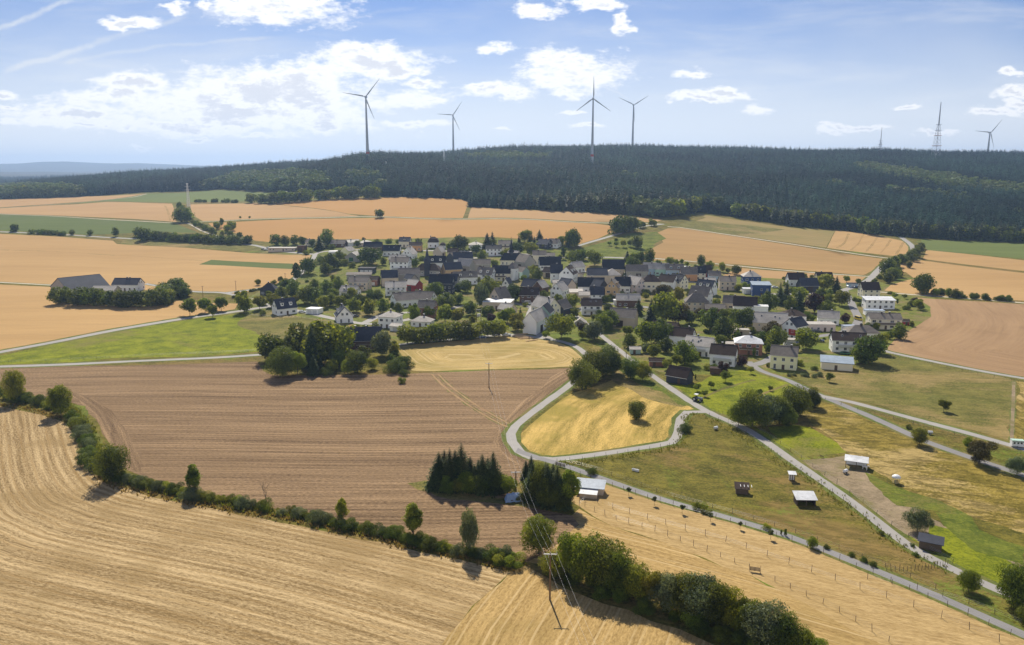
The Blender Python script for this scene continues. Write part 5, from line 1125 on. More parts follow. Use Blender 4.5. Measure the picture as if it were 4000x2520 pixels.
m = MB(); m.tube([(0, 0, 20.8), (0, 0, 22.4)], .06, 4); m.box(-.5, .5, -.05, .05, 21.7, 21.82); m.build('cross', [M['black']], o)
for k in (-6, -3.4, 3.4, 6):
    o = obj('window', WMESH[(1.25, 1.35)][0], wl, (k, -5, 2.4))
X, Y, Z = at('B', 895, 600, 8)
t = thing('church', 'village church with black slate roof and needle spire', 'church', (X, Y, Z), R(-6))
HOUSES.append((wpx('B',895,600)[0]*.602, wpx('B',895,600)[1]*.602, 'church with the needle spire', 'church'))
m = MB(); m.box(-8, 6, -4.5, 4.5, -1, 5.4); wl = m.build('wall', [MW['c']], t)
m = MB(); V = [(-8.5,-5,5.2),(6.5,-5,5.2),(6.5,5,5.2),(-8.5,5,5.2),(-5.5,0,10.4),(6.5,0,10.4)]; m.add(V, [(0,1,5,4),(1,2,5),(2,3,4,5),(3,0,4),(0,3,2,1)]); m.build('roof', [MR['D']], t)
m = MB(); m.box(-1.5, 1.5, -1.5, 1.5, 5, 11.2); tw = m.build('tower', [MR['d']], t)
m = MB(); spire_mesh(m, 2.0, 11.2, 21.5); sp = m.build('spire', [MR['D']], tw)
m = MB(); m.tube([(0, 0, 21.3), (0, 0, 22.8)], .05, 4); m.box(-.45, .45, -.05, .05, 22.1, 22.2); m.build('cross', [M['black']], sp)
for k in (-6, -3, 3, 5): obj('window', WMESH[(1.0, 2.1)][0], wl, (k, -4.5, 2.8))
X, Y, Z = at('B', 912, 740, 3)
t = thing('tower', 'square white tower house with dark pyramid roof below the church', 'tower', (X, Y, Z), R(-30))
m = MB(); m.box(-3, 3, -3, 3, -1, 8.4); wl = m.build('wall', [MW['w']], t)
m = MB(); m.add([(-3.6,-3.6,8.2),(3.6,-3.6,8.2),(3.6,3.6,8.2),(-3.6,3.6,8.2),(0,0,12.6)], [(0,1,4),(1,2,4),(2,3,4),(3,0,4),(0,3,2,1)]); m.build('roof', [MR['g']], t)
obj('window', WMESH[(.9, .8)][0], wl, (0, -3, 6)); o = obj('window', WMESH[(.9, .8)][0], wl, (3, 0, 6)); o.rotation_euler = (0, 0, math.pi/2)

# ------------------------------------------------------------------ wind turbines
def blade_mesh(L):
    secs = []
    for f, ch, th in ((0, .9, .9), (.04, .95, .8), (.12, 1.9, .55), (.22, 2.1, .4), (.5, 1.35, .25), (.8, .8, .13), (.97, .4, .06), (1, .1, .03)):
        r = f * L; secs.append([(-ch*.35, 0, r), (0, th/2, r), (ch*.4, th*.3, r), (ch*.8 if f > .05 else ch*.5, 0, r), (ch*.4, -th*.3, r), (0, -th/2, r)])
    V = [v for s in secs for v in s]; n = 6
    F = [(i*n+k, i*n+(k+1) % n, (i+1)*n+(k+1) % n, (i+1)*n+k) for i in range(len(secs)-1) for k in range(n)] + [tuple(range(n))[::-1], tuple((len(secs)-1)*n+k for k in range(n))]
    return mesh('blade', V, F, [M['turb']], smooth=False)
def turbine(px, hubpy, dist, bl, angs, label, yaw=0, red=0):
    d = ray(*DP(px, hubpy)); s = dist / d[1]; X, Y, zh = d[0]*s, dist, CAM_H + d[2]*s; z0 = H(X, Y)
    t = thing('wind_turbine', label, 'wind turbine', (X, Y, z0), yaw, 'wind turbines on the forested ridge'); h = zh - z0
    k = bl / 41; m = MB(); n = 20; m.tube([(0, 0, -3 + (h + 1) * f) for f in (0, .15, .3, .5, .75, 1)], [3.4*k, 3.0*k, 2.6*k, 2.2*k, 1.7*k, 1.3*k], n); tw = m.build('tower', [M['turb']], t, smooth=False)
    if red: m = MB(); m.tube([(0, 0, red), (0, 0, red + 4)], [2.95*k + .12, 2.9*k + .12], n); m.build('red_band', [M['turbred']], tw)
    m = MB(); m.box(-1.7*k, 1.7*k, -2.5*k, 5.5*k, -1.5*k, 1.9*k); m.box(-1.2*k, 1.2*k, 5.5*k, 7*k, -1.1*k, 1.4*k); na = m.build('nacelle', [M['turb']], t); na.location = (0, 0, h)
    m = MB(); m.tube([(0, -2.5*k, h), (0, -4.2*k, h), (0, -5.6*k, h)], [1.7*k, 1.5*k, .4*k], 12); m.build('hub', [M['turb']], t)
    bm = blade_mesh(bl)
    for a in angs:
        o = obj('blade', bm, t, (0, -3.9*k, h)); o.rotation_euler = (0, R(90 - a), 0)
TUR = [(860, 228, 1430, 40, (50, 170, -69), 'leftmost tall wind turbine rising behind the dark spruces', 22), (1065, 271, 2060, 40.5, (55, 176, -65), 'small distant wind turbine right of the leftmost one', 0),
       (1395, 232, 1480, 39, (90, -35, 216), 'tall wind turbine with one blade straight up, its base among the trees', 26), (1490, 247, 1950, 40, (32, 155, -86), 'wind turbine with a Y shaped rotor right of the tallest one', 0), (2328, 312, 2000, 40, (52, 174, -72), 'rightmost wind turbine beyond the lattice mast', 0)]
for px, hy, dist, bl, an, lb, rd in TUR: turbine(px, hy, dist, bl, an, lb, 0, rd)
# ------------------------------------------------------------------ lattice masts and pylons
def lattice(m, z0, z1, w0, w1, n, r, mi=0, twist=0):
    for i in range(n):
        za, zb = z0 + (z1 - z0) * i / n, z0 + (z1 - z0) * (i + 1) / n
        wa, wb = w0 + (w1 - w0) * i / n, w0 + (w1 - w0) * (i + 1) / n
        A = [(-wa, -wa), (wa, -wa), (wa, wa), (-wa, wa)]; B = [(-wb, -wb), (wb, -wb), (wb, wb), (-wb, wb)]
        for k in range(4):
            a, b, a2, b2 = A[k], B[k], A[(k+1) % 4], B[(k+1) % 4]
            m.tube([(*a, za), (*b, zb)], r, 4, mi, False); m.tube([(*a, za), (*b2, zb)], r * .55, 3, mi, False); m.tube([(*a2, za), (*b, zb)], r * .55, 3, mi, False); m.tube([(*b, zb), (*b2, zb)], r * .6, 3, mi, False)
def mast(px, pytop, pybase, dist, w0, label, big):
    d = ray(*DP(px, pytop)); s = dist / d[1]; X, Y, zt = d[0]*s, dist, CAM_H + d[2]*s; z0 = H(X, Y); h = zt - z0
    t = thing('lattice_mast', label, 'radio mast', (X, Y, z0), R(20)); m = MB()
    f = .62 if big else .55
    lattice(m, 0, h * f, w0, w0 * .3, 9, .28 if big else .35); fr = m.build('lattice_frame', [M['mast']], t)
    m = MB(); m.tube([(0, 0, h * f), (0, 0, h * .8), (0, 0, h)], [w0 * .17 + .2, w0 * .13 + .2, w0 * .06 + .15], 8); m.build('antenna', [M['mast']], t)
    for q in ((.28, .45, .53, .63) if big else (.33, .46, .58)):
        ww = w0 * (1 - .7 * min(q / f, 1)) + (1.6 if big else 2.0); m = MB(); m.box(-ww, ww, -ww, ww, h * q, h * q + .7)
        m.build('platform', [M['mastred'] if big and q < .5 else M['mast']], t)
mast(2213, 240, 352, 1750, 7.6, 'tall red and white lattice mast on the ridge', True)
mast(2074, 300, 342, 1850, 3.6, 'short lattice mast with round platforms on the ridge', False)
def pylon(px, pyt, pyb, label, dist=None):
    X, Y = gD(px, pyb) if dist is None else (ray(*DP(px, pyt))[0] / ray(*DP(px, pyt))[1] * dist, dist)
    d = ray(*DP(px, pyt)); zt = CAM_H + d[2] * Y / d[1]; z0 = H(X, Y); h = zt - z0
    t = thing('lattice_pylon', label, 'pylon', (X, Y, z0), R(25)); m = MB(); lattice(m, 0, h, 2.0, .45, 12, .20); m.build('lattice_frame', [M['white']], t)
    for q, l in ((.72, 4.5), (.86, 3.4), (.97, 2.2)):
        m = MB(); m.tube([(-l, 0, h * q), (0, 0, h * q + .8), (l, 0, h * q)], [.1, .22, .1], 4); m.build('crossarm', [M['white']], t)
    return Vector((X, Y, zt))
pa = pylon(444, 431, 488, 'white lattice pylon among the far left fields')
pb = pylon(729, 421, 452, 'white lattice pylon in front of the broadleaf wood', 1230)
pc = pylon(908, 380, 412, 'small lattice pylon half sunk in the dark forest', 1330)
pd = pylon(1044, 357, 405, 'lattice pylon standing above the forest slope', 1450)

# ------------------------------------------------------------------ wooden power poles and the line
POLES = []
def pole(px, pb, pt, label, arm=2.6, rz=0, place=None, h=None, frame=False):
    if place is None:
        X, Y = gD(px, pb); d = ray(*DP(px, pt)); h = CAM_H + d[2] * Y / d[1] - H(X, Y)
    else: X, Y = place
    t = thing('power_pole', label, 'power pole', (X, Y, H(X, Y) - .1), rz, 'poles of the overhead line')
    for sx in ((-1.1, 1.1) if frame else (0,)):
        m = MB(); m.tube([(sx, 0, -.5), (sx, 0, h)], [.19, .13], 8); m.build('pole', [M['pole']], t)
    m = MB(); m.box(-arm/2, arm/2, -.22, -.10, h - .45, h - .30); m.box(-.35, -.27, -.1, .1, h-1.1, h-.4); ca = m.build('crossarm', [M['metal']], t)
    if frame: m = MB(); m.box(-.9, .9, -.7, -.15, h*.45, h*.45 + 1.4); m.build('transformer', [M['metal']], t)
    for sx in (-arm/2 + .08, 0, arm/2 - .08):
        m = MB(); m.tube([(sx, -.16, h - .3), (sx, -.16, h + .02)], [.07, .05], 6); m.build('insulator', [M['insul']], ca)
    c, s = math.cos(rz), math.sin(rz); POLES.append([(X + c*q, Y + s*q, H(X, Y) - .1 + h) for q in (-arm/2 + .08, 0, arm/2 - .08)])
pole(0, 0, 0, 'wooden power pole just below the bottom of the photo', place=(15.5, 86), h=9.5, rz=R(-4))
pole(1293, 1410, 1297, 'nearest wooden power pole with steel crossarm in the foreground', rz=R(-3))
pole(1213, 1160, 1106, 'wooden power pole between the two spruce groups', rz=R(3))
pole(1150, 912, 852, 'lone wooden power pole standing in the ploughed field', rz=R(0))
pole(1126, 758, 726, 'twin legged power pole with transformer by the tree row', frame=True, rz=R(5))
for k in range(3):
    m = MB(); P = []
    for a, b in zip(POLES[:-1], POLES[1:]):
        A, B = Vector(a[k]), Vector(b[k]); L = (B - A).length
        P += [A.lerp(B, i / 14) - Vector((0, 0, L * .022 * 4 * (i/14) * (1 - i/14))) for i in range(14)]
    P.append(Vector(POLES[-1][k])); m.tube(P, .009, 4)
    o = m.build('power_line', [M['wire']]); o['label'] = ('left', 'middle', 'right')[k] + ' overhead wire of the wooden pole line'; o['category'] = 'power line'; o['group'] = 'wires of the overhead line'
def simple_pole(px, pb, pt, label):
    X, Y = gD(px, pb); d = ray(*DP(px, pt)); h = CAM_H + d[2] * Y / d[1] - H(X, Y)
    t = thing('telegraph_pole', label, 'pole', (X, Y, H(X, Y))); m = MB(); m.tube([(0, 0, -.4), (0, 0, h)], [.17, .11], 6); m.build('pole', [M['pole']], t)
    m = MB(); m.box(-.8, .8, -.06, .06, h - .5, h - .38); m.build('crossarm', [M['wood']], t)
simple_pole(478, 705, 672, 'thin wooden pole in the grass right of the farm screen'); simple_pole(555, 682, 660, 'thin wooden pole at the hedge of the cemetery lane'); simple_pole(671, 661, 642, 'thin wooden pole near the huge dark cypress'); simple_pole(1472, 858, 828, 'thin wooden pole in the orchard beside the diagonal lane'); simple_pole(1757, 838, 815, 'thin wooden pole by the yellow house junction')

# ------------------------------------------------------------------ fences
def post_mesh(h): m = MB(); m.box(-.035, .035, -.035, .035, -.3, h); return mesh('post', m.V, m.F, [M['wood']])
PM = post_mesh(1.1); PT = post_mesh(1.5)
def fence(path, step, label, tall=.2, wires=True, nmax=100, pm=None):
    P = cr([gD(*p) for p in path], 1.0); s = np.concatenate([[0], np.cumsum(np.hypot(*np.diff(P, axis=0).T))])
    n = min(nmax, int(s[-1] / step)); x0, y0 = P[0]; t = thing('fence', label, 'fence', (x0, y0, H(x0, y0))); z0 = H(x0, y0); T = []
    for i in range(n + 1):
        q = s[-1] * i / n; X, Y = np.interp(q, s, P[:, 0]), np.interp(q, s, P[:, 1]); Z = H(X, Y)
        o = obj('post', pm or (PT if random.random() < tall else PM), t, (X - x0, Y - y0, Z - z0)); o.rotation_euler = (random.gauss(0, .05), random.gauss(0, .05), random.random()); T.append(Vector((X - x0, Y - y0, Z - z0)))
    if wires:
        m = MB()
        for hh in (.45, .8, 1.1): m.tube([p + Vector((0, 0, hh)) for p in T], .012, 3, cap=False)
        m.build('wire', [M['metal']], t)
fence([(1362,1178),(1378,1192),(1450,1222),(1530,1246),(1620,1280),(1700,1312),(1762,1337)], 3.2, 'wire fence along the lower edge of the dry paddock, left of its gate')
fence([(1788,1350),(1850,1380),(1960,1432),(2060,1490),(2130,1535)], 3.4, 'wire fence along the lower edge of the dry paddock, right of its gate')
fence([(1372,1168),(1440,1195),(1560,1232),(1700,1272),(1860,1328),(2000,1378),(2160,1432),(2350,1510)], 4.6, 'row of tall posts through the middle of the dry paddock', 1.0)
fence([(1318,1100),(1420,1136),(1560,1183),(1700,1223),(1860,1273),(2060,1354),(2200,1414),(2430,1517)], 3.6, 'wire fence between the lower lane and the dry paddock')
fence([(1330,1088),(1420,1112),(1560,1163),(1700,1202),(1860,1250),(2060,1326),(2200,1385)], 5, 'wire fence along the upper side of the lower lane', .1)
fence([(1310,1087),(1400,1078),(1500,1062),(1560,1053),(1592,1043)], 3.6, 'post fence along the loop lane above the green pasture')
fence([(1668,978),(1740,1014),(1860,1093),(1990,1182),(2120,1284),(2225,1340)], 5, 'wire fence on the pasture side of the diagonal lane', .1)
fence([(1700,975),(1770,1003),(1880,1076),(2000,1162),(2130,1260),(2240,1325)], 6, 'wire fence on the meadow side of the diagonal lane', .1)
fence([(-10,854),(200,846),(440,834),(640,824)], 5, 'low wire fence below the bright green meadow', .1)
fence([(2085,1342),(2120,1344),(2160,1342),(2200,1336),(2228,1327)], .8, 'dense crooked picket fence between the two lanes', .4, False)
fence([(2040,1362),(2150,1385),(2260,1415),(2330,1440),(2400,1470)], 4, 'wire fence around the apple tree corner', .2)
fence([(2100,838),(2230,866),(2320,884),(2420,903)], 6, 'wire fence below the right ploughed field', .1)
fence([(1940,942),(2060,975),(2170,1003),(2300,1038),(2400,1068)], 6, 'wire fence along the upper fork lane', .1)
fence([(575,742),(640,746),(700,748),(760,755)], 4, 'wire fence below the lone slate roofed house', .1)
fence([(1362,1190),(1380,1172),(1398,1165),(1420,1160)], 3, 'short wire fence from the horse shed to the spruces', .2)
def gate(px, py, rz, label, L=1.9, h=1.0):
    X, Y = gD(px, py); t = thing('field_gate', label, 'gate', (X, Y, H(X, Y)), rz); m = MB()
    for i in range(5): z = .25 + i * (h - .3) / 4; m.box(-L/2, L/2, -.03, .03, z, z + .1)
    for x in (-L/2 + .05, 0, L/2 - .05): m.box(x - .05, x + .05, -.035, -.031 + .07, .2, h)
    m.build('gate_panel', [M['bdoor']], t)
    for x in (-L/2 - .12, L/2 + .12): o = obj('post', PT, t, (x, 0, 0))
gate(1775, 1345, R(-20), 'dark wooden gate in the lower fence of the dry paddock'); gate(1318, 1098, R(-38), 'wooden gate beside the lane behind the spruces', 2.8)

# ------------------------------------------------------------------ field shelters and small structures
def shelter(win, x, y, L, Wd, h, slope, rz, roofm, wallm, label, name='field_shelter', cat='shelter', openside='front', overhang=.35, lean=False, battens=False):
    L *= .72; Wd *= .74; h *= .84; X, Y = wg(win, x, y); Y += Wd * .4; t = thing(name, label, cat, (X, Y, H(X, Y) - .05), R(rz)); l, w2 = L/2, Wd/2; th = .08
    hb, hf = h + slope/2, h - slope/2     # back / front eaves (front towards -y)
    m = MB()
    def wall(x0, x1, y0, y1):
        zf = lambda q: hf + (hb - hf) * (q + w2) / Wd
        V = [(x0,y0,-.4),(x1,y0,-.4),(x1,y1,-.4),(x0,y1,-.4),(x0,y0,zf(y0)),(x1,y0,zf(y0)),(x1,y1,zf(y1)),(x0,y1,zf(y1))]; m.add(V, [(0,3,2,1),(4,5,6,7),(0,1,5,4),(1,2,6,5),(2,3,7,6),(3,0,4,7)])
    wall(-l, l, w2 - th, w2)
    if openside != 'all': wall(-l, -l + th, -w2, w2 - th); wall(l - th, l, -w2, w2 - th)
    if openside == 'none': wall(-l + th, l - th, -w2, -w2 + th)
    if openside == 'half': wall(0, l - th, -w2, -w2 + th)
    m.build('wall', [wallm], t)
    m = MB(); o_ = overhang; k = slope / Wd * o_
    V = [(-l-o_,-w2-o_,hf-k+.02),(l+o_,-w2-o_,hf-k+.02),(l+o_,w2+o_,hb+k+.02),(-l-o_,w2+o_,hb+k+.02)]; V += [(a,b,c+.1) for a,b,c in V]
    m.add(V, [(0,3,2,1),(4,5,6,7),(0,1,5,4),(1,2,6,5),(2,3,7,6),(3,0,4,7)]); rf = m.build('roof', [roofm], t)
    if openside in ('front', 'all', 'half'):
        for q in (-l + .1, 0, l - .1): m = MB(); m.box(q - .08, q + .08, -w2, -w2 + .16, -.4, hf - .02); m.build('post', [M['wood']], t)
    if battens:
        for q in range(4): m = MB(); m.box(-l*.3 + q*.9, -l*.3 + q*.9 + .12, -.9, .7, h + .16, h + .24); m.build('batten', [M['white']], rf)
    if lean:
        m = MB(); m.box(-l*.62, l*.62, -w2 - 2.4, -w2 - .02, -.4, hf - .75); m.build('lean_to_wall', [wallm], t)
        m = MB(); V = [(-l*.66,-w2-2.7,hf-.72),(l*.66,-w2-2.7,hf-.72),(l*.66,-w2-.01,hf-.30),(-l*.66,-w2-.01,hf-.30)]; V += [(a,b,c+.08) for a,b,c in V]; m.add(V, [(0,3,2,1),(4,5,6,7),(0,1,5,4),(1,2,6,5),(2,3,7,6),(3,0,4,7)]); m.build('lean_to_roof', [MR['W']], t)
    return t
shelter('R', 205, 1290, 9.5, 4.4, 2.7, .8, -14, MR['m'], MW['b'], 'horse shed with sheet metal roof and pale lean-to', 'horse_shed', 'shed', 'none', lean=True)
shelter('R', 1800, 1378, 6.2, 4.0, 2.6, .7, -3, MR['W'], M['bdoor'], 'dark open fronted shelter with shining white roof', openside='front')
shelter('R', 1330, 1290, 4.2, 3.0, 2.2, .6, -12, MR['b'], M['wood'], 'low brown hut with white battens on its roof', 'animal_hut', 'hut', 'none', battens=True)
shelter('Q', 1045, 1100, 7.6, 4.0, 2.7, .5, -24, MR['W'], MW['w'], 'open metal roofed shelter on the bare sandy ground', openside='all', overhang=.3)
shelter('J', 1030, 815, 6.0, 3.4, 2.5, .5, -30, MR['d'], M['wood'], 'dark shed in the shade of the silver tree', 'field_shed', 'shed', 'none')
shelter('Q', 560, 1195, 1.9, 1.6, 2.5, .2, -8, MR['W'], M['white'], 'white hay rack with small roof in the pasture', 'hay_rack', 'hay rack', 'all')
X, Y, Z = at('Q', 1325, 1218, 1)    # round feeder with dome
t = thing('round_feeder', 'round hay feeder under a white dome', 'feeder', (X, Y, Z)); t.scale = (.6, .6, .85); m = MB(); n = 16
m.add([(1.9*math.cos(6.283*k/n)*math.cos(e), 1.9*math.sin(6.283*k/n)*math.cos(e), 1.75 + .9*math.sin(e)) for e in (0, .5, 1.0, 1.5) for k in range(n)], [(i*n+k, i*n+(k+1) % n, (i+1)*n+(k+1) % n, (i+1)*n+k) for i in range(3) for k in range(n)] + [tuple(3*n+k for k in range(n)), tuple(range(n))[::-1]]); m.build('dome', [M['white']], t, smooth=True)
for k in range(6): m = MB(); a = 6.283*k/6; m.tube([(1.5*math.cos(a), 1.5*math.sin(a), -.1), (1.5*math.cos(a), 1.5*math.sin(a), 1.77)], .05, 5); m.build('leg', [M['metal']], t)
m = MB(); m.tube([(0, 0, 0), (0, 0, .9)], [1.2, .9], 10); m.build('hay', [M['straw']], t)
X, Y, Z = at('R', 535, 1120); t = thing('water_trough', 'long pale water trough lying in the pasture', 'trough', (X, Y, Z), R(-40)); t.scale = (.7, .7, .8); m = MB()
m.box(-1.4,1.4,-.45,.45,.1,.2); m.box(-1.4,1.4,-.45,-.39,.2,.75); m.box(-1.4,1.4,.39,.45,.2,.75); m.box(-1.4,-1.34,-.39,.39,.2,.75); m.box(1.34,1.4,-.39,.39,.2,.75); m.build('tub', [M['white']], t)
for q in (-1.1, 1.0): m = MB(); m.box(q, q+.1, -.4, .4, -.1, .098); m.build('foot', [M['metal']], t)

# ------------------------------------------------------------------ vehicles
PAINT = {}
def paint(n, c):
    if n not in PAINT: PAINT[n] = simple(n + '_car_paint', c, .25, .02, 1, spec=.6)
    return PAINT[n]
def wheel(parent, x, y, r=.33, w=.22):
    m = MB(); m.tube([(x, y - w/2, r), (x, y + w/2, r)], r, 12); o = m.build('wheel', [M['tyre']], parent)
    m = MB(); s = -1 if y < 0 else 1; m.tube([(x, y + s*w/2 - .001, r), (x, y + s*(w/2 + .02), r)], r * .55, 10); m.build('rim', [M['metal']], o)
def car(win, x, y, rz, pn, pc, label, van=False, group=None):
    X, Y = wg(win, x, y); t = thing('parked_van' if van else 'parked_car', label, 'van' if van else 'car', (X, Y, H(X, Y) + .02), R(rz), group)
    L, Wd, hh = (5.2, 1.95, 2.2) if van else (4.4, 1.8, 1.45); l, w2 = L/2, Wd/2
    pr = [(-l, .35), (l, .35), (l, .75), (l - .5, .95), (l*.38 if not van else l*.72, 1.0 if not van else 1.15), (-l + .25, 1.0 if not van else 1.2), (-l, .8)]
    m = MB(); n = len(pr); V = [(a, -w2 if 0 < 1 else 0, b) for a, b in pr] + [(a, w2, b) for a, b in pr]
    m.add(V, [tuple(range(n)), tuple(range(n, 2*n))[::-1]] + [(i, i + n, (i+1) % n + n, (i+1) % n) for i in range(n)])
    c0, c1, c2, c3 = ((-l + .3, -l + .4, l*.5, l*.72) if van else (-l + .3, -l*.55, l*.1, l*.42)); zb = 1.2 if van else 1.0
    V = [(c0,-w2*.95,zb),(c3,-w2*.95,zb),(c3,w2*.95,zb),(c0,w2*.95,zb),(c1,-w2*.8,hh),(c2,-w2*.8,hh),(c2,w2*.8,hh),(c1,w2*.8,hh)]
    m.add(V, [(4,5,6,7),(0,1,5,4),(1,2,6,5),(2,3,7,6),(3,0,4,7)]); m.build('body', [paint(pn, pc)], t)
    for s in (-1, 1):
        m = MB(); f = lambda a, b, k: a + (b - a) * k
        y0, y1 = s * (w2*.95 + .012), s * (w2*.8 + .012)
        q = [(f(c0, c1, .15) + .15, zb + .05), (f(c3, c2, .15) - .2, zb + .05), (f(c3, c2, .85) - .15, hh - .1), (f(c0, c1, .85) + .15, hh - .1)]
        V = [(a, f(y0, y1, (b - zb) / (hh - zb)), b) for a, b in q]; m.add(V, [(0,1,2,3)]); V2_ = [(a, b_ - s*.03, c) for a, b_, c in V]; m.add(V2_, [(3,2,1,0)]); m.build('side_window', [M['carglass']], t)
    m = MB(); dx = .012; V = [(f(c3,c2,.12)+dx,-w2*.82,f(zb,hh,.12)),(f(c3,c2,.12)+dx,w2*.82,f(zb,hh,.12)),(f(c3,c2,.88)+dx,w2*.72,f(zb,hh,.88)),(f(c3,c2,.88)+dx,-w2*.72,f(zb,hh,.88))]; m.add(V, [(0,1,2,3)]); m.build('windscreen', [M['carglass']], t)
    for a in (-l*.62, l*.62):
        for b in (-w2 + .1, w2 - .1): wheel(t, a, b)
    return t
car('A', 545, 1120, 0, 'silver', (.6,.62,.64), 'silver car between the slate roofed house and the white garage')
car('A', 90, 380, 20, 'dark', (.05,.06,.08), 'leftmost car in the gravel lot beside the long hall', group='cars beside the long hall')
car('A', 122, 385, 20, 'white', (.8,.8,.8), 'white car in the gravel lot beside the long hall', group='cars beside the long hall')
car('A', 150, 362, 15, 'silver', (.6,.62,.64), 'silver car behind the white one beside the long hall', group='cars beside the long hall')
car('A', 735, 382, -10, 'dark', (.05,.06,.08), 'dark car right of the long hall')
car('A', 1170, 1170, 40, 'dark', (.05,.06,.08), 'dark car behind the house with the roof sloping left')
car('B', 1095, 1022, 0, 'white', (.8,.8,.8), 'white van parked before the brown shingled house', True)
car('B', 838, 1392, 8, 'silver', (.6,.62,.64), 'silver car at the right end of the tree row')
car('B', 555, 1420, 10, 'blue', (.03,.06,.14), 'dark blue car in the shade under the tree row')
car('B', 715, 1380, 5, 'dark', (.05,.06,.08), 'black car half hidden below the bright tree')
car('B', 1040, 1290, 70, 'silver', (.6,.62,.64), 'silver car on the village street beside the timber pile')
car('D', 1062, 905, -75, 'yellow', (.75,.55,.06), 'yellow van driving down the residential street', True)
car('D', 80, 528, 0, 'silver', (.6,.62,.64), 'silver car on the lawn right of the modern blue house')
car('D', 962, 518, 10, 'dark', (.05,.06,.08), 'left dark car before the flat-roofed garage', group='cars before the flat-roofed garage')
car('D', 1037, 528, 5, 'blue', (.03,.06,.14), 'right dark blue car before the flat-roofed garage', group='cars before the flat-roofed garage')
car('D', 605, 1160, -20, 'dark', (.05,.06,.08), 'black car in the drive beside the columnar cypress')
car('D', 575, 1048, -10, 'dark', (.05,.06,.08), 'dark car before the pinkish workshop')
car('D', 715, 1010, 15, 'silver', (.6,.62,.64), 'silver car at the right end of the pinkish workshop')
car('C', 1305, 1412, -5, 'white', (.8,.8,.8), 'white car behind the balcony house roof')
car('C', 850, 440, 20, 'silver', (.6,.62,.64), 'silver car on the pale yard behind the terrace')
car('C', 150, 940, 5, 'silver', (.6,.62,.64), 'silver car behind the big grey and white barn')
# tractor
def tractor(win, x, y, rz):
    X, Y = wg(win, x, y); t = thing('tractor', 'small tractor with pale roof parked beside the diagonal lane', 'tractor', (X, Y, H(X, Y)), R(rz))
    m = MB(); m.box(.1, 2.0, -.4, .4, .8, 1.45); m.box(-1.1, .1, -.5, .5, .7, 1.1); m.build('body', [paint('tractor_grey', (.20,.22,.25))], t)
    m = MB(); m.box(-1.05, .25, -.72, .72, 2.35, 2.47); m.build('roof', [M['white']], t)
    for a in (-1.0, .18):
        for b in (-.66, .6): m = MB(); m.box(a, a + .06, b, b + .06, 1.1, 2.349); m.build('cab_pillar', [M['black']], t)
    for a, r, b in ((-.7, .78, .75), (1.5, .45, .6)): wheel(t, a, b, r, .4); wheel(t, a, -b, r, .4)
    m = MB(); m.tube([(1.2, .2, 1.45), (1.2, .2, 2.2)], .05, 6); m.build('exhaust', [M['black']], t)
tractor('R', 992, 600, -40)
# caravan
X, Y, Z = at('Q', 2222, 940); t = thing('caravan', 'white caravan with green striped roof at the lane end', 'caravan', (X, Y, Z), R(-12)); t.scale = (.62, .75, .8)
m = MB(); m.box(-2.6, 2.6, -1.1, 1.1, .5, 2.5); m.build('body', [M['white']], t); m = MB(); m.box(-2.65, 2.65, -1.15, 1.15, 2.5, 2.72); rf = m.build('roof', [simple('pale_green_roof', (.45,.62,.52), .5, .08)], t)
for q in (-1.6, 0, 1.4): m = MB(); m.box(q - .4, q + .4, -1.13, -1.1, 1.4, 2.0); m.build('window', [M['carglass']], t)
m = MB(); m.box(-2.62, 2.62, -1.125, -1.1, 2.1, 2.3); m.build('stripe', [M['greendoor']], t); wheel(t, -.2, -1.0); wheel(t, -.2, 1.0)
# trailer wrecks and tanks in the pasture
def tank(win, x, y, rz, label):
    X, Y = wg(win, x, y); t = thing('water_tank_trailer', label, 'water tank', (X, Y, H(X, Y)), R(rz)); t.scale = (.7,) * 3; m = MB()
    m.tube([(-1.0, 0, 1.15), (-.9, 0, 1.15), (.9, 0, 1.15), (1.0, 0, 1.15)], [.35, .6, .6, .35], 14); m.build('tank', [M['white']], t, smooth=False)
    m = MB(); m.box(-1.1, 1.1, -.4, .4, .5, .58); m.box(1.1, 2.1, -.05, .05, .5, .58); m.build('chassis', [M['black']], t); wheel(t, 0, .6); wheel(t, 0, -.6)
tank('R', 1130, 815, 30, 'white water tank trailer in the upper corner of the pasture'); tank('Q', 952, 1138, 35, 'white water tank trailer on the bare sandy ground'); tank('Q', 1580, 850, -12, 'pale tank trailer between the two fork lanes')
# tarpaulin heap
X, Y, Z = at('F', 1150, 445); t = thing('covered_trailer', 'trailer under a blue white tarpaulin below the power pole', 'trailer', (X, Y, Z), R(10))
m = MB(); g = random.Random(3); nx_, ny_ = 9, 6; V = [(-2.2 + 4.4*i/(nx_-1), -1.3 + 2.6*j/(ny_-1), (1.7 if 0 < i < nx_-1 and 0 < j < ny_-1 else .15) + g.uniform(-.25, .15)) for j in range(ny_) for i in range(nx_)]
m.add(V, [(j*nx_+i, j*nx_+i+1, (j+1)*nx_+i+1, (j+1)*nx_+i) for j in range(ny_-1) for i in range(nx_-1)]); m.build('tarpaulin', [M['tarp']], t)
m = MB(); m.box(-2.0, 2.0, -1.1, 1.1, .5, .62); m.build('chassis', [M['black']], t); wheel(t, -.6, -1.1); wheel(t, -.6, 1.1)
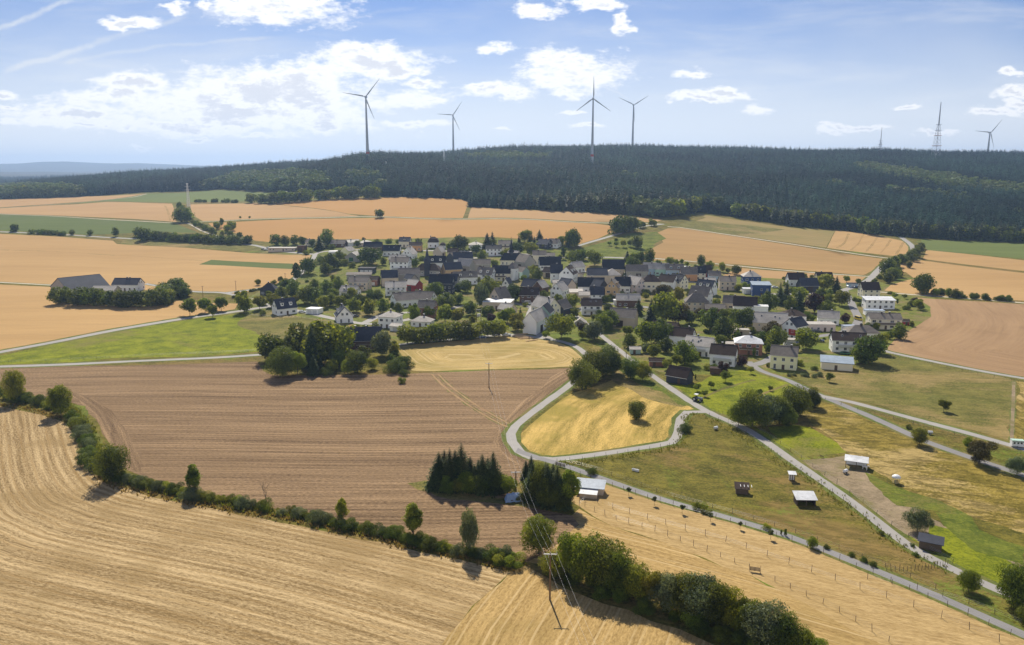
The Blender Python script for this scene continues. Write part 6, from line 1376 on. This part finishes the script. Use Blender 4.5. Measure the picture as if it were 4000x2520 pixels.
# timber pile with planks
for i, (x, y, rz) in enumerate(((985, 1395, 12), (1020, 1405, 10), (1050, 1415, 8), (1075, 1425, 10), (1010, 1375, 14), (1138, 1448, 30))):
    X, Y, Z = at('B', x, y); m = MB(); m.box(-3.4, 3.4, -.25, .25, 0, .35 if i < 5 else .25); 
    for q in (-2.2, 2.2): m.box(q, q + .2, -.35, .35, -.12, 0)
    o = m.build('timber_beam', [M['plank']]); o.location = (X, Y, Z + .14); o.rotation_euler = (0, 0, R(rz)); o['category'] = 'timber beam'
    o['label'] = ('pale squared timber beam in the pile before the white barn' if i < 5 else 'single timber beam lying apart from the pile'); 
    if i < 5: o['group'] = 'timber pile before the white barn'
# trampoline
X, Y, Z = at('D', 908, 1305); t = thing('trampoline', 'round green trampoline on the lawn before the long white house', 'trampoline', (X, Y, Z)); m = MB(); m.tube([(0,0,.7),(0,0,.76)], 1.9, 20); m.build('mat', [M['black']], t)
m = MB(); a = [(2.05*math.cos(6.283*k/20), 2.05*math.sin(6.283*k/20), .75) for k in range(21)]; m.tube(a, .12, 5); m.build('rim', [simple('trampoline_green', (.05,.35,.15), .6)], t)
for k in range(4): m = MB(); m.tube([(1.9*math.cos(1.57*k), 1.9*math.sin(1.57*k), -.1), (1.9*math.cos(1.57*k), 1.9*math.sin(1.57*k), .74)], .04, 5); m.build('leg', [M['metal']], t)

# ------------------------------------------------------------------ people and animals
def skinned(name, joints, bones, rad, mat, parent=None, sub=1):
    me = bpy.data.meshes.new(name); me.from_pydata(joints, bones, []); me.materials.append(mat)
    o = bpy.data.objects.new(name, me); COL.objects.link(o); o.parent = parent
    sk = o.modifiers.new('skin', 'SKIN'); sk.use_smooth_shade = True
    for i, r_ in enumerate(rad): me.skin_vertices[0].data[i].radius = (r_, r_)
    me.skin_vertices[0].data[0].use_root = True
    ss = o.modifiers.new('sub', 'SUBSURF'); ss.levels = sub; ss.render_levels = sub; return o
def person(win, x, y, rz, label, top):
    X, Y = wg(win, x, y); t = thing('person', label, 'person', (X, Y, H(X, Y)), R(rz))
    J = [(0,0,.95),(0,0,1.2),(0,0,1.42),(0,0,1.52),(0,-.01,1.68),(0,-.01,1.77), (.09,0,.92),(.10,.03,.5),(.10,.0,.07),(.10,-.14,.03), (-.09,0,.92),(-.12,-.05,.5),(-.12,0.02,.07),(-.12,-.12,.03),
         (.19,0,1.42),(.25,-.02,1.14),(.24,-.14,.92),(.24,-.19,.84),(-.19,0,1.42),(-.25,-.02,1.14),(-.22,-.18,.95),(-.21,-.24,.88)]
    Bn = [(0,1),(1,2),(2,3),(3,4),(4,5),(0,6),(6,7),(7,8),(8,9),(0,10),(10,11),(11,12),(12,13),(2,14),(14,15),(15,16),(16,17),(2,18),(18,19),(19,20),(20,21)]
    Rd = [.14,.13,.15,.06,.10,.07,.09,.065,.045,.035,.09,.065,.045,.035,.06,.045,.035,.03,.06,.045,.035,.03]
    skinned('body', J, Bn, Rd, M['skin'], t)
    sel = [0,1,2,14,15,18,19]; skinned('shirt', [J[i] for i in sel], [(0,1),(1,2),(2,3),(3,4),(2,5),(5,6)], [Rd[i] + .02 for i in sel], top, t)
    sel = [0,6,7,8,10,11,12]; skinned('trousers', [J[i] for i in sel], [(0,1),(1,2),(2,3),(0,4),(4,5),(5,6)], [Rd[i] + .015 for i in sel], M['jeans'], t)
    m = MB(); m.tube([(0, .01, 1.68), (0, .01, 1.80)], [.115, .06], 8); m.build('hair', [M['bark']], t)
person('B', 1104, 1435, 30, 'person in dark clothes standing beside the timber pile', M['shirt'])
person('R', 1320, 602, 0, 'person in a pale top standing in the bright orchard meadow', simple('pale_top', (.55,.55,.52), .9))
def horse(win, x, y, rz, mat, label, sc=.9, nm='horse'):
    X, Y = wg(win, x, y); t = thing(nm, label, nm, (X, Y, H(X, Y)), R(rz)); t.scale = (sc,) * 3
    J = [(-.65,0,1.2),(-.1,0,1.12),(.5,0,1.18),(.85,0,1.5),(1.1,0,1.75),(1.35,0,1.6),(1.5,0,1.45), (-.75,.18,.95),(-.68,.18,.75),(-.85,.18,.45),(-.8,.18,.05), (-.75,-.18,.95),(-.6,-.18,.75),(-.75,-.18,.45),(-.7,-.18,.05),
         (.5,.17,.85),(.52,.17,.48),(.5,.17,.05),(.5,-.17,.85),(.6,-.17,.48),(.58,-.17,.05),(-.95,0,1.15),(-1.05,0,.6)]
    Bn = [(0,1),(1,2),(2,3),(3,4),(4,5),(5,6),(0,7),(7,8),(8,9),(9,10),(0,11),(11,12),(12,13),(13,14),(2,15),(15,16),(16,17),(2,18),(18,19),(19,20),(0,21),(21,22)]
    Rd = [.30,.30,.28,.17,.13,.11,.07,.16,.10,.06,.06,.16,.10,.06,.06,.11,.06,.055,.11,.06,.055,.05,.05]
    skinned('body', J, Bn, Rd, mat, t)
horse('Q', 1092, 1045, 200, M['hair_white'], 'white horse behind the open metal roofed shelter'); horse('Q', 1098, 1112, -60, M['hair_white'], 'white horse in the shade of the open metal roofed shelter')
horse('Q', 778, 1022, 150, simple('brown_coat', (.10,.06,.035), .8, .1), 'small dark goat at the edge of the bright green patch', .5, 'goat')

# ------------------------------------------------------------------ forest: many trees that read as one mass
def line_y(x): return np.interp(x, [p[0] for p in FEDGE], [p[1] for p in FEDGE])
BL = [[(470,432),(560,405),(700,400),(768,408),(772,440),(600,448),(560,446),(520,440)], [(1095,362),(1180,358),(1290,362),(1290,371),(1180,372),(1100,370)], [(2000,388),(2040,382),(2130,396),(2230,408),(2295,425),(2290,440),(2200,432),(2100,415),(2040,402)], [(2300,425),(2420,435),(2480,440),(2480,460),(2380,450),(2310,440)],
      [(1480,470),(1560,478),(1640,480),(1640,500),(1560,512),(1480,500)], [(800,405),(860,400),(900,410),(840,415)],[(-90,432),(160,434),(220,448),(100,462),(-90,462)]]
def pts_in(P, Q): return inside([(float(a), float(b)) for a, b in P], Q)
g = np.random.default_rng(11); C_ = []
y = 700.
while y < 4300:
    sp_ = 5.6 + (y - 700) * .0036; xs = np.arange(-.80 * y, .80 * y, sp_); C_.append(np.column_stack([xs + g.normal(0, sp_ * .28, len(xs)), np.full(len(xs), y) + g.normal(0, sp_ * .28, len(xs))])); y += sp_
C_ = np.concatenate(C_); Z_ = hgt(C_[:, 0], C_[:, 1]); px_, py_ = to_px(C_[:, 0], C_[:, 1], Z_)
keep = (px_ > -110) & (px_ < 2520) & inside(polys[0][3], C_)
lim = np.interp(px_, [-110, 150, 400, 640, 900, 2600], [4300, 4300, 2750, 2500, 2350, 2350]); keep &= C_[:, 1] < lim
keep &= g.random(len(C_)) < np.where(C_[:, 1] > 2350, .55, .96)
# rides: dark lanes through the forest
rd = np.abs(np.sin(C_[:, 0] * .0065 + C_[:, 1] * .0011 + 1.2)); keep &= ~((rd < .012) & (C_[:, 1] > 1000))
C_, Z_, px_, py_ = C_[keep], Z_[keep], px_[keep], py_[keep]
Zc, Pc = to_px(C_[:, 0], C_[:, 1], Z_ + 12)[1], np.column_stack([px_, to_px(C_[:, 0], C_[:, 1], Z_ + 14)[1]])
isb = np.zeros(len(C_), bool)
for P in BL: isb |= pts_in(P, Pc)
def vnoise(X, Y, s, seed):
    r_ = np.random.default_rng(seed).random((64, 64)); u = X / s; v = Y / s; i = np.floor(u).astype(int) % 64; j = np.floor(v).astype(int) % 64; fu = u - np.floor(u); fv = v - np.floor(v)
    return (r_[i, j]*(1-fu) + r_[(i+1) % 64, j]*fu)*(1-fv) + (r_[i, (j+1) % 64]*(1-fu) + r_[(i+1) % 64, (j+1) % 64]*fu)*fv
isb |= (vnoise(C_[:, 0], C_[:, 1], 60, 3) > .86) & (g.random(len(C_)) < .6) & (C_[:, 1] < 1300)
stand = vnoise(C_[:, 0], C_[:, 1], 130, 5); stand = np.round(stand * 5) / 5
hh = np.where(isb, 15 + 5 * g.random(len(C_)), 16 + 10 * stand + g.normal(0, 2.4, len(C_)))
dist_e = np.array([0.]) 
nb_, s_, q_ = linedist(np.array(fw), C_)
edge_dist = nb_
front = (edge_dist < 16) & ~isb & (C_[:, 1] < 1400)
fi = np.where(front)[0]; fi = fi[np.argsort(C_[fi, 1])][:200]; fmask = np.zeros(len(C_), bool); fmask[fi] = True
fm = [proto('s', 0, v) for v in range(3)]
FC = bpy.data.collections.new('conifer_kinds'); FB = bpy.data.collections.new('broadleaf_kinds')
for n_, i in enumerate(fi):
    me, tm = fm[n_ % 3]
    t = thing('spruce_tree', 'dark spruce in the front rows of the forest behind the fields', 'tree', (C_[i, 0], C_[i, 1], Z_[i] - .1), g.random() * 6, 'front row spruces of the forest')
    t.scale = (hh[i] * 1.05, hh[i] * 1.05, hh[i]); obj('crown', me, t); obj('trunk', tm, t)
# source shapes for the wood: three edge conifers and three edge broadleaf trees, standing in the wood themselves
def src(name, me, i, coll, k):
    o = obj(name, me); o.location = (C_[i, 0], C_[i, 1], Z_[i]); o.scale = (hh[i],) * 3
    o['label'] = ('pointed forest spruce deep in the forest' if k else 'rounded forest tree deep in the forest'); o['category'] = 'tree'; o['group'] = 'trees deep in the forest'; coll.objects.link(o)
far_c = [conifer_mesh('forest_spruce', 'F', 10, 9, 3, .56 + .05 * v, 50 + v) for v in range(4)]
far_b = []
for v in range(3):
    gg = np.random.default_rng(70 + v); P, N, tt = crown_pts(420, .95, .02, 8, gg); far_b.append(fastmesh('forest_tree', diamonds(P, N, .085 * (.7 + .6 * gg.random(420)), .65, gg), 4, [LEAF['f']], tint=np.repeat(tt, 4)))
ci = np.where(~isb & ~fmask)[0]; bi = np.where(isb)[0]
for v in range(4): src('forest_spruce', far_c[v], ci[(v * 911) % len(ci)], FC, 1)
for v in range(3): src('forest_tree', far_b[v], bi[(v * 211) % len(bi)], FB, 0)
def forest(name, label, idx, coll, nk, ws):
    me = bpy.data.meshes.new(name); P = np.column_stack([C_[idx], Z_[idx] - .2]).astype(np.float32); n = len(idx)
    me.vertices.add(n); me.vertices.foreach_set('co', P.ravel())
    a = me.attributes.new('sc', 'FLOAT_VECTOR', 'POINT'); w_ = hh[idx] * ws * (.9 + .25 * g.random(n)); a.data.foreach_set('vector', np.column_stack([w_, w_, hh[idx]]).astype(np.float32).ravel())
    a = me.attributes.new('rot', 'FLOAT_VECTOR', 'POINT'); a.data.foreach_set('vector', np.column_stack([g.normal(0, .02, n), g.normal(0, .02, n), g.random(n) * 6.28]).astype(np.float32).ravel())
    a = me.attributes.new('kind', 'INT', 'POINT'); a.data.foreach_set('value', g.integers(0, nk, n).astype(np.int32))
    o = obj(name, me); o['kind'] = 'stuff'; o['label'] = label
    ng = bpy.data.node_groups.new(name, 'GeometryNodeTree'); ng.interface.new_socket('Geometry', in_out='INPUT', socket_type='NodeSocketGeometry'); ng.interface.new_socket('Geometry', in_out='OUTPUT', socket_type='NodeSocketGeometry')
    N_ = ng.nodes; gi = N_.new('NodeGroupInput'); go = N_.new('NodeGroupOutput'); cn = N_.new('GeometryNodeCollectionInfo'); cn.inputs[0].default_value = coll; cn.inputs[1].default_value = True; cn.inputs[2].default_value = True
    ip = N_.new('GeometryNodeInstanceOnPoints'); ip.inputs['Pick Instance'].default_value = True
    def at_(nm, ty): q = N_.new('GeometryNodeInputNamedAttribute'); q.data_type = ty; q.inputs[0].default_value = nm; return q.outputs[0]
    lk = ng.links.new; lk(gi.outputs[0], ip.inputs['Points']); lk(cn.outputs[0], ip.inputs['Instance']); lk(at_('kind', 'INT'), ip.inputs['Instance Index']); lk(at_('rot', 'FLOAT_VECTOR'), ip.inputs['Rotation']); lk(at_('sc', 'FLOAT_VECTOR'), ip.inputs['Scale']); lk(ip.outputs[0], go.inputs[0])
    md = o.modifiers.new('scatter', 'NODES'); md.node_group = ng
forest('conifer_forest', 'dense dark conifer forest covering the hill', ci, FC, 4, 1.0)
forest('broadleaf_wood', 'lighter broadleaf stands within the forest', bi, FB, 3, 1.05)
print('forest', len(ci), len(bi), 'front', len(fi))

# ------------------------------------------------------------------ tall grass tufts along hedges, lanes and in the rough pasture
def tufts(name, label, pts, hmin, hmax, mat, nb=7):
    P = []; 
    for (X, Y) in pts:
        z = H(X, Y); h = random.uniform(hmin, hmax)
        for k in range(nb):
            a = random.random() * 6.28; d = Vector((math.cos(a), math.sin(a), 0)); s = Vector((-d.y, d.x, 0)) * h * .16; b = Vector((X, Y, z)) + d * h * .25 * random.random()
            P += [b - s, b + s, b + s * .2 + d * h * .45 + Vector((0, 0, h)), b - s * .2 + d * h * .45 + Vector((0, 0, h * .97))]
    o = obj(name, fastmesh(name, np.array(P), 4, [mat], tint=np.repeat(np.random.default_rng(1).random(len(P) // 4), 4))); o['kind'] = 'stuff'; o['label'] = label
def along(path, n, spread):
    P = cr([gD(*p) for p in path], 1.0); k = np.random.default_rng(3).integers(0, len(P), n); return [(P[i][0] + random.gauss(0, spread), P[i][1] + random.gauss(0, spread)) for i in k]
M['tuft'] = leaf_mat('dry_grass_blades', (.15,.11,.045), (.30,.22,.10), 0, .45); M['tuftg'] = leaf_mat('green_grass_blades', (.09,.12,.02), (.22,.24,.05), 0, .45)
tufts('hedge_grass', 'dry brown grass along the foreground hedge', along([(-20,950),(60,962),(130,980),(175,1000),(200,1060),(240,1130),(340,1160),(480,1190),(640,1215),(760,1240),(950,1285),(1090,1315),(1210,1345)], 800, .8), .3, .8, M['tuft'])
tufts('hedge_weeds', 'green weeds along the foreground hedge', along([(160,955),(205,1010),(250,1110),(340,1145),(480,1175),(640,1205),(800,1238),(960,1270),(1210,1325)], 1500, 1.0), .3, 1.0, M['tuftg'])
tufts('lane_grass', 'long green grass on the banks of the loop lane', along([(1310,1092),(1400,1085),(1500,1068),(1590,1050),(1612,1010),(1618,978),(1655,976)], 500, 1.1) + along([(1668,985),(1740,1022),(1860,1100),(1990,1190),(2120,1290),(2230,1345)], 500, 1.2), .2, .5, M['tuftg'])

# small garden shrubs between the houses
gp = np.array([(x, y) for x, y, d, k in HOUSES]); cnt = 0; HO = [o.location.xy for o in SC.objects if o.parent is None and o.name.split('.')[0] in ('house', 'barn', 'garage', 'shed', 'church', 'chapel')]
gr = random.Random(21)
while cnt < 110:
    i = gr.randrange(len(gp)); x, y = gp[i][0] + gr.gauss(0, 28), gp[i][1] + gr.gauss(0, 11)
    if not (700 < x < 2160 and 580 < y < 900): continue
    X, Y = gD(x, y)
    if min((h - Vector((X, Y))).length for h in HO) < 8 or min(np.min(np.hypot(c[:, 0] - X, c[:, 1] - Y)) for c, w_ in ROADC) < 4.5: continue
    if not inside(polys[1][3], np.array([[X, Y]]))[0]: continue
    plant(X, Y, gr.uniform(1.6, 4.6), gr.choice('bbgglaha'), name='garden_shrub'); cnt += 1
# ------------------------------------------------------------------ labels that single each tree out
SIZE = lambda h, n: ('small', 'young', 'medium', 'tall', 'very tall')[0 if h < 5 else (2 if h < 9.5 else (3 if h < 15 else 4))]
LM = [(x, y, d) for x, y, d, k in HOUSES] + [(1293,1400,'nearest wooden power pole'), (1213,1155,'power pole between the spruce groups'), (1390,1165,'horse shed with pale lean-to'), (1880,1200,'dark shelter with shining white roof'), (1600,1030,'bend of the loop lane'), (1440,900,'middle of the triangular mown meadow'),
     (2017,1095,'open metal roofed shelter'), (2190,1285,'dark shed in the shade'), (2390,1045,'white caravan with green roof'), (2170,1010,'pale tank trailer'), (620,1195,'leafless dead tree'), (444,485,'white lattice pylon'), (893,505,'middle of the orange grain field'), (1500,560,'green village meadow'), (200,548,'far left road'), (450,740,'left country road'), (1000,1290,'middle of the foreground hedge'), (140,960,'left end of the foreground hedge'), (240,1080,'steep bend of the foreground hedge'), (2160,680,'right grain field'), (1160,905,'pole in the ploughed field')]
def rel(x, y):
    best = min(LM, key=lambda q: (q[0]-x)**2 + (1.6*(q[1]-y))**2); dx, dy = x - best[0], y - best[1]
    r_ = ('right of' if dx > 0 else 'left of') if abs(dx) > abs(dy) * 1.1 else ('in front of' if dy > 0 else 'behind'); return r_, best
from collections import defaultdict
grp = defaultdict(list)
for (o, x, y, noun, adj, h) in TREES:
    r_, b = rel(x, y); nn = noun.replace('_', ' ').replace('columnar ', '')
    ds = b[2].split(); d_ = ' '.join(ds)
    lab = f"{SIZE(h, noun)} {adj} {nn} {r_} the {d_}".replace('huge dark conical cypress', 'huge dark conical tree').replace('leafy tree', 'leafy tree')
    grp[lab].append((math.hypot(x-b[0], y-b[1]), o))
    o['group'] = {'bush': 'garden bushes in and around the village', 'spruce': 'spruces', 'sapling': 'staked young trees beside the lower lane'}.get(noun, 'trees in and around the village')
ORD = ['nearest', 'second nearest', 'third nearest', 'fourth nearest', 'fifth nearest', 'sixth nearest', 'seventh nearest', 'eighth nearest', 'ninth nearest']
for lab, L_ in grp.items():
    L_.sort(key=lambda q: q[0])
    for i, (d, o) in enumerate(L_):
        s = lab if len(L_) == 1 else f"{ORD[min(i, 8)]} {lab}"
        o['label'] = ' '.join(s.split()[:16])

# ------------------------------------------------------------------ haze: one closed box of even thin air
HZ = True
if HZ:
    m = MB(); m.box(-15000, 15000, -1500, 13800, -60, 312)
    hm = bpy.data.materials.new('haze_air'); hm.use_nodes = True; t = NT(hm.node_tree)
    v = t.n('ShaderNodeVolumePrincipled', ins={'Color': (.45, .65, .98, 1), 'Density': .00010, 'Anisotropy': .4})
    ou = t.n('ShaderNodeOutputMaterial'); t.t.links.new(v.outputs[0], ou.inputs['Volume'])
    o = m.build('haze', [hm]); o['kind'] = 'stuff'; o['label'] = 'pale blue summer haze in the air'
